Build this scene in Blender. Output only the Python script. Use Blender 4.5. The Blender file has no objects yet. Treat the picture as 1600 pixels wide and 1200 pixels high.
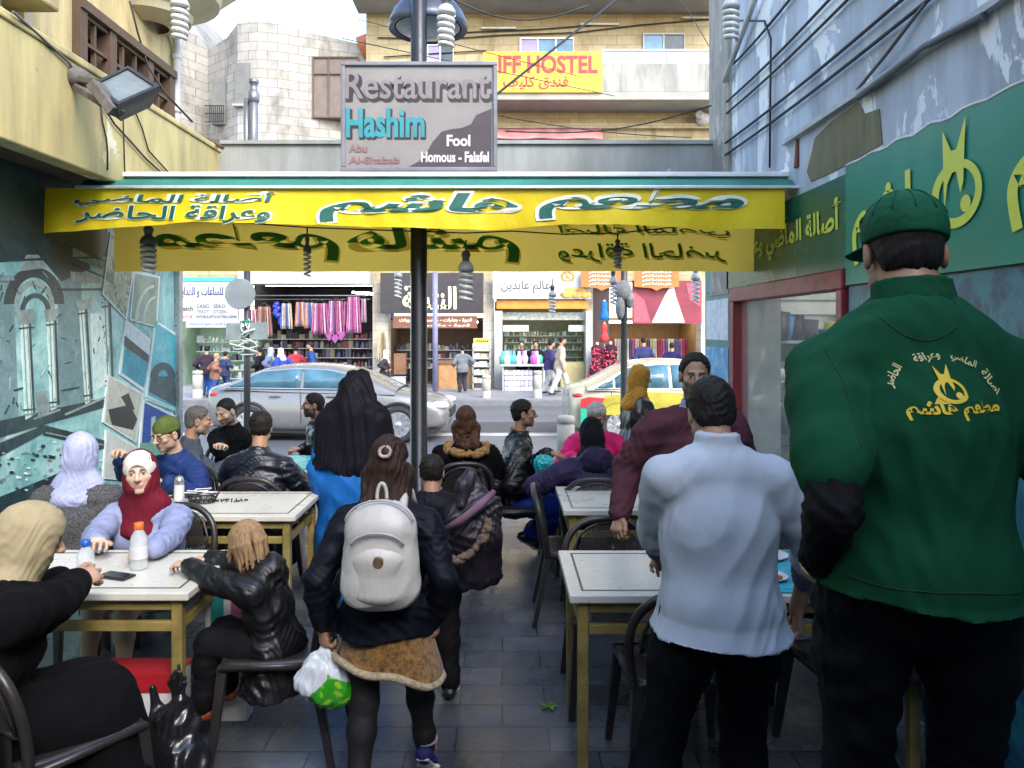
import bpy, bmesh, math, random, unicodedata
import numpy as np
from mathutils import Vector, Matrix

random.seed(7)
rng = np.random.default_rng(11)
SC = bpy.context.scene
COL = SC.collection
R = math.radians
PI = math.pi

# ---------------------------------------------------------------- camera
CAMZ = 1.85
FPX, VPX, HPY = 1200.0, 785.0, 514.0
cam_data = bpy.data.cameras.new('camera')
cam = bpy.data.objects.new('camera', cam_data)
COL.objects.link(cam)
cam.location = (0, 0, CAMZ)
cam.rotation_euler = (R(90), 0, 0)
cam_data.sensor_width = 36
cam_data.lens = 27
cam_data.shift_x = 15 / 1600
cam_data.shift_y = -86 / 1600
cam_data.clip_start = 0.05
cam_data.clip_end = 400
SC.camera = cam

# ---------------------------------------------------------------- sky, sun, exposure
SUN_ELEV, SUN_AZ = 40, 150           # veiled sun from behind the viewer's right, over the peeling wall
world = bpy.data.worlds.new('World')
SC.world = world
world.use_nodes = True
wn = world.node_tree
bg = wn.nodes['Background']
sky = wn.nodes.new('ShaderNodeTexSky')
sky.sky_type = 'NISHITA'
sky.sun_disc = False
sky.sun_elevation = R(SUN_ELEV)
sky.sun_rotation = R(SUN_AZ)
sky.air_density = 1.2
sky.dust_density = 1.5
sky.ozone_density = 1.0
wn.links.new(sky.outputs[0], bg.inputs[0])
bg.inputs[1].default_value = 0.15
sun_data = bpy.data.lights.new('sun', 'SUN')
sun = bpy.data.objects.new('sun', sun_data)
COL.objects.link(sun)
sun_data.energy = 0.75
sun_data.angle = R(25)
sun_data.color = (1.0, 0.96, 0.9)
sun.rotation_euler = (R(90 - SUN_ELEV), 0, R(30))
SC.view_settings.view_transform = 'Standard'
SC.view_settings.look = 'None'
SC.view_settings.exposure = 2.3
SC.view_settings.gamma = 1.0
SC.cycles.max_bounces = 6
SC.cycles.diffuse_bounces = 3
SC.cycles.glossy_bounces = 3
SC.cycles.transmission_bounces = 4
SC.cycles.use_denoising = True

# ---------------------------------------------------------------- helpers
def P(px, py, Y):
    """the point of the place that photo pixel (px, py) sees at depth Y"""
    return ((px - VPX) * Y / FPX, Y, CAMZ + (HPY - py) * Y / FPX)

OFF = {}

def thing(name, label, cat, loc=(0, 0, 0), group=None):
    o = bpy.data.objects.new(name, None)
    COL.objects.link(o)
    o.location = loc
    o.empty_display_size = 0.1
    OFF[o.name] = Vector(loc)
    tag(o, label, cat, group)
    return o

def tag(o, label=None, cat=None, group=None, kind=None):
    if label: o['label'] = label
    if cat: o['category'] = cat
    if group: o['group'] = group
    if kind: o['kind'] = kind
    return o

def link(name, me, parent=None, label=None):
    o = bpy.data.objects.new(name, me)
    COL.objects.link(o)
    if parent is not None:
        off = OFF[parent.name]
        if off.length > 0:
            co = np.empty(len(me.vertices) * 3, np.float32)
            me.vertices.foreach_get('co', co)
            co = co.reshape(-1, 3) - np.array(off, np.float32)
            me.vertices.foreach_set('co', co.ravel())
        o.parent = parent
        OFF[o.name] = off
    else:
        OFF[o.name] = Vector((0, 0, 0))
    if label: o['label'] = label
    return o

class MB:
    """collects shapes for ONE mesh"""
    def __init__(s):
        s.v, s.f, s.m, s.sm = [], [], [], []
        s.mi = 0
        s.smooth = False
        s.c, s.cols = None, []
    def add(s, verts, faces, smooth=None):
        b = len(s.v)
        s.v.extend([tuple(p) for p in verts])
        for f in faces:
            s.f.append([b + i for i in f]); s.m.append(s.mi)
            s.sm.append(s.smooth if smooth is None else smooth)
            if s.c is not None: s.cols.append((len(s.f) - 1, s.c))
        return s
    def box(s, c, d, rot=None):
        x, y, z = d[0] / 2, d[1] / 2, d[2] / 2
        vs = [Vector((sx * x, sy * y, sz * z)) for sx in (-1, 1) for sy in (-1, 1) for sz in (-1, 1)]
        if rot is not None: vs = [rot @ p for p in vs]
        c = Vector(c)
        return s.add([p + c for p in vs], [(0, 1, 3, 2), (4, 6, 7, 5), (0, 4, 5, 1), (2, 3, 7, 6), (0, 2, 6, 4), (1, 5, 7, 3)], False)
    def bx(s, x0, x1, y0, y1, z0, z1):
        return s.box(((x0 + x1) / 2, (y0 + y1) / 2, (z0 + z1) / 2), (x1 - x0, y1 - y0, z1 - z0))
    def beam(s, a, b, w, d, up=(0, 0, 1), w2=None, d2=None):
        a, b = Vector(a), Vector(b)
        t = (b - a).normalized(); u = t.cross(Vector(up))
        if u.length < 1e-4: u = t.cross(Vector((1, 0, 0)))
        u.normalize(); n = u.cross(t)
        w2 = w if w2 is None else w2; d2 = d if d2 is None else d2
        vs = []
        for p, ww, dd in ((a, w, d), (b, w2, d2)):
            vs += [p + u * ww / 2 * i + n * dd / 2 * j for i, j in ((-1, -1), (1, -1), (1, 1), (-1, 1))]
        return s.add(vs, [(3, 2, 1, 0), (4, 5, 6, 7), (0, 1, 5, 4), (1, 2, 6, 5), (2, 3, 7, 6), (3, 0, 4, 7)], False)
    def tube(s, path, r, n=8, caps=True, closed=False):
        path = [Vector(p) for p in path]
        rs = r if isinstance(r, (list, tuple)) else [r] * len(path)
        m = len(path); vs = []; prev = None
        for i, p in enumerate(path):
            if closed: t = path[(i + 1) % m] - path[i - 1]
            else: t = path[min(i + 1, m - 1)] - path[max(i - 1, 0)]
            if t.length < 1e-9: t = Vector((0, 0, 1))
            t.normalize()
            if prev is None:
                u = t.orthogonal().normalized()
            else:
                u = prev - t * prev.dot(t)
                u = u.normalized() if u.length > 1e-6 else t.orthogonal().normalized()
            prev = u; w = t.cross(u)
            vs += [p + (u * math.cos(2 * PI * k / n) + w * math.sin(2 * PI * k / n)) * rs[i] for k in range(n)]
        fs = []
        for i in range(m if closed else m - 1):
            j = (i + 1) % m
            fs += [(i * n + k, i * n + (k + 1) % n, j * n + (k + 1) % n, j * n + k) for k in range(n)]
        b = len(s.v)
        s.add(vs, fs, True)
        if caps and not closed:
            s.f.append([b + k for k in range(n - 1, -1, -1)]); s.m.append(s.mi); s.sm.append(False)
            s.f.append([b + (m - 1) * n + k for k in range(n)]); s.m.append(s.mi); s.sm.append(False)
        return s
    def cyl(s, a, b, r0, r1=None, n=20):
        return s.tube([a, b], [r0, r0 if r1 is None else r1], n)
    def lathe(s, c, prof, n=24, axis=(0, 0, 1), smooth=True):
        """prof: list of (radius, height along axis)"""
        ax = Vector(axis).normalized(); u = ax.orthogonal().normalized(); w = ax.cross(u); c = Vector(c)
        vs = [c + ax * h + (u * math.cos(2 * PI * k / n) + w * math.sin(2 * PI * k / n)) * max(r, 1e-5) for r, h in prof for k in range(n)]
        fs = [(i * n + k, i * n + (k + 1) % n, (i + 1) * n + (k + 1) % n, (i + 1) * n + k) for i in range(len(prof) - 1) for k in range(n)]
        return s.add(vs, fs, smooth)
    def prism(s, poly, o, u, v, depth):
        """2D polygon (in u, v from o) extruded by depth along u x v"""
        o, u, v = Vector(o), Vector(u), Vector(v); n = u.cross(v).normalized()
        k = len(poly)
        vs = [o + u * a + v * b for a, b in poly] + [o + u * a + v * b + n * depth for a, b in poly]
        return s.add(vs, [list(range(k - 1, -1, -1)), list(range(k, 2 * k))] + [(i, (i + 1) % k, k + (i + 1) % k, k + i) for i in range(k)], False)
    def quad(s, a, b, c, d):
        return s.add([a, b, c, d], [(0, 1, 2, 3)], False)
    def sphere(s, c, r, nu=16, nv=10, rot=None):
        c = Vector(c); rx, ry, rz = (r, r, r) if not isinstance(r, (tuple, list)) else r
        vs = []
        for j in range(nv + 1):
            th = PI * j / nv
            for i in range(nu):
                ph = 2 * PI * i / nu
                p = Vector((rx * math.sin(th) * math.cos(ph), ry * math.sin(th) * math.sin(ph), -rz * math.cos(th)))
                if rot is not None: p = rot @ p
                vs.append(c + p)
        return s.add(vs, [(j * nu + i, j * nu + (i + 1) % nu, (j + 1) * nu + (i + 1) % nu, (j + 1) * nu + i) for j in range(nv) for i in range(nu)], True)
    def grid(s, fn, nu, nv, smooth=True):
        vs = [fn(i / nu, j / nv) for j in range(nv + 1) for i in range(nu + 1)]
        return s.add(vs, [(j * (nu + 1) + i, j * (nu + 1) + i + 1, (j + 1) * (nu + 1) + i + 1, (j + 1) * (nu + 1) + i) for j in range(nv) for i in range(nu)], smooth)
    def mesh(s, name, mats):
        me = bpy.data.meshes.new(name)
        me.from_pydata(s.v, [], s.f)
        for m in (mats if isinstance(mats, (list, tuple)) else [mats]): me.materials.append(m)
        me.polygons.foreach_set('material_index', s.m)
        me.polygons.foreach_set('use_smooth', s.sm)
        if s.cols:
            a = me.color_attributes.new('Col', 'FLOAT_COLOR', 'CORNER')
            d = np.ones((len(me.loops), 4), np.float32)
            cm = dict(s.cols); k = 0
            for i, f in enumerate(s.f):
                d[k:k + len(f), :3] = cm.get(i, (0.5, 0.5, 0.5)); k += len(f)
            a.data.foreach_set('color', d.ravel())
        me.update()
        return me

def part(name, mb, mats, parent=None, bevel=0, label=None, solid=0):
    o = link(name, mb.mesh(name, mats), parent, label)
    if solid:
        m = o.modifiers.new('solid', 'SOLIDIFY'); m.thickness = solid; m.offset = 0
    if bevel:
        m = o.modifiers.new('bevel', 'BEVEL'); m.width = bevel; m.segments = 2; m.limit_method = 'ANGLE'; m.angle_limit = R(40)
        m.harden_normals = False
    return o

def copy_tree(o, parent=None):
    c = o.copy(); COL.objects.link(c); c.parent = parent
    OFF[c.name] = Vector((0, 0, 0))
    for ch in list(o.children): copy_tree(ch, c)
    return c

# ---------------------------------------------------------------- materials
MATS = {}
def nt_new(name):
    m = bpy.data.materials.new(name); m.use_nodes = True
    t = m.node_tree
    return m, t, t.nodes['Principled BSDF']

def N(t, kind, **kw):
    n = t.nodes.new(kind)
    for k, v in kw.items():
        if k.startswith('i_'):
            key = k[2:].replace('_', ' ')
            n.inputs[key].default_value = v
        else: setattr(n, k, v)
    return n

def c4(c): return (c[0], c[1], c[2], 1)
def shade(c, f): return tuple(max(0, min(1, x * f)) for x in c[:3])

def ramp(t, stops, interp='LINEAR'):
    r = t.nodes.new('ShaderNodeValToRGB'); r.color_ramp.interpolation = interp
    el = r.color_ramp.elements
    while len(el) < len(stops): el.new(0.5)
    for e, (p, c) in zip(el, stops):
        e.position = p; e.color = c4(c) if len(c) == 3 else c
    return r

def mixc(t, fac, a, b, blend='MIX'):
    m = t.nodes.new('ShaderNodeMix'); m.data_type = 'RGBA'; m.blend_type = blend
    def put(i, v):
        if hasattr(v, 'is_linked') or hasattr(v, 'links'): t.links.new(v, m.inputs[i])
        elif isinstance(v, (int, float)): m.inputs[i].default_value = v
        else: m.inputs[i].default_value = c4(v)
    put(0, fac); put(6, a); put(7, b)
    return m.outputs[2]

def noise(t, vec, scale, detail=4, rough=0.55, dist=0.0):
    n = t.nodes.new('ShaderNodeTexNoise')
    n.inputs['Scale'].default_value = scale; n.inputs['Detail'].default_value = detail
    n.inputs['Roughness'].default_value = rough; n.inputs['Distortion'].default_value = dist
    if vec is not None: t.links.new(vec, n.inputs['Vector'])
    return n.outputs['Fac']

def pos(t): return t.nodes.new('ShaderNodeNewGeometry').outputs['Position']
def objc(t): return t.nodes.new('ShaderNodeTexCoord').outputs['Object']
def mapping(t, vec, scale=(1, 1, 1), rot=(0, 0, 0), loc=(0, 0, 0)):
    m = t.nodes.new('ShaderNodeMapping'); t.links.new(vec, m.inputs['Vector'])
    m.inputs['Scale'].default_value = scale; m.inputs['Rotation'].default_value = rot; m.inputs['Location'].default_value = loc
    return m.outputs[0]
def bump(t, b, height, strength, dist=0.01):
    n = t.nodes.new('ShaderNodeBump'); n.inputs['Strength'].default_value = strength; n.inputs['Distance'].default_value = dist
    t.links.new(height, n.inputs['Height']); t.links.new(n.outputs[0], b.inputs['Normal'])
    return n

def M(name, col=None, rough=0.6, metal=0.0, var=0.18, vs=5.0, bmp=0.15, bs=80.0, coat=0.0, sheen=0.0, spec=0.5, attr=None, emit=0.0, bd=0.004, crease=0.0, cs=7.0):
    """plain worn surface: colour varied by noise, fine bump"""
    if name in MATS: return MATS[name]
    m, t, b = nt_new(name); L = t.links.new
    v = objc(t)
    n = noise(t, v, vs, 5, 0.6)
    if attr:
        a = t.nodes.new('ShaderNodeVertexColor'); a.layer_name = attr
        base = a.outputs[0]
        mr = ramp(t, [(0.25, (1 - var,) * 3), (0.75, (1 + 0 * var,) * 3)])
        L(n, mr.inputs[0]); L(mixc(t, 1.0, base, mr.outputs[0], 'MULTIPLY'), b.inputs['Base Color'])
    else:
        r = ramp(t, [(0.3, shade(col, 1 - var)), (0.7, shade(col, 1 + var))])
        L(n, r.inputs[0]); L(r.outputs[0], b.inputs['Base Color'])
    rr = ramp(t, [(0.2, (max(rough - 0.1, 0.02),) * 3), (0.8, (min(rough + 0.1, 1),) * 3)])
    L(noise(t, v, vs * 2.3, 3), rr.inputs[0]); L(rr.outputs[0], b.inputs['Roughness'])
    b.inputs['Metallic'].default_value = metal
    b.inputs['Coat Weight'].default_value = coat
    b.inputs['Sheen Weight'].default_value = sheen
    b.inputs['Specular IOR Level'].default_value = spec
    if emit:
        b.inputs['Emission Color'].default_value = c4(col); b.inputs['Emission Strength'].default_value = emit
    fine = bump(t, b, noise(t, v, bs, 4, 0.6), bmp, bd) if bmp else None
    if crease:
        cr = noise(t, mapping(t, v, (1.3, 1.3, 0.55), (0.3, 0.2, 0)), cs, 3, 0.45, 0.9)
        a = N(t, 'ShaderNodeMath', operation='SUBTRACT'); L(cr, a.inputs[0]); a.inputs[1].default_value = 0.5
        a2 = N(t, 'ShaderNodeMath', operation='ABSOLUTE'); L(a.outputs[0], a2.inputs[0])
        a3 = N(t, 'ShaderNodeMath', operation='POWER'); L(a2.outputs[0], a3.inputs[0]); a3.inputs[1].default_value = 1.0
        nb_ = t.nodes.new('ShaderNodeBump'); nb_.inputs['Strength'].default_value = crease; nb_.inputs['Distance'].default_value = 0.05
        L(a3.outputs[0], nb_.inputs['Height'])
        if fine: L(nb_.outputs[0], fine.inputs['Normal'])
        else: L(nb_.outputs[0], b.inputs['Normal'])
    MATS[name] = m
    return m

def glass_mat(name, tint=(0.9, 0.95, 0.95), rough=0.03, alpha=0.25):
    """clear pane: mostly see-through with a gloss"""
    if name in MATS: return MATS[name]
    m, t, b = nt_new(name)
    b.inputs['Base Color'].default_value = c4(tint); b.inputs['Roughness'].default_value = rough
    b.inputs['Alpha'].default_value = alpha; b.inputs['Specular IOR Level'].default_value = 0.9
    MATS[name] = m
    return m

def weave(name, col, rough=0.85, bs=220.0, bmp=0.3, var=0.22, vs=7.0, sheen=0.0, crease=0.10, cs=6.0):
    if max(col) < 0.03: col = shade(col, 0.55)
    return M(name, col, rough, 0, var, vs, bmp, bs, 0, sheen, 0.15, None, 0, 0.003, crease, cs)

# ---------------------------------------------------------------- writing
_FORM = {}
for _cp in range(0xFE70, 0xFEFD):
    _d = unicodedata.decomposition(chr(_cp)).split()
    if len(_d) == 2 and _d[0] in ('<isolated>', '<final>', '<initial>', '<medial>'):
        _FORM[(chr(int(_d[1], 16)), _d[0][1:-1])] = chr(_cp)
    if len(_d) == 3 and _d[0] in ('<isolated>', '<final>') and _d[1] == '0644':
        _FORM[('\u0644' + chr(int(_d[2], 16)), _d[0][1:-1])] = chr(_cp)

def shape_arabic(s):
    """joined letter forms, laid out right to left"""
    u = []; i = 0
    while i < len(s):
        if s[i] == '\u0644' and i + 1 < len(s) and (s[i:i + 2], 'isolated') in _FORM: u.append(s[i:i + 2]); i += 2
        else: u.append(s[i]); i += 1
    def joins_next(c): return c == '\u0640' or (c, 'initial') in _FORM
    def joins_prev(c): return c == '\u0640' or (c, 'final') in _FORM
    out = []
    for i, c in enumerate(u):
        p = i > 0 and joins_next(u[i - 1]) and joins_prev(c)
        n = i + 1 < len(u) and joins_next(c) and joins_prev(u[i + 1])
        form = 'medial' if p and n else 'final' if p else 'initial' if n else 'isolated'
        out.append(_FORM.get((c, form), c))
    return ''.join(reversed(out))

def text_mesh(s, w, h=None, bold=0.0, shear=0.0, arabic=False, depth=0.0, cx=0.5, cy=0.5):
    """flat lettering as arrays (verts Nx3 in XY plane, faces), fitted to a w x h box about its centre"""
    c = bpy.data.curves.new('lettering', 'FONT')
    c.body = shape_arabic(s) if arabic else s
    c.offset = bold; c.shear = shear; c.resolution_u = 3; c.extrude = 0
    o = bpy.data.objects.new('lettering', c); COL.objects.link(o)
    bpy.context.view_layer.update()
    me = bpy.data.meshes.new_from_object(o.evaluated_get(bpy.context.evaluated_depsgraph_get()))
    v = np.array([tuple(p.co) for p in me.vertices], np.float64)
    f = [list(p.vertices) for p in me.polygons]
    bpy.data.objects.remove(o); bpy.data.curves.remove(c); bpy.data.meshes.remove(me)
    if len(v) == 0: return np.zeros((0, 3)), []
    lo, hi = v.min(0), v.max(0)
    sx = w / max(hi[0] - lo[0], 1e-6); sy = sx if h is None else h / max(hi[1] - lo[1], 1e-6)
    v[:, 0] = (v[:, 0] - lo[0] - (hi[0] - lo[0]) * cx) * sx
    v[:, 1] = (v[:, 1] - lo[1] - (hi[1] - lo[1]) * cy) * sy
    return v, f

def put_text(mb, tm, o, u, v, mirror=False, warp=None):
    o, u, v = Vector(o), Vector(u).normalized(), Vector(v).normalized()
    vs, fs = tm
    pts = []
    for p in vs:
        q = o + u * (-p[0] if mirror else p[0]) + v * p[1]
        pts.append(warp(q) if warp else q)
    mb.add(pts, [list(reversed(f)) for f in fs] if mirror else fs, False)
    return mb

def backlit_cloth(m, col, amt=0.5):
    """lets daylight through a thin printed cloth"""
    t = m.node_tree; b = t.nodes['Principled BSDF']; out = t.nodes['Material Output']
    tr = t.nodes.new('ShaderNodeBsdfTranslucent'); tr.inputs['Color'].default_value = c4(col)
    mx = t.nodes.new('ShaderNodeMixShader'); mx.inputs[0].default_value = amt
    t.links.new(b.outputs[0], mx.inputs[1]); t.links.new(tr.outputs[0], mx.inputs[2]); t.links.new(mx.outputs[0], out.inputs['Surface'])
    return m
# ================================================================ surfaces of the place
def tile_floor():
    m, t, b = nt_new('slate_tiles'); L = t.links.new
    v = pos(t)
    br = N(t, 'ShaderNodeTexBrick', offset=0.5)
    L(mapping(t, v, (1, 1, 1)), br.inputs['Vector'])
    for k, x in (('Scale', 1.0), ('Mortar Size', 0.005), ('Mortar Smooth', 0.1), ('Bias', 0.0), ('Brick Width', 0.42), ('Row Height', 0.21)): br.inputs[k].default_value = x
    br.inputs['Color1'].default_value = (0.055, 0.060, 0.070, 1); br.inputs['Color2'].default_value = (0.086, 0.093, 0.106, 1); br.inputs['Mortar'].default_value = (0.024, 0.028, 0.036, 1)
    stain = ramp(t, [(0.35, (0.55,) * 3), (0.62, (1.25, 1.25, 1.22))]); L(noise(t, v, 1.7, 6, 0.65, 0.4), stain.inputs[0])
    spots = ramp(t, [(0.70, (1, 1, 1)), (0.78, (2.4, 2.4, 2.3))]); L(noise(t, v, 9, 5, 0.7), spots.inputs[0])
    c = mixc(t, 1, mixc(t, 1, br.outputs['Color'], stain.outputs[0], 'MULTIPLY'), spots.outputs[0], 'MULTIPLY')
    L(c, b.inputs['Base Color'])
    rr = ramp(t, [(0.3, (0.16,) * 3), (0.7, (0.42,) * 3)]); L(noise(t, v, 2.6, 5, 0.6), rr.inputs[0]); L(rr.outputs[0], b.inputs['Roughness'])
    h = mixc(t, 0.35, br.outputs['Fac'], noise(t, v, 28, 4)); inv = N(t, 'ShaderNodeInvert'); L(h, inv.inputs['Color'])
    bump(t, b, inv.outputs[0], 0.28, 0.006)
    return m

def stone_mat(name, c1, c2, mortar, w, h, stain=(0.45, 0.38, 0.28), amt=0.5, axis='x'):
    """ashlar blocks with weather stains, laid in world space"""
    m, t, b = nt_new(name); L = t.links.new
    v = pos(t)
    rot = (R(90), 0, 0) if axis == 'x' else (R(90), 0, R(90))
    mp = t.nodes.new('ShaderNodeVectorMath'); cmb = N(t, 'ShaderNodeCombineXYZ'); sep = N(t, 'ShaderNodeSeparateXYZ')
    L(v, sep.inputs[0]); L(sep.outputs[0 if axis == 'x' else 1], cmb.inputs[0]); L(sep.outputs[2], cmb.inputs[1])
    t.nodes.remove(mp)
    br = N(t, 'ShaderNodeTexBrick', offset=0.5); L(cmb.outputs[0], br.inputs['Vector'])
    for k, x in (('Scale', 1.0), ('Mortar Size', 0.012), ('Mortar Smooth', 0.2), ('Bias', 0.0), ('Brick Width', w), ('Row Height', h)): br.inputs[k].default_value = x
    br.inputs['Color1'].default_value = c4(c1); br.inputs['Color2'].default_value = c4(c2); br.inputs['Mortar'].default_value = c4(mortar)
    st = ramp(t, [(0.5, (0, 0, 0)), (0.72, (amt,) * 3)]); L(noise(t, mapping(t, v, (1, 1, 0.35)), 1.1, 7, 0.68, 0.5), st.inputs[0])
    c = mixc(t, st.outputs[0], br.outputs['Color'], stain)
    fine = ramp(t, [(0.3, (0.86,) * 3), (0.7, (1.08,) * 3)]); L(noise(t, v, 7, 6, 0.7), fine.inputs[0])
    L(mixc(t, 1, c, fine.outputs[0], 'MULTIPLY'), b.inputs['Base Color'])
    b.inputs['Roughness'].default_value = 0.88
    bump(t, b, mixc(t, 0.5, br.outputs['Fac'], noise(t, v, 20, 5, 0.7)), -0.5, 0.02)
    return m

def plaster_mat(name, base, streak, patch, patch_cut=0.62, streak_amt=0.6, sc=1.0, bare=None):
    """painted plaster, peeling in patches and streaked by rain"""
    m, t, b = nt_new(name); L = t.links.new
    v = pos(t)
    s = ramp(t, [(0.42, (0, 0, 0)), (0.75, (streak_amt,) * 3)]); L(noise(t, mapping(t, v, (1, 1, 0.18)), 3.2 * sc, 6, 0.65, 0.3), s.inputs[0])
    c = mixc(t, s.outputs[0], base, streak)
    big = ramp(t, [(0.35, (0.82,) * 3), (0.7, (1.1,) * 3)]); L(noise(t, v, 0.9 * sc, 5, 0.6), big.inputs[0])
    c = mixc(t, 1, c, big.outputs[0], 'MULTIPLY')
    pn = noise(t, mapping(t, v, (1, 1, 0.55)), 1.9 * sc, 8, 0.6, 0.6)
    pk = ramp(t, [(patch_cut, (0, 0, 0)), (patch_cut + 0.012, (1, 1, 1))]); L(pn, pk.inputs[0])
    c = mixc(t, pk.outputs[0], c, patch)
    if bare:
        pb = ramp(t, [(0.66, (0, 0, 0)), (0.672, (1, 1, 1))]); L(noise(t, v, 1.3 * sc, 9, 0.66, 0.3), pb.inputs[0])
        c = mixc(t, pb.outputs[0], c, bare)
    sp = ramp(t, [(0.70, (1, 1, 1)), (0.76, (0.45, 0.42, 0.38))]); L(noise(t, v, 26, 3, 0.6), sp.inputs[0])
    L(mixc(t, 1, c, sp.outputs[0], 'MULTIPLY'), b.inputs['Base Color'])
    b.inputs['Roughness'].default_value = 0.82
    h = mixc(t, 0.4, pk.outputs[0], noise(t, v, 18, 6, 0.7))
    bump(t, b, h, 0.45, 0.012)
    return m

def asphalt():
    m, t, b = nt_new('asphalt'); L = t.links.new
    v = pos(t)
    r = ramp(t, [(0.3, (0.075, 0.08, 0.09)), (0.7, (0.115, 0.12, 0.135))]); L(noise(t, mapping(t, v, (0.15, 1, 1)), 1.3, 6, 0.7), r.inputs[0])
    g = ramp(t, [(0.3, (0.8,) * 3), (0.7, (1.2,) * 3)]); L(noise(t, v, 60, 3), g.inputs[0])
    L(mixc(t, 1, r.outputs[0], g.outputs[0], 'MULTIPLY'), b.inputs['Base Color'])
    b.inputs['Roughness'].default_value = 0.5
    bump(t, b, noise(t, v, 90, 3), 0.3, 0.005)
    return m

def printed(name, cols, sc=2.0, rough=0.4):
    """printed photo panel: blotches of several printed colours"""
    m, t, b = nt_new(name); L = t.links.new
    v = pos(t)
    n = len(cols)
    r = ramp(t, [(0.28 + 0.44 * i / (n - 1), c) for i, c in enumerate(cols)]); L(noise(t, v, sc, 8, 0.68, 0.8), r.inputs[0])
    f = ramp(t, [(0.30, (0.55, 0.56, 0.58)), (0.5, (1, 1, 1)), (0.72, (1.3, 1.28, 1.22))]); L(noise(t, mapping(t, v, (1, 1, 0.6)), sc * 7 + 6, 9, 0.78, 0.6), f.inputs[0])
    L(mixc(t, 0.85, r.outputs[0], f.outputs[0], 'MULTIPLY'), b.inputs['Base Color']); b.inputs['Roughness'].default_value = rough
    return m

# ================================================================ ground
m_asph = asphalt(); m_tile = tile_floor()
kerbm = M('kerb_stone', (0.13, 0.13, 0.135), 0.7, vs=3); pave = M('pavement_stone', (0.20, 0.20, 0.21), 0.75, vs=1.5, bs=20)
def struct(name, mb, mats, bevel=0):
    o = part(name, mb, mats, None, bevel); o['kind'] = 'structure'; return o
struct('street', MB().bx(-60, 60, 10.6, 300, -0.5, -0.2), m_asph)
struct('alley_floor', MB().bx(-3.6, 3.8, -4, 7.6, -0.3, 0), m_tile)
struct('near_pavement', MB().bx(-40, 40, 7.6, 10.4, -0.3, -0.004), m_tile)
struct('near_kerb', MB().bx(-40, 40, 10.4, 10.6, -0.3, 0.0), kerbm, 0.015)
struct('far_pavement', MB().bx(-40, 40, 20.6, 60, -0.3, -0.05), pave)
struct('far_kerb', MB().bx(-40, 40, 20.4, 20.6, -0.3, -0.046), kerbm, 0.015)
struct('lane_marking', MB().bx(-40, 40, 14.75, 15.05, -0.2, -0.196), M('worn_road_paint', (0.42, 0.42, 0.41), 0.6, var=0.3, vs=3))
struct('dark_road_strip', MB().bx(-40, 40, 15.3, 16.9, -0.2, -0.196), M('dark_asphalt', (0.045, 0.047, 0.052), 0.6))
struct('raised_step', MB().bx(0.1, 2.0, -3.9, 1.95, 0, 0.27), m_tile, 0.01)

# ================================================================ left side: yellow building with the mural wall
XL, XR = -3.1, 2.0
yellow = plaster_mat('yellow_plaster', (0.56, 0.47, 0.21), (0.24, 0.19, 0.10), (0.62, 0.57, 0.40), 0.64, 0.85)
yellow2 = plaster_mat('ochre_plaster', (0.66, 0.52, 0.26), (0.22, 0.16, 0.09), (0.46, 0.42, 0.34), 0.64, 0.7, 1.6)
brown = M('brown_painted_wood', (0.09, 0.055, 0.035), 0.6, vs=12)
darkglass = M('dark_window', (0.012, 0.013, 0.016), 0.15, var=0.3)
metal_grey = M('grey_metal', (0.22, 0.23, 0.25), 0.45, 0.6)
white_pipe = M('pale_pipe', (0.55, 0.55, 0.54), 0.5)
yb = thing('yellow_building', 'weathered yellow plaster building with grilled windows over the photo mural wall', 'building', (XL, 3, 0))
part('wall', MB().bx(-3.5, XL, -4, 7.25, 0, 2.9), M('mural_wall_plaster', (0.2, 0.24, 0.25), 0.7), yb)
def parapet_mb():
    mb = MB()
    poly = [(-4.0, 2.89), (7.2, 2.89), (7.2, 3.47), (5.0, 3.52), (-4.0, 3.60)]
    mb.prism(poly, (-2.65, 0, 0), (0, 1, 0), (0, 0, 1), -0.10)
    return mb
p_ = MB(); p_.bx(-2.78, -2.65, -4, 7.2, 2.86, 3.50); p_.bx(-2.80, -2.635, -4, 7.22, 3.50, 3.55)
part('parapet', p_, yellow, yb, 0.01)
part('soffit', MB().bx(-3.45, -2.785, -4, 7.18, 2.905, 3.02), M('dark_soffit', (0.10, 0.085, 0.06), 0.9, vs=3), yb)  # soffit in a much darker brown than the parapet plaster
part('parapet_end', MB().bx(-3.1, -2.785, 7.05, 7.2, 3.03, 3.5), yellow, yb)
uw = MB()
uw.bx(-3.5, XL, -4, 4.70, 3.02, 5.4); uw.bx(-3.5, XL, 4.98, 5.55, 3.02, 5.4); uw.bx(-3.5, XL, 4.70, 4.98, 3.02, 3.74); uw.bx(-3.5, XL, 4.70, 4.98, 3.97, 5.4)
uw.bx(-3.5, XL, 5.55, 7.12, 4.22, 5.4); uw.bx(-3.5, XL, 7.12, 7.25, 3.02, 5.4)
part('upper_wall', uw, yellow2, yb)
w_ = MB().bx(-3.42, -3.38, 5.5, 7.15, 3.0, 4.3)
wo = part('window', w_, darkglass, yb)
g = MB()
for i in range(8):
    y = 5.58 + i * 0.214
    g.bx(-3.16 if i in (0, 2, 5, 7) else -3.10, -3.04 if i in (0, 2, 5, 7) else -3.07, y - (0.05 if i in (0, 2, 5, 7) else 0.014), y + (0.05 if i in (0, 2, 5, 7) else 0.014), 3.02, 4.2)
for z in (3.62, 3.8, 3.95, 4.15): g.bx(-3.085, -3.06, 5.6, 7.1, z - 0.012, z + 0.012)
for y in (5.85, 6.85):
    g.tube([(-3.05, y + 0.1 * math.cos(a), 3.68 + 0.1 * math.sin(a)) for a in np.linspace(0, 2 * PI, 20)[:-1]], 0.014, 6, closed=True)
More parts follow.
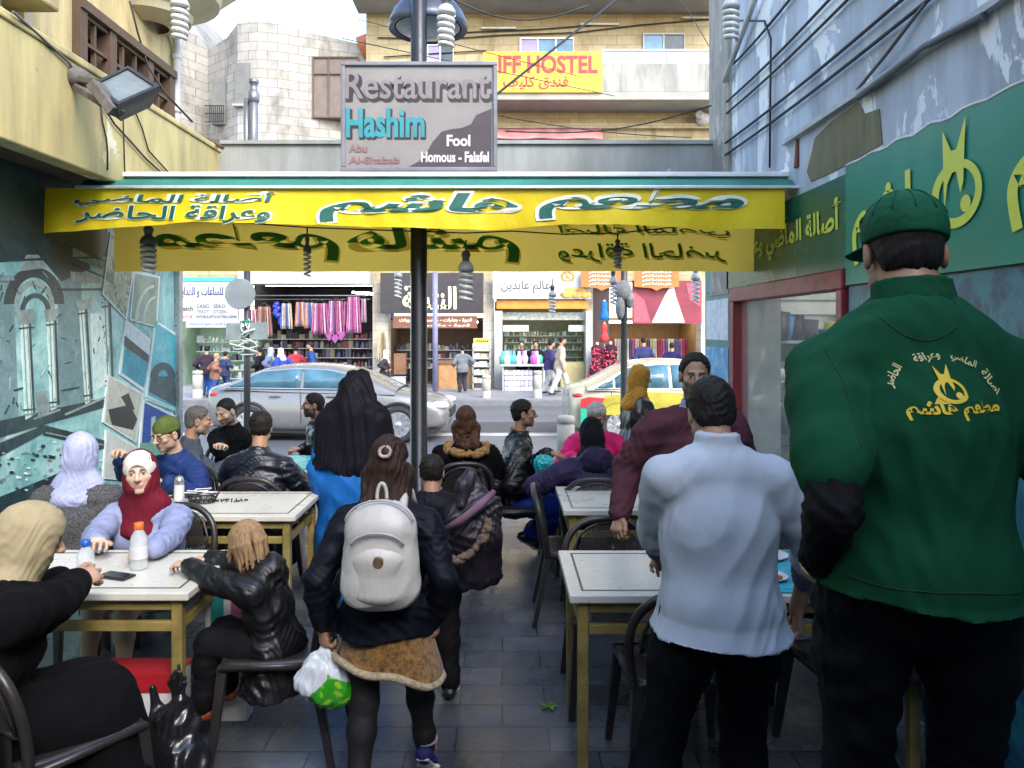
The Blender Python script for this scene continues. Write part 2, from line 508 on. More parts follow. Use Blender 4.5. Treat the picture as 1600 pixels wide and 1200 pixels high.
g.bx(-3.12, -3.02, 5.53, 7.14, 4.17, 4.24)
part('grille', g, brown, wo)
w2 = part('window', MB().bx(-3.4, -3.36, 4.66, 5.02, 3.7, 4.0), darkglass, yb)
part('sill', MB().bx(-3.3, -3.05, 4.66, 5.02, 3.70, 3.74), yellow2, w2)
cb = MB().bx(-3.1, -2.62, 1.6, 4.55, 3.72, 5.2)
part('bay_box', cb, yellow, yb, 0.015)
for k in range(4): part('lamp_holder', MB().lathe((-2.86, 3.55 + k * 0.26, 3.72), [(0.035, 0), (0.03, -0.03), (0.04, -0.05), (0.045, -0.075), (0.02, -0.1), (0, -0.1)], 12), M('pale_ceramic', (0.55, 0.5, 0.36), 0.4), yb)
# rounded balcony carried on a ribbed corbel
rb = MB()
def ring(r, z): return [Vector((-3.1 + r * math.cos(a), 6.75 + r * math.sin(a), z)) for a in np.linspace(-PI / 2, PI / 2, 25)]
prof = [(0.16, 4.50), (0.34, 4.56), (0.36, 4.62), (0.58, 4.74), (0.60, 4.80), (0.80, 4.98), (0.84, 5.02), (0.84, 5.12), (0.95, 5.14), (0.95, 5.30), (0.88, 5.34), (0.88, 5.45), (0.0, 5.45)]
vs_ = [p for r, z in prof for p in ring(r, z)]
rb.add(vs_, [(j * 25 + i, j * 25 + i + 1, (j + 1) * 25 + i + 1, (j + 1) * 25 + i) for j in range(len(prof) - 1) for i in range(24)], False)
part('round_balcony', rb, plaster_mat('cream_plaster', (0.52, 0.45, 0.30), (0.3, 0.24, 0.15), (0.6, 0.56, 0.44), 0.66, 0.5), yb)
dp = MB().tube([(-3.02, 5.6, 5.0), (-3.02, 6.6, 4.78), (-3.03, 7.05, 4.66), (-3.05, 7.2, 4.5), (-3.06, 7.21, 4.2), (-3.06, 7.21, 3.02)], 0.035, 10)
for z in (4.4, 3.9, 3.4): dp.lathe((-3.06, 7.21, z), [(0.036, -0.02), (0.046, -0.02), (0.046, 0.02), (0.036, 0.02)], 12)
part('drainpipe', dp, white_pipe, yb)
br_ = MB(); br_.beam((-2.9, 7.3, 3.70), (-2.55, 7.0, 3.50), 0.03, 0.03); br_.beam((-3.0, 7.05, 3.61), (-2.60, 7.28, 3.61), 0.03, 0.05)
part('iron_bracket', br_, brown, yb)

# ---- mural prints on the left wall: positions on the wall plane
def WL(px, py, d=0.012):
    Y = -XL * FPX / (VPX - px)
    x = XL + d
    return Vector((x, Y, CAMZ + (HPY - py) * Y / FPX))
def wl_poly(mb, pts, d): 
    vs = [WL(a, b, d) for a, b in pts]
    mb.add(vs + [Vector((XL + 0.001, p.y, p.z)) for p in vs], [list(range(len(vs)))] + [(i, len(vs) + i, len(vs) + (i + 1) % len(vs), (i + 1) % len(vs)) for i in range(len(vs))], False)
mt1 = printed('mural_print_teal', [(0.06, 0.20, 0.21), (0.22, 0.46, 0.46), (0.38, 0.62, 0.60), (0.56, 0.76, 0.71)], 1.6)
mt2 = printed('mural_print_dark', [(0.008, 0.014, 0.017), (0.02, 0.045, 0.052), (0.05, 0.11, 0.12)], 2.5)
mt3 = printed('mural_print_pale', [(0.40, 0.58, 0.55), (0.58, 0.73, 0.68), (0.72, 0.80, 0.74)], 3.5)
mt4 = printed('mural_print_stone', [(0.10, 0.15, 0.15), (0.25, 0.33, 0.32), (0.38, 0.46, 0.43)], 6)
mt5 = printed('mural_print_mid', [(0.08, 0.16, 0.18), (0.14, 0.25, 0.27), (0.2, 0.32, 0.33)], 5)
mu = thing('wall_mural', 'blue-green photo mural of an old carved stone facade along the left wall', 'mural', (XL, 5.6, 0))
mm = MB(); mm.mi = 0
mm.bx(XL - 0.02, XL + 0.004, 2.2, 7.24, 0.0, 2.88)
mm.mi = 1
wl_poly(mm, [(-60, 150), (120, 262), (140, 420), (95, 440), (60, 400), (-60, 420)], 0.0053)          # dark rock
wl_poly(mm, [(118, 262), (170, 290), (165, 400), (120, 420)], 0.0057)
def arch(cx, cy, rx, ry, w, a0=0, a1=180, n=16):
    o = [(cx - rx * math.cos(R(a0 + (a1 - a0) * i / n)), cy - ry * math.sin(R(a0 + (a1 - a0) * i / n))) for i in range(n + 1)]
    q = [(cx - (rx - w) * math.cos(R(a0 + (a1 - a0) * i / n)), cy - (ry - w) * math.sin(R(a0 + (a1 - a0) * i / n))) for i in range(n + 1)]
    return o + q[::-1]
mm.mi = 4
wl_poly(mm, [(-60, 430), (20, 430), (28, 660), (-60, 760)], 0.0049)
wl_poly(mm, [(90, 400), (125, 420), (132, 640), (88, 650)], 0.0049)
mm.mi = 1; wl_poly(mm, arch(52, 475, 47, 58, 16), 0.0069); 
mm.mi = 3; wl_poly(mm, arch(52, 480, 32, 42, 8), 0.0073); wl_poly(mm, [(40, 398), (58, 398), (72, 418), (28, 424)], 0.0077)
mm.mi = 1; wl_poly(mm, arch(54, 488, 24, 30, 7), 0.0077)
mm.mi = 2
wl_poly(mm, [(30, 505), (46, 503), (52, 648), (38, 656)], 0.0081); wl_poly(mm, [(72, 500), (86, 499), (90, 636), (78, 642)], 0.0081)
mm.mi = 3; wl_poly(mm, [(22, 486), (50, 482), (50, 500), (28, 506)], 0.0085); wl_poly(mm, [(68, 484), (90, 482), (88, 497), (70, 500)], 0.0085)
wl_poly(mm, [(54, 612), (72, 610), (76, 648), (58, 652)], 0.0077)
mm.mi = 2
wl_poly(mm, [(122, 480), (134, 478), (142, 626), (132, 632)], 0.0081); wl_poly(mm, [(158, 470), (172, 468), (176, 600), (164, 606)], 0.0077)
mm.mi = 3; wl_poly(mm, [(116, 470), (140, 466), (140, 482), (120, 486)], 0.0085); wl_poly(mm, [(108, 424), (180, 432), (180, 444), (110, 440)], 0.0077); wl_poly(mm, [(112, 386), (180, 420), (180, 430), (112, 402)], 0.0081)
mm.mi = 2; wl_poly(mm, [(140, 490), (160, 488), (164, 600), (146, 612)], 0.0061)
mm.mi = 1
wl_poly(mm, [(-60, 670), (160, 622), (165, 636), (-60, 700)], 0.0073); wl_poly(mm, [(-60, 720), (60, 664), (64, 678), (-60, 745)], 0.0077); wl_poly(mm, [(60, 662), (170, 690), (170, 704), (66, 680)], 0.0077)
wl_poly(mm, [(-60, 800), (150, 715), (152, 726), (-60, 830)], 0.0073)
rm_ = random.Random(21)
def strip(a, b, w, mi, d):                                             # a printed line from pixel a to b
    mm.mi = mi; dx, dy = b[0] - a[0], b[1] - a[1]; L_ = math.hypot(dx, dy); nx, ny = -dy / L_ * w / 2, dx / L_ * w / 2
    wl_poly(mm, [(a[0] + nx, a[1] + ny), (b[0] + nx, b[1] + ny), (b[0] - nx, b[1] - ny), (a[0] - nx, a[1] - ny)], d)
for x0, y0, x1, y1, w in ((38, 505, 45, 650, 15), (79, 500, 84, 638, 13), (128, 482, 137, 628, 11), (165, 472, 170, 604, 11)):
    strip((x0 + w * .42, y0), (x1 + w * .42, y1), 3.2, 1, .0102); strip((x0 + w * .18, y0), (x1 + w * .18, y1), 1.5, 3, .0104); strip((x0 - w * .25, y0), (x1 - w * .25, y1), 1.2, 4, .0104)
    for f in (0.0, 0.05, 0.93, 0.98): cx, cy = x0 + (x1 - x0) * f, y0 + (y1 - y0) * f; strip((cx - w * .62, cy + 1), (cx + w * .62, cy - 1), 2.6, 1 if f in (0.05, 0.93) else 3, .0106)
for a, b, w, mi in (((-40, 408), (150, 402), 3, 1), ((-40, 440), (20, 436), 4, 3), ((90, 452), (180, 452), 3, 1), ((112, 412), (180, 441), 2.4, 1), ((100, 380), (180, 415), 2.2, 1), ((95, 610), (122, 605), 2, 1), ((50, 655), (92, 640), 3, 3), ((100, 648), (178, 614), 3, 3), ((-40, 706), (55, 668), 2.2, 3), ((70, 676), (168, 697), 2, 3), ((20, 610), (34, 606), 2, 1)): strip(a, b, w, mi, .0108)
for k in range(70):                                                    # cracks and broken stone in the printed ruin
    x, y = rm_.uniform(-30, 175), rm_.uniform(410, 640); L_ = rm_.uniform(4, 22); a = rm_.uniform(0, PI); strip((x, y), (x + L_ * math.cos(a) * .5, y + L_ * math.sin(a)), rm_.uniform(.5, 1.6), rm_.choice((1, 1, 3, 4)), .0098)
for k in range(110):
    x, y = rm_.uniform(-40, 165), rm_.uniform(690, 770); r_0 = rm_.uniform(1, 4); mm.mi = rm_.choice((2, 3, 3, 1, 4)); wl_poly(mm, [(x + r_0 * rm_.uniform(.6, 1.4) * math.cos(t_), y + r_0 * rm_.uniform(.5, 1) * math.sin(t_)) for t_ in np.linspace(0, 2 * PI, 7)[:-1]][::-1], .0100)
part('print', mm, [mt1, mt2, mt3, mt4, mt5], mu)
# the smaller framed photographs laid over the mural
def photo_panel(label, corners, cols, extra=(), sc=3.0, d=0.014):
    c = WL(*corners[0], d)
    t_ = thing('photo_panel', label, 'photo', (XL, c.y, 0), 'printed photographs over the mural')
    mb = MB(); wl_poly(mb, corners, d); part('border', mb, M('photo_border', (0.62, 0.68, 0.66), 0.4), t_)
    cx = sum(p[0] for p in corners) / 4; cy = sum(p[1] for p in corners) / 4
    ins = [(cx + (p[0] - cx) * 0.9, cy + (p[1] - cy) * 0.94) for p in corners]
    mb = MB(); wl_poly(mb, ins, d + 0.0008)
    ms = [printed('photo_print', cols, sc)]
    for k, (poly, cs) in enumerate(extra):
        mb.mi = k + 1; wl_poly(mb, poly, d + 0.0014 + 0.0004 * k); ms.append(printed('photo_print', cs, 5))
    part('print', mb, ms, t_)
teal = [(0.02, 0.16, 0.22), (0.04, 0.32, 0.40), (0.10, 0.45, 0.50)]
photo_panel('photo of pale mosaic flowers, highest of the photos on the mural', [(170, 362), (212, 395), (195, 500), (157, 460)], [(0.02, 0.06, 0.05), (0.10, 0.18, 0.13), (0.5, 0.55, 0.4), (0.03, 0.1, 0.08)], sc=9)
photo_panel('grey-green photo of a curved amphitheatre below the yellow valance', [(207, 425), (248, 432), (243, 512), (200, 500)], [(0.12, 0.2, 0.17), (0.25, 0.34, 0.28), (0.36, 0.46, 0.38)], [(arch(238, 505, 30, 60, 5, 0, 90), [(0.4, 0.5, 0.42), (0.5, 0.6, 0.5)]), (arch(240, 505, 20, 42, 4, 0, 90), [(0.4, 0.5, 0.42), (0.5, 0.6, 0.5)])])
photo_panel('photo of a turquoise bay under a white sky', [(194, 500), (233, 530), (222, 612), (184, 585)], [(0.5, 0.6, 0.62), (0.62, 0.7, 0.7)], [([(192, 540), (229, 566), (222, 606), (187, 582)], teal), ([(192, 524), (230, 555), (229, 567), (191, 541)], [(0.02, 0.05, 0.06), (0.06, 0.1, 0.1)])])
photo_panel('tall photo of a dark domed shrine against turquoise sky', [(240, 500), (281, 526), (279, 645), (225, 620)], teal + [(0.3, 0.6, 0.62)], [(arch(252, 590, 20, 24, 12) , [(0.03, 0.06, 0.07), (0.06, 0.1, 0.12)]), ([(234, 588), (270, 588), (274, 636), (230, 612)], [(0.02, 0.04, 0.05), (0.08, 0.14, 0.15)]), ([(228, 620), (279, 640), (279, 646), (226, 626)], [(0.3, 0.5, 0.5), (0.4, 0.6, 0.6)])], 1.2)
photo_panel('photo of a bather floating in pale shallow water', [(166, 585), (222, 615), (210, 692), (158, 660)], [(0.30, 0.32, 0.26), (0.45, 0.47, 0.4), (0.55, 0.56, 0.5)], [([(166, 640), (200, 632), (212, 655), (205, 672), (172, 664)], [(0.015, 0.02, 0.02), (0.04, 0.05, 0.05)]), ([(186, 620), (198, 614), (208, 640), (198, 640)], [(0.02, 0.025, 0.025), (0.05, 0.05, 0.05)])])
photo_panel('photo of a small white minaret on deep blue, lowest beside the street', [(221, 625), (277, 652), (275, 740), (212, 740)], [(0.01, 0.04, 0.22), (0.02, 0.08, 0.36)], [([(234, 652), (240, 650), (244, 700), (232, 700)], [(0.4, 0.5, 0.45), (0.3, 0.45, 0.4)]), ([(216, 692), (276, 690), (275, 738), (213, 738)], [(0.1, 0.3, 0.2), (0.2, 0.4, 0.3)])], 1)
photo_panel('nearly blank pale photo behind the lavender headscarf', [(163, 672), (212, 698), (208, 752), (158, 748)], [(0.42, 0.46, 0.44), (0.5, 0.54, 0.5), (0.56, 0.6, 0.56)])
ex = MB().bx(XL - 0.1, XL + 0.05, 7.25, 7.33, 0, 2.88)
part('corner_trim', ex, M('silver_trim', (0.30, 0.36, 0.37), 0.3, 0.5), yb)

# ================================================================ right side: peeling wall
peel = plaster_mat('peeling_blue_plaster', (0.47, 0.51, 0.57), (0.22, 0.23, 0.26), (0.72, 0.73, 0.74), 0.545, 0.85, 1.3, (0.36, 0.35, 0.33))
rough_st = plaster_mat('rough_stone', (0.36, 0.33, 0.28), (0.16, 0.145, 0.12), (0.45, 0.42, 0.36), 0.6, 0.8, 3.0)
moss = plaster_mat('mossy_concrete', (0.17, 0.15, 0.08), (0.08, 0.075, 0.035), (0.33, 0.30, 0.24), 0.68, 0.7, 2.5)
rbld = thing('peeling_wall_building', 'tall side wall of peeling blue-grey plaster above the green sign boards', 'building', (XR, 4, 0))
part('upper_wall', MB().bx(XR, XR + 0.4, -4, 6.7, 2.16, 5.2), peel, rbld)
lw = MB(); lw.bx(XR, XR + 0.4, -4, 4.42, 0, 2.16); lw.bx(XR, XR + 0.4, 4.42, 6.62, 0, 0.5); lw.bx(XR, XR + 0.4, 6.62, 7.55, 0, 2.16)
part('lower_wall', lw, M('grey_lower_wall', (0.25, 0.27, 0.28), 0.7), rbld)
rs = MB().bx(XR - 0.03, XR + 0.4, 6.7, 7.32, 2.16, 5.2)
rs.bx(XR, XR + 0.4, 7.32, 7.55, 2.16, 2.9)
part('stone_corner', rs, rough_st, rbld)
# ledge line rising toward the street and the mossy patch below it
def WR(px, py, d=0.0):
    Y = XR * FPX / (px - VPX); return Vector((XR - d, Y, CAMZ + (HPY - py) * Y / FPX))
def wr_poly(mb, pts, d):
    vs = [WR(a, b, d) for a, b in pts][::-1]; n = len(vs)
    mb.add(vs + [Vector((XR - 0.001, p.y, p.z)) for p in vs], [list(range(n))] + [(i, n + i, n + (i + 1) % n, (i + 1) % n) for i in range(n)], False)
mp_ = MB(); wr_poly(mp_, [(1262, 268), (1275, 215), (1300, 190), (1342, 160), (1352, 178), (1375, 170), (1380, 225), (1345, 245), (1300, 270), (1268, 284)], 0.006)
part('bare_patch', mp_, moss, rbld)
lp = MB()
for z0, z1, w in ((3.13, 3.16, 0.05),): lp.beam((XR - 0.02, 1.6, 3.16), (XR - 0.02, 5.4, 3.15), 0.05, 0.03)
part('ledge', lp, M('pale_ledge', (0.40, 0.40, 0.40), 0.8, vs=12, bs=30), rbld)
cd = MB().tube([(XR - 0.06, 6.72, 4.02), (XR - 0.06, 5.4, 4.6), (XR - 0.06, 4.6, 4.95)], 0.025, 8)
part('conduit', cd, white_pipe, rbld)
rp = MB().beam(P(1247, 262, 5.2), P(1254, 172, 5.2), 0.055, 0.04)
part('rusty_post', rp, M('rusty_iron', (0.13, 0.04, 0.025), 0.85, 0.2, 0.4, 20), rbld)
cable_m = M('black_cable', (0.012, 0.012, 0.014), 0.6)
cable_g = M('grey_cable', (0.10, 0.10, 0.11), 0.6)
for k, (a, b) in enumerate((((1143, 108), (1240, 0)), ((1143, 157), (1303, 0)), ((1143, 175), (1332, 0)), ((1142, 221), (1418, 0)), ((1142, 240), (1458, 2)))):
    pa, pb = WR(*a, 0.03), WR(*b, 0.03)
    path = [pa.lerp(pb, i / 8) - Vector((0, 0, 0.02 * math.sin(PI * i / 8))) for i in range(9)]
    path = [pa + (pa - pb) * 0.02] + path + [pb + (pb - pa) * 0.6]
    o = part('wall_cable', MB().tube(path, 0.011, 6), cable_m)
    tag(o, ['topmost', 'second', 'third', 'fourth', 'lowest'][k] + ' of the five dark cables strung along the peeling plaster wall', 'cable', 'cables along the peeling wall')
o = part('wall_cable', MB().tube([WR(1155, 32, 0.03), WR(1205, 33, 0.05), WR(1213, 60, 0.04), WR(1210, 140, 0.03), WR(1209, 262, 0.03)], 0.008, 6), cable_m)
tag(o, 'thin cable hanging straight down across the five strung wall cables', 'cable')
o = part('wall_pipe', MB().tube([WR(1352, 152, 0.04), WR(1460, 72, 0.04), WR(1552, 25, 0.04)], 0.018, 8), cable_g)
tag(o, 'thicker dark pipe slanting up the peeling plaster wall above the green sign', 'pipe')
o = part('wall_cable', MB().tube([WR(1348, 140, 0.03), WR(1400, 85, 0.05), WR(1440, 25, 0.03), WR(1460, 0, 0.03)], 0.010, 6), cable_g)
tag(o, 'grey cable crossing the strung cables in a shallow curve', 'cable')

# ---- green sign boards with yellow lettering
green = M('sign_green', (0.006, 0.21, 0.135), 0.4, var=0.12, vs=2.0)
lime = M('sign_lime', (0.62, 0.66, 0.08), 0.5, var=0.06); cream_l = M('sign_cream', (0.75, 0.75, 0.55), 0.5, var=0.06)
def on_right(mb, s, y0, y1, z, h, arabic=True, bold=0.03, d=0.035, shear=0):
    w = abs(y1 - y0)
    put_text(mb, text_mesh(s, w, h, bold, shear, arabic), (XR - d, (y0 + y1) / 2, z), (0, -1, 0), (0, 0, 1))
def yR(px): return XR * FPX / (px - VPX)
b1 = thing('green_sign_board', 'dark green board with yellow Arabic slogan over the red window', 'sign', (XR, 5.6, 2.2))
part('board', MB().bx(XR - 0.03, XR + 0.002, 4.405, 6.75, 2.2, 2.74), M('sign_green_dark', (0.008, 0.10, 0.06), 0.3, var=0.2, vs=1.5), b1)
t_ = MB(); on_right(t_, 'أصالة الماضي وعراقة', 6.35, 4.45, 2.49, 0.27)
part('lettering', t_, lime, b1)
b2 = thing('green_sign_board', 'bright green board with big yellow Arabic name and ring emblem, nearest on right', 'sign', (XR, 3, 2.2))
bm_ = MB(); n_ = 40
top = []
for i in range(n_ + 1):
    y = 4.4 - i * (4.4 - 1.2) / n_
    top.append((y, 2.78 + 0.006 * math.sin(i * 1.9) + 0.005 * math.sin(i * 4.7)))
bm_.prism([(-y, z) for y, z in ([(4.4, 2.10)] + top + [(1.2, 2.10)])][::-1], (XR + 0.002, 0, 0), (0, -1, 0), (0, 0, 1), 0.036)
part('board', bm_, green, b2)
tr = MB().tube([(XR - 0.03, y, z + 0.006) for y, z in top], 0.009, 5)
part('torn_edge', tr, M('torn_paper', (0.6, 0.6, 0.58), 0.9), b2)
t_ = MB()
on_right(t_, 'اشم', 4.30, 3.68, 2.41, 0.42, d=0.042, bold=0.02)
part('lettering', t_, lime, b2); t_ = MB()
on_right(t_, 'مطعم', 2.98, 2.0, 2.42, 0.40, d=0.042)
part('lettering', t_, lime, b2)
# ring emblem with a forked star standing in it
def emblem(mb, o, u, v, s, d0=0.0):
    o, u, v = Vector(o), Vector(u).normalized(), Vector(v).normalized(); nrm = u.cross(v)
    outer, inner = [], []
    for i in range(36):
        a = 2 * PI * i / 36
        outer.append((0.50 * math.cos(a), 0.40 * math.sin(a) - 0.18))
        inner.append((0.02 + 0.36 * math.cos(a), 0.29 * math.sin(a) - 0.17))
    vs = [o + u * x * s + v * y * s + nrm * d0 for x, y in outer + inner]
    mb.add(vs, [(i, (i + 1) % 36, 36 + (i + 1) % 36, 36 + i) for i in range(36)], False)
    star = [(-0.26, 0.62), (-0.08, 0.34), (0.02, 0.34), (0.20, 0.68), (0.17, 0.18), (0.16, -0.06), (0.10, -0.18), (0.02, 0.08), (-0.06, 0.08), (-0.16, -0.04), (-0.22, -0.34), (-0.24, 0.10)]
    def pt(p): return o + u * p[0] * s + v * p[1] * s + nrm * (d0 + 0.001)
    mb.add([pt(p) for p in star], [list(range(len(star)))], False)
    mb.add([pt(p) for p in [(-0.62, -0.60), (-0.44, -0.34), (-0.10, -0.50), (-0.20, -0.58)]], [(0, 3, 2, 1)], False)
    mb.add([pt((0.20 + 0.10 * math.cos(a), -0.32 + 0.10 * math.sin(a))) for a in np.linspace(0, 2 * PI, 14)[:-1]], [list(range(13))], False)
t_ = MB(); emblem(t_, (XR - 0.042, 3.32, 2.50), (0, -1, 0), (0, 0, 1), 0.37)
part('emblem', t_, lime, b2)

# ---- shop window with the red frame, a lit counter room behind it
red_f = M('red_paint', (0.19, 0.02, 0.03), 0.4, var=0.25, vs=6)
sw = thing('shop_window', 'red framed restaurant window with a pale kitchen room behind the glass', 'window', (XR, 5.5, 0.5))
fr = MB()
fr.bx(XR - 0.05, XR + 0.08, 4.42, 6.62, 2.08, 2.195); fr.bx(XR - 0.05, XR + 0.08, 6.50, 6.62, 0.5, 2.08); fr.bx(XR - 0.05, XR + 0.08, 4.42, 4.50, 0.5, 2.08); fr.bx(XR - 0.05, XR + 0.08, 4.50, 6.50, 0.5, 0.58)
part('frame', fr, red_f, sw, 0.008)
part('pane', MB().bx(XR + 0.02, XR + 0.028, 4.5, 6.5, 0.58, 2.08), glass_mat('shop_glass', (0.6, 0.7, 0.68), 0.03, 0.12), sw)
wall_w = M('pale_room_wall', (0.62, 0.66, 0.62), 0.6)
rm = MB(); rm.bx(XR + 0.40, 4.6, 3.9, 3.95, 0, 2.7); rm.bx(XR + 0.40, 4.6, 7.4, 7.45, 0, 2.7); rm.bx(4.6, 4.65, 3.95, 7.4, 0, 2.7); rm.bx(XR + 0.40, 4.65, 3.9, 7.45, 2.7, 2.75)
part('back_wall', rm, wall_w, sw)
sl = MB()
for z in np.arange(0.3, 2.6, 0.14): sl.bx(4.57, 4.605, 3.96, 7.39, z, z + 0.012); sl.bx(XR + 0.45, 4.55, 7.37, 7.398, z, z + 0.012)
part('wall_slats', sl, M('grey_slat_lines', (0.28, 0.31, 0.30), 0.6), sw)
shf = MB(); shf.bx(XR + 0.7, 4.3, 6.75, 7.3, 0.86, 0.9); shf.bx(XR + 0.45, 4.3, 6.95, 7.3, 1.36, 1.39); shf.bx(XR + 0.45, 4.3, 7.0, 7.3, 1.72, 1.745); shf.bx(2.6, 2.9, 4.4, 6.6, 0.85, 0.88)
part('counter', shf, M('steel_counter', (0.4, 0.42, 0.42), 0.3, 0.8), sw)
gd = MB()
for k in range(84):
    gd.c = random.choice([(0.02, 0.02, 0.02), (0.05, 0.05, 0.06), (0.05, 0.05, 0.05), (0.03, 0.2, 0.45), (0.5, 0.45, 0.1), (0.15, 0.16, 0.17), (0.6, 0.6, 0.58)])
    x = random.uniform(2.45, 4.0); z = random.choice([0.9, 1.39, 1.39, 1.745]); h = random.uniform(0.08, 0.3)
    gd.lathe((x, random.uniform(7.0, 7.25), z), [(0, 0), (random.uniform(0.05, 0.14), 0), (random.uniform(0.05, 0.14), h), (0.02, h * 1.05), (0, h * 1.05)], 12)
o = part('kitchen_goods', gd, M('goods', attr='Col', var=0.1), sw); o['kind'] = 'stuff'
part('tube_lamp', MB().tube([(3.2, 5.2, 2.45), (4.1, 6.3, 2.45)], 0.03, 8), M('lit_tube', (1, 1, 0.95), 0.5, var=0, bmp=0, emit=12), sw)
part('slogan_board', MB().bx(XR - 0.02, XR, 6.76, 7.5, 2.2, 2.86), M('sign_teal', (0.01, 0.22, 0.22), 0.4), sw)
ps = thing('poster_column', 'narrow column of blue printed posters between the red window and the street', 'poster', (XR, 7.1, 0))
part('backing', MB().bx(XR - 0.02, XR - 0.001, 6.66, 7.5, 0, 2.19), M('sign_teal2', (0.01, 0.2, 0.2), 0.4), ps)
for z0, z1, cs in ((1.75, 2.12, [(0.4, 0.5, 0.6), (0.65, 0.72, 0.8), (0.2, 0.3, 0.5)]), (1.05, 1.68, [(0.01, 0.12, 0.4), (0.02, 0.3, 0.55), (0.4, 0.6, 0.75)]), (0.3, 1.0, [(0.01, 0.1, 0.3), (0.02, 0.25, 0.5), (0.1, 0.4, 0.5)])):
    part('poster', MB().bx(XR - 0.026, XR - 0.021, 6.72, 7.44, z0, z1), printed('poster_print', cs, 6), ps)
tm = thing('teal_wall_print', 'dark teal mottled print panel behind the man in the green cap', 'mural', (XR, 3, 0))
part('print', MB().bx(XR - 0.02, XR + 0.001, 1.2, 4.39, 0, 2.09), printed('teal_print', [(0.008, 0.025, 0.05), (0.012, 0.06, 0.11), (0.02, 0.18, 0.22), (0.015, 0.08, 0.13), (0.25, 0.4, 0.42)], 2.2), tm)

# unseen wall and canopy added behind the viewer to shade the alley
rear = thing('rear_shade_wall', 'plain unseen wall added behind the viewer to shade the alley', 'building', (0, -4, 0))
part('wall', MB().bx(-9, 9, -4.6, -4.0, 0, 5.5), M('pale_fill_plaster', (0.5, 0.48, 0.42), 0.85), rear)  # added wall, kept pale so that it also bounces light into the alley
rc = MB().bx(-3.1, 2.0, -4.0, -1.2, 2.95, 3.05); part('canopy', rc, M('shade_canopy_sheet', (0.12, 0.11, 0.10), 0.8), rear)  # unseen canopy, added to hold back light from the foreground

# concrete beam that spans the alley mouth, with two vent pipes on it
bmthing = thing('concrete_beam', 'pale grey concrete beam spanning the alley above the awning', 'beam', (-0.3, 7.3, 3.3))
bb = MB().bx(-2.64, 1.97, 7.2, 7.34, 3.28, 3.60); bb.bx(-2.64, 1.97, 7.17, 7.36, 3.58, 3.615)
part('span', bb, plaster_mat('grey_beam', (0.30, 0.315, 0.305), (0.15, 0.155, 0.14), (0.42, 0.42, 0.41), 0.64, 0.8), bmthing)
for x, r in ((-2.50, 0.028), (-2.43, 0.042)):
    vp = MB().cyl((x, 7.5, 3.3), (x, 7.5, 4.18 if r > 0.03 else 4.1), r, n=12)
    if r > 0.03: vp.lathe((x, 7.5, 4.06), [(0.042, 0), (0.055, 0.01), (0.055, 0.1), (0.035, 0.11), (0.035, 0.18), (0.05, 0.19), (0.05, 0.22), (0, 0.225)], 14)
    part('vent_pipe', vp, metal_grey, bmthing)
# ================================================================ across the street
FY = 25.0
def F(px, py, d=0.0): return Vector(P(px, py, FY - d)) if False else Vector(((px - VPX) * FY / FPX, FY - d, CAMZ + (HPY - py) * FY / FPX))
def fx(px): return (px - VPX) * FY / FPX
def fz(py): return CAMZ + (HPY - py) * FY / FPX
def fbox(mb, x0, x1, y0, y1, d0, d1):
    """box on the far facade between photo columns and rows, from d0 to d1 in front of it"""
    return mb.bx(fx(x0), fx(x1), FY - d1, FY - d0, fz(y1), fz(y0))
lime_st = stone_mat('limestone_blocks', (0.34, 0.275, 0.16), (0.42, 0.35, 0.22), (0.25, 0.20, 0.12), 0.62, 0.30, (0.20, 0.145, 0.07), 0.75)
white_st = stone_mat('white_limestone', (0.27, 0.26, 0.24), (0.34, 0.33, 0.31), (0.17, 0.16, 0.14), 0.6, 0.29, (0.09, 0.085, 0.07), 0.9)
pier_st = stone_mat('pier_stone', (0.36, 0.33, 0.28), (0.46, 0.42, 0.36), (0.28, 0.25, 0.2), 0.5, 0.3, (0.15, 0.13, 0.1), 0.6)
slabm = M('balcony_slab', (0.27, 0.26, 0.24), 0.8, vs=1.5); white_p = M('white_paint', (0.38, 0.38, 0.375), 0.5, var=0.08, vs=2)
pvc = M('white_window_frame', (0.75, 0.76, 0.77), 0.35, var=0.05)
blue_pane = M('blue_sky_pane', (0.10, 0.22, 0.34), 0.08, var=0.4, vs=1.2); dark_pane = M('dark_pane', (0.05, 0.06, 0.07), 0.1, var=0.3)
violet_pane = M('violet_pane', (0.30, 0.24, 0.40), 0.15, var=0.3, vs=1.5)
GROUND = -0.05

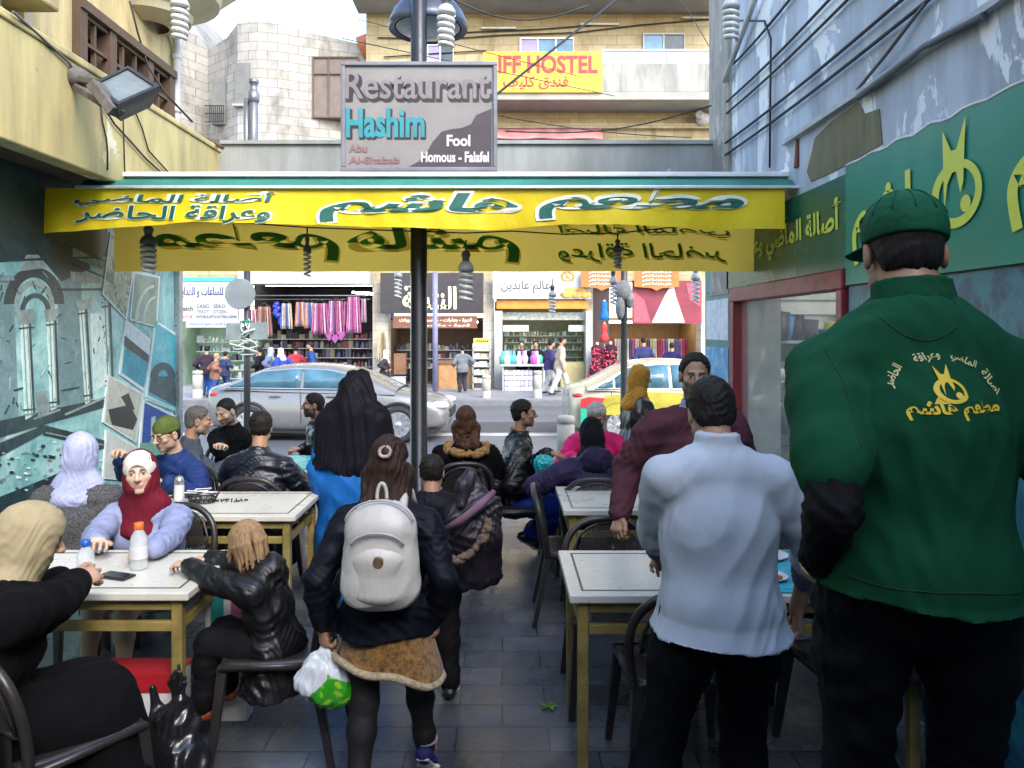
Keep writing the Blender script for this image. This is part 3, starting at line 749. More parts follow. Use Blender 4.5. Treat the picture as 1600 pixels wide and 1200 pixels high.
hb = thing('hostel_building', 'yellowish stone block building with balconies carrying the yellow hostel sign', 'building', (0, FY, GROUND))
wl_ = MB()
x_l, x_r = fx(572), 18.0
wl_.bx(x_l, x_r, FY, FY + 0.5, fz(440) , fz(-60))
part('wall', wl_, lime_st, hb)
for a, b in ((583, 607), (755, 772), (916, 926), (1094, 1110), (1110, 1650)): part('pier', MB().bx(fx(a), fx(b), FY - (0.1 if a < 1110 else .05), FY + 0.5, GROUND, fz(440)), pier_st, hb)
def window(parent, x0, x1, y0, y1, panes, frame_mat=pvc, d=0.0):
    f = MB(); w = 2.2
    fbox(f, x0, x1, y0, y0 + w, d, d + 0.08); fbox(f, x0, x1, y1 - w, y1, d, d + 0.08)
    n = len(panes); xs = [x0 + (x1 - x0) * i / n for i in range(n + 1)]
    for i, x in enumerate(xs):
        fbox(f, max(x - w / 2, x0) if i else x0, (min(x + w / 2, x1) if i < n else x1) if i else x0 + w, y0 + w, y1 - w, d, d + 0.075)
    o = part('window', f, frame_mat, parent)
    for i, m in enumerate(panes):
        q = MB(); fbox(q, xs[i] + w / 2, xs[i + 1] - w / 2, y0 + w, y1 - w, d + 0.005, d + 0.03); part('pane', q, m, o)
    s = MB(); fbox(s, x0 - 2, x1 + 2, y1, y1 + 2.5, d, d + 0.16); part('sill', s, slabm, o)
window(hb, 812, 896, 60, 110, [violet_pane, blue_pane, blue_pane]); window(hb, 1004, 1069, 53, 104, [blue_pane, dark_pane], M('grey_window_frame', (0.35, 0.34, 0.33), 0.4)); window(hb, 667, 709, 70, 112, [violet_pane, dark_pane])
q = MB(); fbox(q, 560, 1125, 6, 22, 0, 1.3); part('balcony_slab', q, slabm, hb, 0.02)
q = MB(); fbox(q, 560, 1125, -60, 6, 1.2, 1.3); part('balcony_parapet', q, white_p, hb)
q = MB(); fbox(q, 640, 1125, 164, 176, 0, 1.4); part('balcony_slab', q, slabm, hb, 0.02)
q = MB(); fbox(q, 770, 1125, 122, 164, 1.25, 1.4); part('balcony_parapet', q, plaster_mat('white_parapet', (0.29, 0.29, 0.28), (0.13, 0.12, 0.10), (0.36, 0.36, 0.36), 0.66, 0.9), hb)
q = MB(); fbox(q, 932, 1125, 103, 121, 1.32, 1.335); part('railing_pane', q, glass_mat('rail_glass', (0.5, 0.55, 0.6), 0.1, 0.6), hb)
q = MB()
for x in range(932, 1126, 48): fbox(q, x, x + 1.5, 102, 122, 1.30, 1.36)
fbox(q, 932, 1125, 100.5, 103, 1.29, 1.37); part('railing', q, metal_grey, hb)
q = MB(); fbox(q, 690, 1120, 196, 203, 0, 0.25); part('cornice', q, lime_st, hb)
for x0, x1, y in ((752, 806, 44), (906, 966, 38), (1064, 1112, 28)):
    q = MB(); fbox(q, x0, x1, y, y + 3, 0.05, 0.12); part('tube_lamp', q, M('unlit_tube', (0.5, 0.48, 0.42), 0.4), hb)
for k, (pts) in enumerate((((590, 60), (700, 62), (780, 56), (900, 52), (1000, 40), (1120, 30)), ((600, 90), (690, 84), (760, 80)), ((720, 52), (840, 47), (960, 38)))):
    q = MB().tube([F(a, b, 0.06) for a, b in pts], 0.02, 5); part('cable', q, cable_m, hb)
q = MB().sphere(F(1094, 190, 0.3), 0.22); q.cyl(F(1094, 190, 0.3), F(1085, 186, 0.6), 0.12); part('floodlight', q, white_p, hb)

hs = thing('hostel_sign', 'yellow rooftop-high hostel sign with red English and Arabic lettering', 'sign', F(850, 165, 1.5))
q = MB(); fbox(q, 757, 932, 106, 166, 1.41, 1.47); part('board', q, M('sign_yellow', (0.46, 0.31, 0.015), 0.5, var=0.08), hs)
red_l = M('sign_red', (0.42, 0.012, 0.015), 0.5, var=0.1); q = MB()
put_text(q, text_mesh('IFF HOSTEL', fx(925) - fx(779), fz(111) - fz(138), 0.035), F(852, 125, 1.475), (1, 0, 0), (0, 0, 1))
put_text(q, text_mesh('فندق كليف', fx(882) - fx(786), fz(142) - fz(162), 0.02, 0, True), F(834, 152, 1.475), (1, 0, 0), (0, 0, 1))
part('lettering', q, red_l, hs)
q = MB()
q.grid(lambda u, v: F(690 + 248 * u, 204 + 22 * v, 0.3 + 0.5 * v + 0.06 * math.sin(u * 23) * v), 30, 4)
o = part('torn_awning', q, M('faded_pink_canvas', (0.42, 0.16, 0.16), 0.8, var=0.4, vs=2), None, solid=0.02)
tag(o, 'faded torn pink awning hanging below the hostel balcony', 'awning')

# white stone building with the rounded corner at left
sb = thing('white_stone_building', 'sunlit white stone block building with rounded corner and dark shutters at left', 'building', (fx(430), FY, GROUND))
q = MB()
cx_, cy_, rr_ = fx(330), FY + 4.5, 0
path = [Vector((fx(255), FY - 1.2, 0)), Vector((fx(306), FY + 1.0, 0))]
path += [Vector((fx(350), FY + 0.2, 0)), Vector((fx(378), FY - 0.4, 0)), Vector((fx(410), FY - 0.55, 0)), Vector((fx(440), FY - 0.4, 0)), Vector((fx(480), FY + 0.0, 0)), Vector((fx(590), FY + 0.9, 0)), Vector((fx(590), FY + 6, 0)), Vector((fx(255), FY + 6, 0))]
tops = [fz(-40), fz(62)] + [fz(56), fz(44), fz(40), fz(44), fz(50), fz(60), fz(60), fz(-40)]
nb = len(path)
q.add([Vector((p.x, p.y, fz(300))) for p in path] + [Vector((p.x, p.y, z)) for p, z in zip(path, tops)], [(i, (i + 1) % nb, nb + (i + 1) % nb, nb + i) for i in range(nb)] + [list(range(nb, 2 * nb))], False)
part('wall', q, white_st, sb)
q = MB(); fbox(q, 255, 572, 300, 440, -0.6, -0.1); part('lower_wall', q, lime_st, sb)
shut = M('brown_shutter', (0.13, 0.10, 0.085), 0.6, vs=3); shut2 = M('grey_shutter', (0.12, 0.12, 0.115), 0.6)
def sbox(x0, x1, y0, y1, yy, m, name, parent, dd=0.12):
    q = MB(); q.bx(fx(x0), fx(x1), yy - dd, yy, fz(y1), fz(y0)); return part(name, q, m, parent)
w1 = sbox(328, 350, 119, 192, FY + 0.45, shut2, 'window', sb, 0.3)
q = MB()
for i in range(8): q.bx(fx(329 + i * 3), fx(329.6 + i * 3), FY - 0.1, FY - 0.06, fz(192), fz(166))
for y in (166, 178, 191): q.bx(fx(322), fx(352), FY - 0.12, FY - 0.06, fz(y + 0.8), fz(y)); 
part('balcony_rail', q, cable_m, w1)
w1 = sbox(377, 399, 107, 170, FY - 0.3, shut2, 'window', sb, 0.25); q = MB().bx(fx(374), fx(402), FY - 0.65, FY - 0.3, fz(174), fz(170)); part('sill', q, white_st, w1)
w1 = sbox(488, 560, 88, 184, FY + 0.35, shut, 'window', sb, 0.3)
q = MB()
for x in (488, 512, 536, 559): q.bx(fx(x), fx(x + 2), FY + 0.0, FY + 0.06, fz(184), fz(88))
for y in (88, 114, 182): q.bx(fx(488), fx(561), FY - 0.01, FY + 0.05, fz(y + 2), fz(y))
part('frame', q, brown, w1)
q = MB(); q.tube([F(556, 64, -1), F(575, 56, -1), F(592, 60, -1)], 0.5, 6); part('roof_edge', q, M('roof_tile', (0.45, 0.13, 0.05), 0.7), sb)

# ---- ground floor shops
def shop_box(x0, x1, ytop, depth, m, parent):
    q = MB()
    a, b, z1 = fx(x0), fx(x1), fz(ytop)
    q.bx(a, b, FY + depth, FY + depth + 0.1, GROUND, z1); q.bx(a - 0.05, a, FY + 0.5, FY + depth, GROUND, z1); q.bx(b, b + 0.05, FY + 0.5, FY + depth, GROUND, z1); q.bx(a, b, FY + 0.5, FY + depth, z1, z1 + 0.08)
    part('back_wall', q, m, parent)
    q = MB(); q.bx(a + 0.2, b - 0.2, FY + 0.9, FY + 1.0, z1 - 0.09, z1 - 0.03); part('tube_lamp', q, M('lit_shop_tube', (1, 0.97, 0.9), 0.5, var=0, bmp=0, emit=4), parent)
def goods(parent, x0, x1, rows, d, cols, hmin, hmax, wmin, wmax, name='merchandise', depth=0.25, seed=1):
    """rows: heights (photo y) of shelf boards that carry goods"""
    r = random.Random(seed); q = MB(); sh = MB()
    for y in rows:
        z = fz(y); x = fx(x0); sh.bx(fx(x0), fx(x1), FY - d, FY - d + depth, z - 0.02, z)
        while x < fx(x1) - wmin:
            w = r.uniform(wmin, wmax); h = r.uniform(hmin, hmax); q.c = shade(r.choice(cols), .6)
            if r.random() < 0.5: q.bx(x, x + w * 0.9, FY - d + 0.02, FY - d + depth - 0.04, z, z + h)
            else: q.lathe((x + w / 2, FY - d + depth / 2, z), [(w * 0.4, 0), (w * 0.42, h * 0.6), (w * 0.2, h * 0.8), (w * 0.2, h), (0, h)], 7)
            x += w
    part('shelf', sh, M('shelf_board', (0.42, 0.40, 0.36), 0.5), parent)
    o = part(name, q, M('goods', attr='Col', var=0.1), parent); o['kind'] = 'stuff'
def sign(name, label, x0, x1, y0, y1, d, m, texts, edge=None):
    t_ = thing(name, label, 'sign', F((x0 + x1) / 2, y1, d)); q = MB(); fbox(q, x0, x1, y0, y1, d - 0.12, d); part('board', q, m, t_, 0.01)
    for s, a, b, c, e, mt, ar, bold in texts:
        q = MB(); put_text(q, text_mesh(s, fx(b) - fx(a), fz(c) - fz(e), bold, 0, ar), F((a + b) / 2, (c + e) / 2, d + 0.006), (1, 0, 0), (0, 0, 1)); part('lettering', q, mt, t_)
    return t_
navy_l = M('sign_navy', (0.02, 0.03, 0.12), 0.5); black_l = M('sign_black', (0.015, 0.015, 0.018), 0.5); white_l = M('sign_white', (0.8, 0.8, 0.78), 0.5, var=0.05); blue_l = M('sign_blue', (0.03, 0.08, 0.4), 0.5)
white_b = M('white_sign_board', (0.38, 0.39, 0.41), 0.4, var=0.05)
# watch and gift shop
sa = thing('gift_shop', 'small watch and gift shop with lit green-white shelves at far left', 'shop', F(330, 605))
shop_box(270, 392, 505, 2.2, M('pale_green_wall', (0.22, 0.32, 0.25), 0.6), sa)
goods(sa, 290, 384, (535, 550, 565, 580, 594), -0.9, [(0.5, 0.6, 0.55), (0.2, 0.35, 0.3), (0.6, 0.65, 0.6), (0.05, 0.08, 0.08), (0.3, 0.5, 0.45)], 0.1, 0.22, 0.06, 0.16, seed=2)
sign('shop_sign', 'white shop sign with dark blue Arabic lettering, above the watch brand board', 280, 375, 442, 470, 0.3, white_b, [('للساعات و الهدايا', 288, 354, 449, 466, navy_l, True, 0.03)])
sign('shop_sign', 'blue-edged narrow sign strip above the white watch shop sign', 280, 372, 434, 441, 0.25, M('blue_edge', (0.05, 0.3, 0.55), 0.4), [])
sign('shop_sign', 'grey-white board of watch maker names in small capitals', 280, 378, 472, 500, 0.34, M('pale_grey_board', (0.34, 0.35, 0.36), 0.4, var=0.1), [('swatch', 283, 308, 479, 486, black_l, False, 0.02), ('CASIO   SEIKO', 314, 358, 476, 482, black_l, False, 0.01), ('TISSOT   CITIZEN', 314, 360, 485, 490, black_l, False, 0.0), ('TEL 46131108', 283, 307, 493, 497, red_l, False, 0.02), ('WATCHES & GIFTS & BATTERIES & REPAIR', 313, 376, 493, 497.5, navy_l, False, 0.02)])
sign('shop_sign', 'pale strip of tiny blue Arabic lettering under the watch names', 296, 379, 501, 512, 0.3, white_b, [('للساعات و الهدايا و جميع التصليحات', 300, 377, 503, 510, blue_l, True, 0.02)])
# scarf bazaar
sbz = thing('scarf_bazaar', 'deep dark bazaar entrance hung with pink and blue scarves', 'shop', F(490, 605))
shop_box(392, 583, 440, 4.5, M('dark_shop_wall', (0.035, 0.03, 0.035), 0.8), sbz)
q = MB(); fbox(q, 388, 585, 424, 446, 0.0, 1.0); part('canopy', q, plaster_mat('dirty_white_sheet', (0.42, 0.40, 0.36), (0.22, 0.2, 0.16), (0.48, 0.46, 0.42), 0.7, 0.5), sbz)
q = MB()
for y, d in ((463, 0.6), (468, 0.2)): q.tube([F(395, y, d), F(580, y, d)], 0.02, 6)
part('hanging_rail', q, metal_grey, sbz)
DK = [(0.02, 0.02, 0.03), (0.03, 0.03, 0.06), (0.05, 0.02, 0.03), (0.015, 0.015, 0.015), (0.12, 0.1, 0.08), (0.25, 0.04, 0.05), (0.3, 0.25, 0.15), (0.05, 0.08, 0.2), (0.15, 0.12, 0.2), (0.45, 0.42, 0.4)]
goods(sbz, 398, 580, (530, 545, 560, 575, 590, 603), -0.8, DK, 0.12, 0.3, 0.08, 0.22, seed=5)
q = MB(); q.tube([F(547, 456, -0.4), F(580, 458, -0.4)], 0.035, 6); part('tube_lamp', q, M('lit_tube', (1, 1, 0.95), 0.5), sbz)
def scarf(i, px, y0, y1, w, cols, d):
    q = MB(); r = random.Random(i); n = 6
    for k in range(n):
        q.c = cols[k % len(cols)]
        xa = px - w / 2 + w * k / n; sp = (k - n / 2 + 0.5) * 0.25 * w / n
        q.grid(lambda u, v: F(xa + sp * v * 1.6 + (w / n) * u * (1 + 0.15 * v), y0 + (y1 - y0 + r.uniform(-0.5, 0.5)) * v, d + 0.05 * math.sin(u * PI * 2 + k) + 0.02 * k % 0.05), 4, 6)
    q.c = (0.05, 0.04, 0.04); q.tube([F(px - w * 0.45, y0, d), F(px, y0 - 6, d), F(px + w * 0.45, y0, d)], 0.015, 5)
    return q
PK = [(0.45, 0.12, 0.28), (0.55, 0.32, 0.44), (0.30, 0.06, 0.18)]; PU = [(0.36, 0.18, 0.36), (0.5, 0.38, 0.5), (0.22, 0.06, 0.2)]; BL = [(0.1, 0.2, 0.45), (0.45, 0.55, 0.7), (0.55, 0.35, 0.3)]; OR = [(0.6, 0.25, 0.15), (0.65, 0.45, 0.35), (0.3, 0.2, 0.4)]; BR = [(0.3, 0.17, 0.12), (0.4, 0.3, 0.2), (0.25, 0.1, 0.12)]
sc_m = M('scarf_cloth', attr='Col', var=0.5, vs=9, rough=0.85)
for i, (px, y0, y1, w, c, d, lb) in enumerate(((402, 484, 512, 17, PK, .5, 'pink scarves hanging leftmost in the bazaar, beside the round road sign'), (421, 480, 526, 18, BR, .55, 'brown scarves with gold, second hanger from the left of the bazaar'), (454, 475, 514, 14, BL, .5, 'blue and peach scarves hanging beside the brown ones'), (475, 473, 510, 13, OR, .45, 'orange topped striped scarves on a short hanger'), (490, 474, 513, 13, OR + BL, .5, 'orange and blue mixed scarves in the middle of the rail'), (507, 475, 522, 21, PK, .6, 'pale pink scarves under a wire triangle hanger'), (530, 471, 525, 21, PU + PK, .5, 'broad lilac scarves ending in purple hearts'), (546, 472, 510, 8, PK, .45, 'narrow rose scarf behind the bright pink bunch'), (558, 465, 520, 17, [(0.62, 0.17, 0.4), (0.55, 0.33, 0.5), (0.42, 0.07, 0.25)], .6, 'bright pink scarf bunch hung highest at the right'), (573, 468, 504, 6, OR, .55, 'thin orange scarf hanging last at the right'))):
    o = part('scarf_bunch', scarf(i, px, y0, y1, w, c, d), sc_m, None, solid=0.01); tag(o, lb, 'scarves', 'scarves hung across the bazaar front')
for k, px in enumerate((521, 530, 539)):
    q = MB(); h = [(0, -1), (0.5, -0.45), (0.95, 0.1), (0.9, 0.6), (0.5, 0.85), (0, 0.55), (-0.5, 0.85), (-0.9, 0.6), (-0.95, 0.1), (-0.5, -0.45)]
    q.prism([(a * 0.13, b * 0.17) for a, b in h], F(px, 524 + (k == 1) * 4, 0.62), (1, 0, 0), (0, 0, 1), -0.05)
    o = part('heart_ornament', q, M('purple_cloth', (0.22, 0.05, 0.18), 0.8)); tag(o, ['left', 'lower middle', 'right'][k] + ' purple heart ornament hanging beneath the lilac scarves', 'ornament', 'purple hearts in the bazaar')
q = MB(); r_ = random.Random(4)
for k in range(9): q.sphere(F(442 + r_.uniform(-6, 6), 476 + k * 3.5, 0.45), 0.10, 8, 6)
o = part('ball_string', q, M('blue_balls', (0.02, 0.03, 0.30), 0.3)); tag(o, 'dark blue string of balls hung between brown and blue scarves', 'decoration')
# dark lettered shop
sd = thing('sweet_shop', 'narrow dark shop with wooden counter under the black calligraphy sign', 'shop', F(680, 605))
shop_box(607, 755, 500, 3, M('brown_shop_wall', (0.10, 0.06, 0.04), 0.7), sd)
goods(sd, 614, 750, (548, 562, 577), -1.0, DK + [(0.4, 0.35, 0.3), (0.5, 0.5, 0.48)], 0.1, 0.24, 0.07, 0.18, seed=8)
wood = M('counter_wood', (0.34, 0.18, 0.07), 0.5, var=0.25, vs=4); dwood = M('dark_wood', (0.16, 0.075, 0.035), 0.5, var=0.3, vs=6)
q = MB(); fbox(q, 684, 741, 566, 606, 0.0, 0.5); q.mi = 1; fbox(q, 682, 743, 563, 567, -0.05, 0.56); fbox(q, 682, 688, 567, 606, 0.02, 0.52); fbox(q, 720, 726, 567, 606, 0.02, 0.52)
part('counter', q, [wood, dwood], sd)
q = MB(); fbox(q, 618, 636, 552, 584, 0, 0.4); part('cabinet', q, dwood, sd)
dark_b = M('dark_sign_board', (0.028, 0.022, 0.026), 0.35)
sign('shop_sign', 'black sign board with pale Arabic calligraphy behind the thick black pole', 598, 756, 428, 490, 0.5, dark_b, [('النتشة', 632, 715, 448, 484, M('sign_gold', (0.75, 0.68, 0.42), 0.5), True, 0.03)])
sign('shop_sign', 'brown strip sign with small cream Arabic words under the black sign', 616, 746, 494, 513, 0.35, M('brown_board', (0.16, 0.06, 0.035), 0.5), [('قهوة - بهارات - مكسرات - حلويات', 626, 738, 497, 504, cream_l, True, 0.02), ('قهوة - مكسرات', 650, 735, 506, 511, cream_l, True, 0.02)])
q = MB()
for k in range(5):
    a = k - 2; q.c = [(0.5, 0.42, 0.25), (0.6, 0.53, 0.36), (0.45, 0.36, 0.2)][k % 3]
    q.grid(lambda u, v: F(599 + a * 2.2 + u * 4 + a * v * 1.4, 518 + 46 * v, 0.55 + 0.08 * math.sin(u * 5 + k)), 4, 5)
o = part('hanging_cloth', q, sc_m, None, solid=0.01); tag(o, 'cream cloth bundle hung on the stone pier beside the bazaar', 'cloth')
for k, (x0, x1, y0, y1, c) in enumerate(((590, 606, 586, 606, (0.02, 0.25, 0.5)), (606, 622, 588, 606, (0.6, 0.6, 0.58)), (622, 640, 587, 606, (0.68, 0.67, 0.62)))):
    q = MB(); fbox(q, x0, x1 - 1, y0, y1, 0.8, 1.2); q.mi = 1; fbox(q, x0 - 0.5, x1 - 0.5, y0 - 1.5, y0 + 1, 0.78, 1.22)
    o = part('plastic_tub', q, [M('tub_%d' % k, c, 0.4), M('tub_lid', (0.3, 0.4, 0.5), 0.4)]); tag(o, ['blue tub on the far pavement at the foot of the stone pier', 'white tub between the blue one and another white one', 'wider white tub nearest the dark shop door'][k], 'tub', 'tubs by the stone pier')
# magazine rack
rk = thing('magazine_rack', 'tall narrow white rack of printed packets beside the wooden counter', 'rack', F(755, 606, 0.6))
q = MB(); fbox(q, 741, 766, 536, 606, 0.5, 0.56)
for y in (546, 558, 570, 582, 594, 604): fbox(q, 740, 767, y, y + 1.5, 0.5, 0.9)
fbox(q, 740, 741.5, 536, 606, 0.5, 0.9); fbox(q, 765.5, 767, 536, 606, 0.5, 0.9)
part('frame', q, white_p, rk)
q = MB(); fbox(q, 741, 766, 528, 536, 0.5, 0.56); part('header', q, M('header_yellow', (0.7, 0.5, 0.1), 0.5), rk)
q = MB(); put_text(q, text_mesh('Abasse', fx(764) - fx(744), None, 0.02), F(754, 532, 0.566), (1, 0, 0), (0, 0, 1)); part('lettering', q, black_l, rk)
q = MB(); r_ = random.Random(6)
for y in (546, 558, 570, 582, 594):
    for k in range(6):
        q.c = r_.choice([(0.6, 0.6, 0.55), (0.7, 0.68, 0.6), (0.4, 0.35, 0.25), (0.75, 0.72, 0.66), (0.5, 0.3, 0.2)]); fbox(q, 742.5 + k * 3.9, 746 + k * 3.9, y - r_.uniform(5, 8), y, 0.62, 0.8)
part('packets', q, M('goods', attr='Col', var=0.1), rk)
# accessories shop
ab = thing('accessories_shop', 'bright shop with pale green shelves under the white Arabic sign', 'shop', F(845, 605))
shop_box(775, 918, 470, 3, M('cream_green_wall', (0.20, 0.22, 0.14), 0.6), ab)
goods(ab, 788, 915, (525, 536, 548, 560, 572), -1.2, [(0.4, 0.45, 0.3), (0.6, 0.62, 0.5), (0.2, 0.25, 0.15), (0.65, 0.65, 0.6), (0.12, 0.2, 0.16), (0.3, 0.5, 0.45)], 0.1, 0.18, 0.05, 0.14, seed=12)
for a, b in ((773, 785), (914, 924)): q = MB(); fbox(q, a, b, 486, 606, 0.11, 0.3); part('door_jamb', q, white_p, ab)
q = MB(); fbox(q, 785, 914, 488, 500, -0.1, 0.0); part('transom', q, M('etched_transom', (0.35, 0.36, 0.33), 0.3, var=0.5, vs=9), ab)
for a, b in ((786, 826), (888, 914)): q = MB(); fbox(q, a, b, 508, 518, 0.05, 0.08); part('notice', q, white_p, ab)
q = MB(); fbox(q, 876, 914, 566, 606, -0.6, 0.0); part('side_counter', q, M('olive_counter', (0.30, 0.26, 0.12), 0.5), ab)
sign('shop_sign', 'big white sign with thin grey Arabic lettering and food picture', 770, 921, 425, 468, 0.5, white_b, [('عالم عابدين', 783, 858, 440, 460, M('sign_grey', (0.05, 0.05, 0.06), 0.5), True, 0.01)])
q = MB()
for k in range(8): q.tube([F(884 + 9 * math.cos(a) + k % 3, 433 + 7 * math.sin(a * (1 + k % 2)), 0.51) for a in np.linspace(0, 2 * PI, 13)[:-1]], 0.02, 5, closed=True) if k < 3 else q.sphere(F(884 + (k - 3) * 7, 455 + (k % 2) * 6, 0.52), (0.22, 0.03, 0.12), 10, 6)
o = part('sign_picture', q, M('picture_gold', (0.5, 0.28, 0.06), 0.5, var=0.5, vs=6)); tag(o, 'printed golden pastry picture on the right of the white Arabic sign', 'picture')
sign('shop_sign', 'orange banner strip beneath the white Arabic sign', 776, 918, 470, 483, 0.35, M('orange_strip', (0.48, 0.2, 0.02), 0.5, var=0.25, vs=3), [])
st_ = thing('display_table', 'pavement table stacked with pink and white boxed goods before the bright shop', 'table', F(806, 606, 1.2))
q = MB(); fbox(q, 783, 850, 566, 569, 0.6, 1.5); 
for x in (785, 846): fbox(q, x, x + 2, 569, 606, 0.65, 0.72); fbox(q, x, x + 2, 569, 606, 1.38, 1.45)
part('tabletop', q, white_p, st_)
q = MB(); r_ = random.Random(9)
for y0 in (606, 598, 590, 582): 
    for k in range(7): q.c = r_.choice([(0.7, 0.68, 0.72), (0.6, 0.55, 0.65), (0.75, 0.72, 0.74), (0.45, 0.4, 0.55)]); fbox(q, 788 + k * 6, 793.5 + k * 6, y0 - 7, y0, 1.0, 1.35)
for k in range(22): q.c = r_.choice([(0.65, 0.1, 0.4), (0.3, 0.15, 0.45), (0.7, 0.66, 0.6), (0.1, 0.4, 0.6), (0.06, 0.35, 0.25), (0.6, 0.7, 0.75)]); x = r_.uniform(785, 846); q.lathe(F(x, 566, r_.uniform(0.7, 1.4)), [(0, 0), (0.09, 0), (0.1, 0.2), (0.04, 0.3), (0.04, 0.4), (0, 0.4)], 8)
o = part('merchandise', q, M('goods', attr='Col', var=0.1), st_); o['kind'] = 'stuff'
# dress shop
sdz = thing('dress_shop', 'dress shop with warm lit interior under the red wedding dress banner', 'shop', F(1010, 605))
shop_box(926, 1094, 500, 3, M('warm_shop_wall', (0.34, 0.20, 0.08), 0.6), sdz)
goods(sdz, 960, 1090, (590, 603), -1.3, [(0.5, 0.2, 0.1), (0.6, 0.4, 0.15), (0.3, 0.1, 0.12), (0.6, 0.55, 0.4)], 0.3, 0.5, 0.1, 0.2, seed=14)
q = MB(); r_ = random.Random(3)
for k in range(26):
    x = 962 + k * 4.8; q.c = r_.choice([(0.55, 0.2, 0.05), (0.35, 0.05, 0.07), (0.6, 0.5, 0.2), (0.1, 0.1, 0.2), (0.6, 0.55, 0.45), (0.5, 0.1, 0.25)])
    q.grid(lambda u, v: F(x + 4 * u + v * (u - 0.5) * 1.5, 530 + 40 * v, -0.9 + 0.06 * math.sin(u * 6 + k)), 3, 4)
o = part('hung_clothes', q, sc_m, sdz, solid=0.02); o['kind'] = 'stuff'
red_b = thing('dress_banner', 'dark red hanging banner printed with a white wedding dress', 'banner', F(1037, 505, 0.5))
q = MB(); fbox(q, 984, 1090, 440, 506, 0.44, 0.5); part('board', q, M('banner_red', (0.17, 0.010, 0.03), 0.5, var=0.35, vs=1.5), red_b)
q = MB(); q.add([F(a, b, 0.51) for a, b in ((1041, 450), (1048, 450), (1050, 462), (1064, 504), (1014, 504), (1034, 462))], [(0, 1, 2, 3, 4, 5)], False); part('dress_print', q, M('print_white', (0.72, 0.62, 0.62), 0.6, var=0.15, vs=6), red_b)
q = MB(); q.add([F(a, b, 0.51) for a, b in ((986, 455), (1002, 470), (1012, 504), (986, 504))], [(0, 1, 2, 3)], False); q.add([F(a, b, 0.512) for a, b in ((1066, 444), (1088, 444), (1088, 480), (1072, 470))], [(0, 1, 2, 3)], False); part('pattern_print', q, M('print_rose', (0.42, 0.06, 0.09), 0.6, var=0.3, vs=8), red_b)
orng = M('orange_pennant', (0.40, 0.12, 0.025), 0.6, var=0.15)
for k, (x0, x1) in enumerate(((904, 968), (985, 1053))):
    t_ = thing('orange_pennant', ['left orange pennant with small white Arabic print, beside the food picture', 'right orange pennant with small white Arabic print, over the dress banner'][k], 'pennant', F((x0 + x1) / 2, 450, 0.7), 'orange pennants')
    q = MB(); q.prism([(fx(a), fz(b)) for a, b in ((x0, 450), ((x0 + x1) / 2 - 8, 452), ((x0 + x1) / 2, 456), ((x0 + x1) / 2 + 8, 452), (x1, 450), (x1, 424), (x0, 424))], (0, FY - 0.7, 0), (1, 0, 0), (0, 0, 1), 0.03); part('cloth', q, orng, t_)
    q = MB()
    for j in range(4): put_text(q, text_mesh('هاشم مطعم اصالة الماضي', fx(x1) - fx(x0) - 0.5, 0.13, 0.0, 0, True), F((x0 + x1) / 2, 428 + j * 6, 0.74), (1, 0, 0), (0, 0, 1))
    part('lettering', q, white_l, t_)
# street-side dress dummies
def dummy(px, y0, y1, d, col, dots, label):
    t_ = thing('dress_form', label, 'mannequin', F(px, 605, d), 'dress forms of the dress shop')
    z1, z0 = fz(y0), fz(y1); h = z1 - z0; c = F(px, y1, d); q = MB()
    q.lathe(c, [(0.05, 0), (h * 0.26, 0), (h * 0.23, h * 0.25), (h * 0.14, h * 0.55), (h * 0.16, h * 0.72), (h * 0.17, h * 0.86), (h * 0.10, h * 0.93), (0.06, h * 0.95)], 18)
    m = weave('dress_' + label[:6], col)
    part('dress', q, m, t_)
    q = MB(); q.lathe(c, [(0.05, h * 0.94), (0.05, h), (0.03, h * 1.02), (0, h * 1.02)], 10); q.cyl(c, (c.x, c.y, GROUND), 0.025, n=8); part('stand', q, M('pale_stand', (0.5, 0.4, 0.3), 0.5), t_)
    if dots:
        q = MB(); r = random.Random(px)
        for i in range(90):
            a = r.uniform(PI, 2 * PI); f = r.uniform(0.03, 0.85); rad = h * np.interp(f, [0, 0.25, 0.55, 0.72, 0.86], [0.26, 0.23, 0.14, 0.16, 0.17])
            q.sphere((c.x + rad * math.cos(a), c.y + rad * math.sin(a), c.z + f * h), 0.03, 6, 4)
        o = part('dots', q, M('dot_white', dots, 0.6), t_)
dummy(929, 535, 590, 0.7, (0.07, 0.015, 0.03), (0.5, 0.05, 0.08), 'dark red patterned long dress on a stand, left of the dotted one')
dummy(948, 534, 597, 0.9, (0.03, 0.012, 0.02), (0.7, 0.6, 0.6), 'black dress with white dots on a stand by the shop edge')
dummy(941, 470, 500, 0.5, (0.02, 0.12, 0.35), None, 'blue dress hung high on the column between the shops')
dummy(941, 505, 533, 0.5, (0.45, 0.05, 0.05), None, 'red top hung under the blue dress on the column')
q = MB(); fbox(q, 926, 954, 440, 606, -0.4, -0.3); o = part('door_panel', q, M('dark_panel', (0.05, 0.03, 0.035), 0.6), sdz)

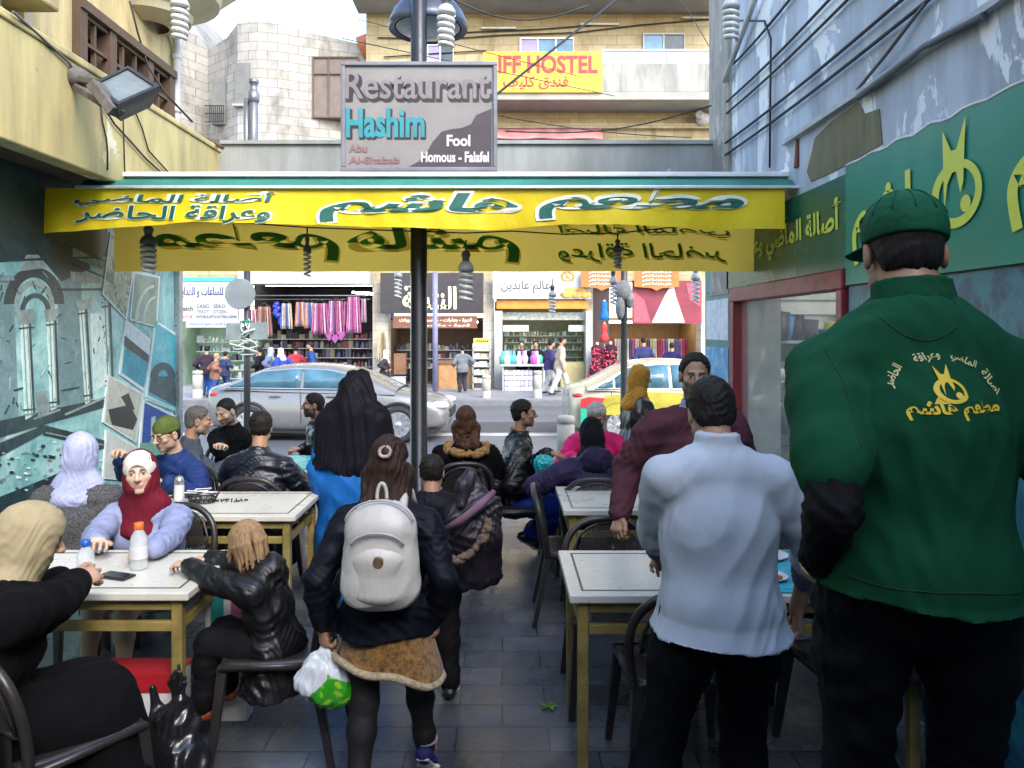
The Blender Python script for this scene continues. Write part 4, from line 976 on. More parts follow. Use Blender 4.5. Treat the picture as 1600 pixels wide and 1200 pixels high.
# ================================================================ street furniture
def bollard(px, yt, Y, r, h, z0, label, grp):
    t_ = thing('stone_bollard', label, 'bollard', ((px - VPX) * Y / FPX, Y, z0), grp)
    x = (px - VPX) * Y / FPX; q = MB()
    q.lathe((x, Y, z0), [(r, 0), (r, h * 0.30), (r * 0.93, h * 0.31), (r * 0.93, h * 0.33), (r, h * 0.34), (r, h * 0.82), (r * 0.9, h * 0.84), (r * 0.9, h * 0.87), (r * 1.02, h * 0.88), (r * 1.02, h * 0.97), (r * 0.85, h), (0, h)], 24)
    part('shaft', q, M('bollard_stone', (0.36, 0.34, 0.29), 0.8, vs=4, bmp=0.4, bs=30), t_)
bollard(884, 650, 10.0, 0.115, 0.72, 0, 'tall pale stone bollard at the near kerb behind the hooded diner', 'near bollards')
bollard(840, 610, 21.2, 0.12, 0.75, GROUND, 'stone bollard on the far kerb before the bright accessories shop', 'bollards along the far kerb')
bollard(760, 606, 21.2, 0.12, 0.62, GROUND, 'stone bollard on the far kerb before the magazine rack', 'bollards along the far kerb')
bollard(309, 612, 21.2, 0.14, 0.75, GROUND, 'white bollard on the far kerb before the watch shop', 'bollards along the far kerb')
pole_dark = M('dark_pole_paint', (0.05, 0.05, 0.055), 0.45, 0.3, vs=8)
rsn = thing('road_sign', 'round road sign seen from its grey back on a dark pole at left', 'road sign', ((386 - VPX) * 9.5 / FPX, 9.5, 0))
x = (386 - VPX) * 9.5 / FPX
part('pole', MB().cyl((x, 9.5, 0), (x, 9.5, 2.75), 0.04, n=14), pole_dark, rsn)
q = MB(); q.lathe((x - 0.06, 9.42, 2.28), [(0, -0.012), (0.185, -0.012), (0.19, 0), (0.185, 0.008), (0, 0.01)], 32, (0, 1, 0), False); part('disc', q, M('sign_back_grey', (0.26, 0.28, 0.28), 0.5, 0.2), rsn)
q = MB(); q.bx(x - 0.24, x - 0.045, 9.44, 9.46, 1.72, 1.92); q.bx(x + 0.05, x + 0.27, 9.44, 9.46, 1.72, 1.93); part('plate', q, M('grey_plate', (0.25, 0.29, 0.28), 0.5, var=0.3), rsn)
q = MB()
for k in range(5): q.tube([(x + 0.05 * math.cos(a + k) + 0.04 * k * math.sin(2 * a), 9.44 + 0.05 * math.sin(a), 1.9 - 0.07 * k + 0.09 * math.sin(a + k * 2)) for a in np.linspace(0, 2 * PI, 12)[:-1]], 0.010, 5, closed=True)
part('tied_cord', q, M('cord_white', (0.6, 0.65, 0.55), 0.7), rsn)
q = MB(); q.tube([(x + 0.06 * math.cos(a), 9.5 + 0.06 * math.sin(a), 1.94) for a in np.linspace(0, 2 * PI, 12)[:-1]], 0.018, 5, closed=True); part('tied_band', q, M('band_green', (0.02, 0.22, 0.12), 0.6), rsn)
sp_ = thing('street_pole', 'slim dark street pole with wrapped grey bundle at its top, right of centre', 'pole', ((975 - VPX) * 9.5 / FPX, 9.5, 0)); x = (975 - VPX) * 9.5 / FPX
q = MB(); q.lathe((x, 9.5, 0), [(0.06, 0), (0.06, 0.4), (0.045, 0.42), (0.04, 2.2), (0.055, 2.22), (0.055, 2.3), (0.04, 2.32), (0.04, 3.2)], 14); part('pole', q, pole_dark, sp_)
q = MB(); q.sphere((x - 0.02, 9.44, 2.32), (0.11, 0.09, 0.13), 12, 8); q.sphere((x - 0.06, 9.42, 2.12), (0.06, 0.06, 0.16), 10, 8); q.sphere((x + 0.06, 9.44, 2.22), (0.06, 0.06, 0.12), 10, 8); part('bundle', q, M('grey_bundle', (0.17, 0.17, 0.17), 0.7, var=0.5, vs=12, bmp=0.8, bs=25), sp_)
fp = part('lamp_post', MB().cyl(P(680, 612, 21.0), P(680, 425, 21.0), 0.075, n=12), M('violet_grey_paint', (0.16, 0.16, 0.26), 0.5)); tag(fp, 'violet-grey post on the far pavement before the black sign', 'post')

# ================================================================ cars
def car(name, label, cat, L, W, H, loc, yaw, paint, two_tone=None, plate=None, number=None):
    t_ = thing(name, label, cat, (0, 0, 0))
    # side stations: x from rear (-L/2) to nose (+L/2)
    st = [(-0.5, .30, .86, .62), (-0.49, .24, .95, .78), (-0.46, .2, 1.01, .86), (-0.36, .18, 1.03, .95), (-0.2, .17, .97, .99), (0.0, .17, .95, 1.0), (0.16, .17, .94, 1.0), (0.24, .17, .94, .99), (0.36, .18, .86, .96), (0.45, .2, .76, .88), (0.485, .24, .66, .76), (0.5, .32, .55, .60)]
    k = W / 2; q = MB(); rows = []
    for fxn, zb, zt, wf in st:
        w = k * wf; zm = zb + (zt - zb) * 0.45
        half = [(w * 0.80, zb), (w * 0.97, zb + 0.07), (w, zm - 0.05), (w * 1.0, zm + 0.08), (w * 0.965, zb + (zt - zb) * 0.80), (w * 0.90, zt - 0.03), (w * 0.80, zt), (w * 0.4, zt + 0.025), (0, zt + 0.03)]
        rows.append([(fxn * L, -y, z) for y, z in half] + [(fxn * L, y, z) for y, z in reversed(half[:-1])])
    n = len(rows[0])
    vs = [p for r_ in rows for p in r_]
    fs = [(i * n + j, i * n + (j + 1) % n, (i + 1) * n + (j + 1) % n, (i + 1) * n + j) for i in range(len(rows) - 1) for j in range(n)]
    fs += [list(range(n - 1, -1, -1)), [(len(rows) - 1) * n + j for j in range(n)]]
    q.add(vs, fs, True)
    b = part('body', q, paint, t_)
    sub = b.modifiers.new('sub', 'SUBSURF'); sub.levels = 2; sub.render_levels = 2
    # greenhouse
    gh = [(-0.43, 1.0, 1.03, .80), (-0.36, 1.0, 1.14, .82), (-0.26, .97, H * 0.965, .80), (-0.12, .95, H, .78), (0.02, .94, H * 0.985, .78), (0.13, .93, H * 0.90, .80), (0.21, .92, 1.10, .83), (0.285, .90, .95, .84)]
    rows = []; q = MB()
    for fxn, zb, zt, wf in gh:
        w0 = k * .93; w1 = w0 - (zt - zb) * 0.36
        rows.append([(fxn * L, -w0, zb - 0.05), (fxn * L, -w1 - 0.02, zt - 0.07), (fxn * L, -w1 + 0.07, zt - 0.012), (fxn * L, 0, zt + 0.02), (fxn * L, w1 - 0.07, zt - 0.012), (fxn * L, w1 + 0.02, zt - 0.07), (fxn * L, w0, zb - 0.05)])
    n = 7; q.add([p for r_ in rows for p in r_], [(i * n + j, i * n + j + 1, (i + 1) * n + j + 1, (i + 1) * n + j) for i in range(len(rows) - 1) for j in range(n - 1)], True)
    o = part('roof', q, paint, t_); sub = o.modifiers.new('sub', 'SUBSURF'); sub.levels = 2; sub.render_levels = 2
    wm = M('car_window', (0.05, 0.12, 0.16), 0.03, var=0.5, vs=1.5, bmp=0)  # blue of the reflected sky is put into the pane colour
    def side(xn, z):
        zb = np.interp(xn, [g_[0] for g_ in gh], [g_[1] for g_ in gh]); w0 = k * .93
        return w0 - (z - zb) * 0.36 + 0.012 - 0.018
    zt_of = lambda xn: np.interp(xn, [g_[0] for g_ in gh], [g_[2] for g_ in gh])
    for s in (-1, 1):
        for xa, xb in ((-0.385, -0.325), (-0.315, -0.10), (-0.085, 0.165)):
            m_ = 8; up, lo = [], []
            for i in range(m_ + 1):
                xn = xa + (xb - xa) * i / m_; zl = 1.0 - 0.05 * (xn + 0.4); zu = max(zt_of(xn) - 0.10, zl + 0.01)
                lo.append(Vector((xn * L, s * (side(xn, zl) + 0.012), zl))); up.append(Vector((xn * L, s * (side(xn, zu) + 0.020), zu)))
            q = MB(); q.add(lo + up, [(i, i + 1, m_ + 2 + i, m_ + 1 + i) if s < 0 else (i + 1, i, m_ + 1 + i, m_ + 2 + i) for i in range(m_)], True)
            part('side_window', q, wm, t_, solid=0.02)
        q = MB().tube([(xn * L, s * (side(xn, 0.99 - 0.05 * (xn + .4)) + 0.02), 0.985 - 0.05 * (xn + .4)) for xn in np.linspace(-0.40, 0.18, 10)], 0.012, 6)
        q.tube([(xn * L, s * (side(xn, zt_of(xn) - 0.08) + 0.022), zt_of(xn) - 0.085) for xn in np.linspace(-0.385, 0.17, 14)], 0.010, 6)
        part('window_trim', q, M('chrome', (0.6, 0.6, 0.62), 0.15, 1.0, 0.05), t_)
        for xn in (-0.20, 0.03): part('door_handle', MB().box((xn * L, s * (k * 0.985), 0.84), (0.20, 0.035, 0.03)), paint if two_tone is None else white_p, t_, 0.01)
        q = MB()
        for xn in (-0.335, -0.095, 0.175): q.beam((xn * L, s * k * 0.975, 0.92), (xn * L + 0.02, s * k * 1.003, 0.36), 0.008, 0.008)
        part('door_seam', q, cable_m, t_)
        part('wing_mirror', MB().sphere((0.17 * L, s * (k * 1.02), 1.02), (0.09, 0.10, 0.065), 12, 8), paint, t_)
        part('headlight', MB().sphere((0.455 * L, s * k * 0.72, 0.66), (0.20, 0.13, 0.075), 12, 8), M('headlight_glass', (0.7, 0.72, 0.75), 0.1), t_)
        part('taillight', MB().sphere((-0.452 * L, s * k * 0.74, 0.85), (0.15, 0.085, 0.05), 12, 8), M('tail_red', (0.45, 0.02, 0.02), 0.2), t_)
        for xn in (-0.305, 0.30):
            c = (xn * L, s * (k - 0.115), 0.33)
            wh = MB().lathe((c[0], c[1], c[2]), [(0.0, -0.09), (0.33, -0.09), (0.335, 0), (0.33, 0.09), (0.30, 0.115), (0.235, 0.118), (0.235, 0.10), (0, 0.09)], 28, (0, s, 0))
            w = part('wheel', wh, M('tyre', (0.018, 0.018, 0.019), 0.8), t_)
            rm_ = MB().lathe(c, [(0.235, 0.105), (0.225, 0.128), (0.205, 0.128), (0.20, 0.11), (0.0, 0.10)], 28, (0, s, 0), False)
            for i in range(10):
                a = 2 * PI * i / 10; rm_.beam((c[0] + 0.05 * math.cos(a), c[1] + s * 0.125, c[2] + 0.05 * math.sin(a)), (c[0] + 0.21 * math.cos(a + 0.1), c[1] + s * 0.122, c[2] + 0.21 * math.sin(a + 0.1)), 0.05, 0.02, (0, 1, 0))
            rm_.lathe(c, [(0.07, 0.11), (0.06, 0.14), (0, 0.142)], 14, (0, s, 0)); part('rim', rm_, M('alloy_rim', (0.5, 0.5, 0.52), 0.3, 0.8, 0.1), w)
            ar = MB(); ar.add([(c[0] + r_ * math.cos(a), s * (k * d_), 0.33 + r_ * math.sin(a)) for r_, d_ in ((0.36, 0.99), (0.41, 1.004)) for a in np.linspace(-0.1, PI + 0.1, 17)], [(i, i + 1, 18 + i, 17 + i) for i in range(16)], True)
            part('wheel_arch', ar, cable_m, t_, solid=0.03)
    q = MB().box((0.497 * L, 0, 0.50), (0.05, W * 0.5, 0.16)); part('grille', q, cable_m, t_, 0.01)
    q = MB().box((0, 0, 0.20), (L * 0.9, W * 0.86, 0.08)); part('underbody', q, cable_m, t_)
    if two_tone:
        for s in (-1, 1):
            for pts, m_ in two_tone:
                q = MB(); q.prism(pts, (0, s * k * 0.995, 0), (1, 0, 0), (0, 0, 1), 0.02 * -s * 1.0 if s > 0 else 0.02); part('livery_patch', q, m_, t_)
    if number:
        q = MB(); put_text(q, text_mesh(number, 0.62, None, 0.02), (-0.29 * L, -k * 1.012, 0.80), (1, 0, 0), (0, 0, 1)); part('number', q, black_l, t_)
    t_.location = loc; t_.rotation_euler = (0, 0, yaw)
    return t_
silver = M('silver_paint', (0.17, 0.167, 0.163), 0.28, 0.3, 0.0, 1, 0, coat=0.5)
car('silver_sedan', 'silver four-door sedan passing in the street behind the black veil', 'car', 4.5, 1.78, 1.41, ((523 - VPX) * 14.6 / FPX, 14.7, -0.2), R(-2), silver)
cream_p = M('cream_paint', (0.33, 0.31, 0.22), 0.3, 0, 0.0, 1, 0, coat=0.6)
lg = M('livery_green', (0.01, 0.30, 0.20), 0.4); lr = M('livery_red', (0.38, 0.02, 0.03), 0.4); ly = M('livery_yellow', (0.34, 0.29, 0.03), 0.4)
car('taxi', 'cream taxi with yellow, green and red side panels behind the woman in orange', 'taxi', 4.5, 1.75, 1.50, ((1066 - VPX) * 14.6 / FPX, 14.6, -0.2), R(2), cream_p,
    [([(-1.80, 0.52), (-0.2, 0.52), (0.8, 0.90), (-1.0, 0.93), (-1.60, 0.86)], ly), ([(-2.06, 0.66), (-1.70, 0.64), (-1.48, 0.80), (-1.9, 0.84), (-2.06, 0.8)], lr), ([(-2.06, 0.34), (-1.72, 0.36), (-1.70, 0.62), (-2.06, 0.64)], lg), ([(-1.02, 0.28), (1.0, 0.28), (0.9, 0.42), (0.6, 0.36), (0.3, 0.46), (0.0, 0.36), (-0.4, 0.48), (-0.7, 0.38), (-0.95, 0.46)], lg)], number='50-36982')
car('white_car', 'white car nose reflected pale at the right edge beyond the alley', 'car', 4.3, 1.75, 1.45, (5.2, 12.8, -0.2), R(178), M('white_car_paint', (0.4, 0.4, 0.4), 0.3, 0, 0.0, 2, 0, coat=0.6))
# ================================================================ awning with the lettered valances
aw = thing('awning', 'green awning with yellow lettered front and back valances across the alley', 'awning', (-0.6, 5.5, 2.9))
AY, BY = 5.2, 6.0
ax = lambda px, Y: (px - VPX) * Y / FPX
az = lambda py, Y: CAMZ + (HPY - py) * Y / FPX
fb = ([60, 150, 300, 420, 520, 640, 760, 880, 1000, 1100, 1225], [366, 359, 346, 350, 352, 356, 360, 350, 352, 357, 358])
def fwave(x, z, top):
    t = max(0.0, (top - z) / 0.3)
    return t * (0.022 * math.sin(x * 5.1 + 0.6) + 0.012 * math.sin(x * 13.0 + 1.0) + 0.006 * math.sin(x * 31 + z * 9))
def front(u, v):
    px = 58 + (1226 - 58) * u; yb = np.interp(px, *fb); py = 294 + (yb - 294) * v
    x, z = ax(px, AY), az(py, AY)
    return Vector((x, AY + fwave(x, z, 2.8), z))
def wf(q): return Vector((q.x, q.y + fwave(q.x, q.z, 2.8), q.z))
val_y = M('valance_yellow', (0.86, 0.66, 0.012), 0.55, var=0.10, vs=3, bmp=0.3, bs=14, bd=0.02)
val_o = M('valance_ochre', (0.50, 0.35, 0.05), 0.6, var=0.12, vs=2.5, bmp=0.3, bs=14, bd=0.02)
let_g = M('letter_green', (0.006, 0.10, 0.075), 0.5, var=0.15); let_w = M('letter_white', (0.72, 0.76, 0.62), 0.5, var=0.08); let_d = backlit_cloth(M('letter_dark_green', (0.03, 0.14, 0.04), 0.6, var=0.2), (0.05, 0.26, 0.06), 0.6); let_p = backlit_cloth(M('letter_pale_shadow', (0.52, 0.48, 0.16), 0.6), (0.7, 0.62, 0.2), 0.6)
q = MB(); q.grid(front, 120, 8); o = part('front_valance', q, backlit_cloth(val_y, (0.8, 0.55, 0.01), 0.25), aw)
for mt_, bold, d in ((let_w, 0.075, 0.008), (let_g, 0.034, 0.012)):
    for s_, a, b, c, e in (('مطعم', 842, 1162, 299, 342), ('هاشم', 500, 810, 302, 346), ('أصالة الماضي', 118, 436, 301, 322), ('وعراقة الحاضر', 120, 424, 321, 349)):
        q = MB()
        g_ = 6 if mt_ is let_w and a > 300 else 3 if mt_ is let_w else 0
        put_text(q, text_mesh(s_, ax(b + g_, AY) - ax(a - g_, AY), az(c - g_ * .6, AY) - az(e + g_ * .6, AY), bold if a > 300 else bold * 0.6, 0.2 if a > 300 else 0.15, True), (ax((a + b) / 2, AY), AY - d, az((c + e) / 2, AY)), (1, 0, 0.0), (0, 0, 1), warp=wf)
        part('lettering', q, mt_, aw)
def bwave(x, z): return max(0, 2.7 - z) * (0.06 * math.sin(x * 4 + 1) + 0.03 * math.sin(x * 11))
def back(u, v):
    x = ax(178 + (1191 - 178) * u, BY); z = az(344 + (424 - 344) * v, BY); return Vector((x, BY + bwave(x, z), z))
def wb(q): return Vector((q.x, q.y + bwave(q.x, q.z), q.z))
q = MB(); q.grid(back, 100, 8); part('back_valance', q, backlit_cloth(val_o, (0.92, 0.64, 0.11), 0.75), aw)
for mt_, bold, d in ((let_p, 0.06, 0.010), (let_d, 0.03, 0.014)):
    for s_, a, b, c, e in (('مطعم', 240, 530, 350, 408), ('هاشم', 542, 812, 350, 410), ('أصالة الماضي', 866, 1140, 347, 372), ('وعراقة الحاضر', 872, 1136, 380, 410)):
        q = MB()
        dz = 0.012 if mt_ is let_p else 0
        put_text(q, text_mesh(s_, ax(b, BY) - ax(a, BY), az(c, BY) - az(e, BY), bold if a < 800 else bold * 0.45, 0.15, True), (ax((a + b) / 2, BY) + dz, BY - d, az((c + e) / 2, BY) - dz * 1.5), (1, 0, 0), (0, 0, 1), True, wb)
        part('lettering', q, mt_, aw)
teal_c = M('awning_teal', (0.02, 0.17, 0.13), 0.6, var=0.3, vs=2.0)
q = MB(); x0, x1 = ax(120, 5.2), ax(1248, 5.2)
prof_ = [(5.42, 2.905), (5.30, 2.875), (5.215, 2.815)]
q.add([(x, y, z) for x in (x0, x1) for y, z in prof_], [(0, 1, 4, 3), (1, 2, 5, 4)], False)
q.add([(x, y, z) for x in (x0 + 0.1, x1 - 0.05) for y, z in ((5.45, 2.90), (6.02, 2.70))], [(0, 1, 3, 2)], False)
part('fabric', q, teal_c, aw, solid=0.006)
q = MB(); q.bx(x0, x1, 5.17, 5.215, 2.797, 2.818); q.bx(x0 + 0.05, x1 - 0.05, 5.98, 6.03, 2.685, 2.72); part('front_bar', q, M('white_aluminium', (0.62, 0.64, 0.63), 0.35, 0.3), aw, 0.004)
q = MB(); q.bx(ax(160, 5.4), ax(1256, 5.4), 5.36, 5.62, 2.915, 2.948); q.bx(ax(160, 5.4), ax(1256, 5.4), 5.40, 5.62, 2.885, 2.913); part('cassette', q, M('cassette_white', (0.70, 0.71, 0.70), 0.4, var=0.12), aw, 0.006)
q = MB(); xr_ = ax(1256, 5.4)
q.bx(xr_ - 0.02, xr_ + 0.06, 5.25, 5.62, 2.72, 2.96); q.tube([(xr_ - 0.02, 5.3, 2.62), (xr_ - 0.3, 5.35, 2.60), (xr_ + 0.02, 5.5, 2.66)], 0.025, 8); q.tube([(xr_ + 0.02, 5.3, 2.9), (xr_ + 0.02, 5.3, 2.5)], 0.03, 8)
part('end_bracket', q, M('dark_bracket', (0.03, 0.035, 0.035), 0.5, 0.4), aw, 0.008)

# ================================================================ the black pole with its street lamp, and the restaurant sign on it
pl = thing('street_lamp', 'thick black lamp pole with a domed dark blue lamp behind the restaurant sign', 'street lamp', (-0.62, 5.7, 0))
black_paint = M('black_pole_paint', (0.013, 0.014, 0.018), 0.35, 0.2, 0.3, 6, 0.15, 30)
q = MB(); q.lathe((-0.62, 5.7, 0), [(0.10, 0), (0.10, 0.25), (0.064, 0.28), (0.062, 3.0), (0.058, 6.2), (0, 6.2)], 20); part('pole', q, black_paint, pl)
dome_m = M('lamp_blue_grey', (0.05, 0.06, 0.085), 0.35, 0.4, 0.25, 6)
lc = P(669, 40, 6.0); q = MB()
q.lathe(lc, [(0.305, -0.035), (0.315, -0.01), (0.305, 0.02), (0.27, 0.10), (0.17, 0.22), (0.09, 0.27), (0.05, 0.36), (0, 0.37)], 36); q.lathe(lc, [(0.26, -0.02), (0.305, -0.035)], 36)
q.tube([(lc[0], lc[1], lc[2] + 0.35), (lc[0], 6.0, lc[2] + 0.7), (-0.62, 5.7, lc[2] + 0.9)], 0.03, 8)
part('lamp_shade', q, dome_m, pl)
q = MB(); q.lathe(lc, [(0.25, -0.02), (0.20, -0.05), (0.1, -0.062), (0, -0.065)], 30); part('lens', q, M('lamp_lens', (0.42, 0.45, 0.48), 0.25), pl)

SY = 5.56
rs_ = thing('restaurant_sign', 'grey framed restaurant sign in grey and plum with 3D-style English lettering on the black pole', 'sign', (-0.6, SY, 2.98))
sx0, sx1, sz0, sz1 = ax(533, SY), ax(777, SY), az(268, SY), az(97, SY)
q = MB(); w = 0.030
q.bx(sx0, sx1, SY - 0.02, SY + 0.07, sz1 - w, sz1); q.bx(sx0, sx1, SY - 0.02, SY + 0.07, sz0, sz0 + w); q.bx(sx0, sx0 + w, SY - 0.02, SY + 0.07, sz0 + w, sz1 - w); q.bx(sx1 - w, sx1, SY - 0.02, SY + 0.07, sz0 + w, sz1 - w)
part('frame', q, M('sign_frame_grey', (0.16, 0.16, 0.18), 0.45, 0.4, 0.2), rs_, 0.006)
q = MB().bx(sx0 + w, sx1 - w, SY, SY + 0.06, sz0 + w, sz1 - w); part('board', q, M('sign_taupe', (0.205, 0.19, 0.18), 0.5, var=0.12, vs=3), rs_)
plum = M('sign_plum', (0.045, 0.033, 0.04), 0.5); q = MB()
cur = [(636, 262), (655, 252), (668, 236), (676, 222), (690, 206), (705, 202), (722, 200), (736, 194), (744, 180), (758, 174), (768, 170), (768, 262)]
q.add([(ax(a, SY), SY - 0.003, az(b, SY)) for a, b in cur], [list(range(len(cur)))[::-1]], False); part('plum_field', q, plum, rs_)
def stext(s, x0_, x1_, y0_, y1_, m, bold, d, dx=0, dy=0):
    q = MB(); put_text(q, text_mesh(s, ax(x1_, SY) - ax(x0_, SY), az(y0_, SY) - az(y1_, SY), bold), (ax((x0_ + x1_) / 2 + dx, SY), SY - d, az((y0_ + y1_) / 2 + dy, SY)), (1, 0, 0), (0, 0, 1)); part('lettering', q, m, rs_)
mauve = M('letter_mauve', (0.185, 0.15, 0.155), 0.5); tealL = M('letter_teal', (0.02, 0.21, 0.25), 0.5); blk = M('letter_black', (0.015, 0.013, 0.014), 0.5); palm = M('letter_pale', (0.55, 0.50, 0.50), 0.5); dm = M('letter_plum', (0.20, 0.09, 0.10), 0.5)
stext('Restaurant', 540, 768, 112, 158, blk, 0.05, 0.004, 1, 2); stext('Restaurant', 540, 766, 111, 156, mauve, 0.012, 0.007, -1, -1)
stext('Hashim', 541, 665, 169, 217, blk, 0.06, 0.004, 1, 1.5); stext('Hashim', 541, 664, 169, 216, tealL, 0.03, 0.007, -0.5, -0.5)
stext('Abu', 545, 574, 226, 238, dm, 0.03, 0.006); stext('Al-Shabab', 545, 625, 245, 256, dm, 0.03, 0.006)
stext('Fool', 698, 735, 211, 229, palm, 0.035, 0.008); stext('Homous - Falafel', 658, 764, 237, 254, palm, 0.03, 0.008)
q = MB()
for z in (sz0 + 0.15, sz1 - 0.15): q.bx(-0.70, -0.54, SY + 0.07, 5.78, z - 0.02, z + 0.02)
part('clamp', q, metal_grey, rs_)

# ================================================================ floodlight on the parapet
fl = thing('floodlight', 'black floodlight with grey glass tilted out from the yellow parapet', 'floodlight', P(130, 130, 4.85))
c0 = Vector(P(192, 132, 4.5))
u_ = (Vector(P(248, 133, 4.42)) - Vector(P(143, 131, 4.5))).normalized()
A_, B_, C_, D_ = [Vector(P(*p)) for p in ((140, 131, 4.42), (200, 102, 4.72), (249, 134, 4.62), (184, 163, 4.32))]
nrm_ = (B_ - A_).cross(D_ - A_).normalized()
cen = (A_ + B_ + C_ + D_) / 4
if nrm_.dot(cen - Vector((0, 0, CAMZ))) < 0: nrm_ = -nrm_          # the glass looks down into the alley
def scaled(k, h): return [cen + (p - cen) * k + nrm_ * h for p in (A_, B_, C_, D_)]
q = MB(); lay = [scaled(1.0, 0), scaled(1.02, 0.03), scaled(0.98, 0.05), scaled(0.72, 0.14), scaled(0.4, 0.17)]
q.add([p for l in lay for p in l], [(i * 4 + j, i * 4 + (j + 1) % 4, (i + 1) * 4 + (j + 1) % 4, (i + 1) * 4 + j) for i in range(4) for j in range(4)] + [(16, 17, 18, 19)], False)
inn = scaled(0.84, 0.0); out_ = scaled(1.0, 0.0); dn = scaled(0.84, 0.012)
q.add(out_ + inn, [(j, (j + 1) % 4, 4 + (j + 1) % 4, 4 + j) for j in range(4)], False); q.add(inn + dn, [(j, (j + 1) % 4, 4 + (j + 1) % 4, 4 + j) for j in range(4)], False)
part('housing', q, M('floodlight_black', (0.022, 0.022, 0.026), 0.45, 0.2), fl)
q = MB(); q.add(dn, [(0, 1, 2, 3)], False); part('glass', q, M('floodlight_glass', (0.13, 0.15, 0.145), 0.2, 0, 0.3, 5), fl)
q = MB(); g0 = Vector(P(118, 122, 4.75)); q.sphere(g0, (0.09, 0.08, 0.07), 10, 8); q.beam(g0, A_ + (B_ - A_) * 0.4 + nrm_ * 0.05, 0.05, 0.04); q.beam(g0 + Vector((0, 0, -0.05)), A_ + (D_ - A_) * 0.5 + nrm_ * 0.06, 0.05, 0.04); q.box(g0 + Vector((-0.10, 0.05, 0.02)), (0.14, 0.10, 0.12))
q.beam(A_ + (D_ - A_) * 0.2 - nrm_ * 0.02, A_ + (D_ - A_) * 0.95 + nrm_ * 0.06, 0.10, 0.06)
part('bracket', q, M('dusty_iron', (0.11, 0.10, 0.09), 0.8, 0.2, 0.4, 14), fl, 0.006)
def wire(name, label, pts, r, m=cable_m, group=None):
    o = part(name, MB().tube([Vector(p) for p in pts], r, 6), m); return tag(o, label, 'cable', group)
px_ = lambda X, a, b: Vector((X, -(-X) * FPX / (a - VPX) if False else X * FPX / (a - VPX), CAMZ + (HPY - b) * (X * FPX / (a - VPX)) / FPX))
XF = -2.635
wire('loose_cable', 'loose thin cable dropping from the floodlight down the yellow parapet, leftmost', [px_(XF, 157, 162), px_(XF, 160, 190), px_(XF, 166, 215), px_(XF, 168, 235), px_(XF, 168, 266)], 0.006)
wire('loose_cable', 'straight thin cable hanging down the yellow parapet under the floodlight glass', [px_(XF, 191, 150), px_(XF, 193, 200), px_(XF, 195, 268)], 0.005)
wire('loose_cable', 'cable curving from the floodlight to the right foot of the yellow parapet', [px_(XF, 160, 165), px_(XF, 180, 195), px_(XF, 205, 222), px_(XF, 228, 248), px_(XF, 250, 268)], 0.007)
wire('loose_cable', 'second curved cable on the yellow parapet, starting right of the glass', [px_(XF, 205, 160), px_(XF, 222, 200), px_(XF, 232, 235), px_(XF, 262, 268)], 0.006)
wire('roof_cable', 'cable falling from the roof past the grille to the yellow parapet', [px_(-3.04, 203, 2), px_(-3.04, 215, 50), px_(-3.02, 232, 105), px_(XF, 262, 150), px_(XF, 300, 190)], 0.009)
wire('roof_cable', 'grey cable slanting along the ochre wall beside the small dark window', [px_(XF + .02, 20, 18), px_(XF, 50, 45), px_(XF, 108, 98), px_(XF, 118, 115)], 0.008, cable_g)
for k, (a, b, m_) in enumerate((((535, 60, 8), (960, 150, 12), 0.0), ((770, 152, 5.75), (1000, -30, 8), 0.0), ((560, 30, 12), (900, 118, 12), 0), ((1060, -10, 12), (1130, 110, 9), 0), ((700, -5, 9), (920, 8, 9), -0.22), ((790, 205, 6.5), (1112, 165, 7), -0.1), ((775, 180, 9), (1080, 215, 9), -0.05))):
    pa, pb = Vector(P(*a)), Vector(P(*b))
    wire('overhead_wire', ['thin wire slanting from the lamp down behind the hostel sign', 'black wire rising steeply from the restaurant sign across the hostel sign', 'faint wire from the white building across the hostel front', 'wire at the top right corner beside the stone corner', 'sagging black wire hanging at the top beside the lamp', 'wire running just above the concrete beam to the stone corner', 'thin wire drooping across the pink torn awning'][k], [pa.lerp(pb, i / 12) + Vector((0, 0, m_ * math.sin(PI * i / 12))) for i in range(13)], 0.010 if k in (1, 4) else 0.006, cable_m, 'overhead wires')

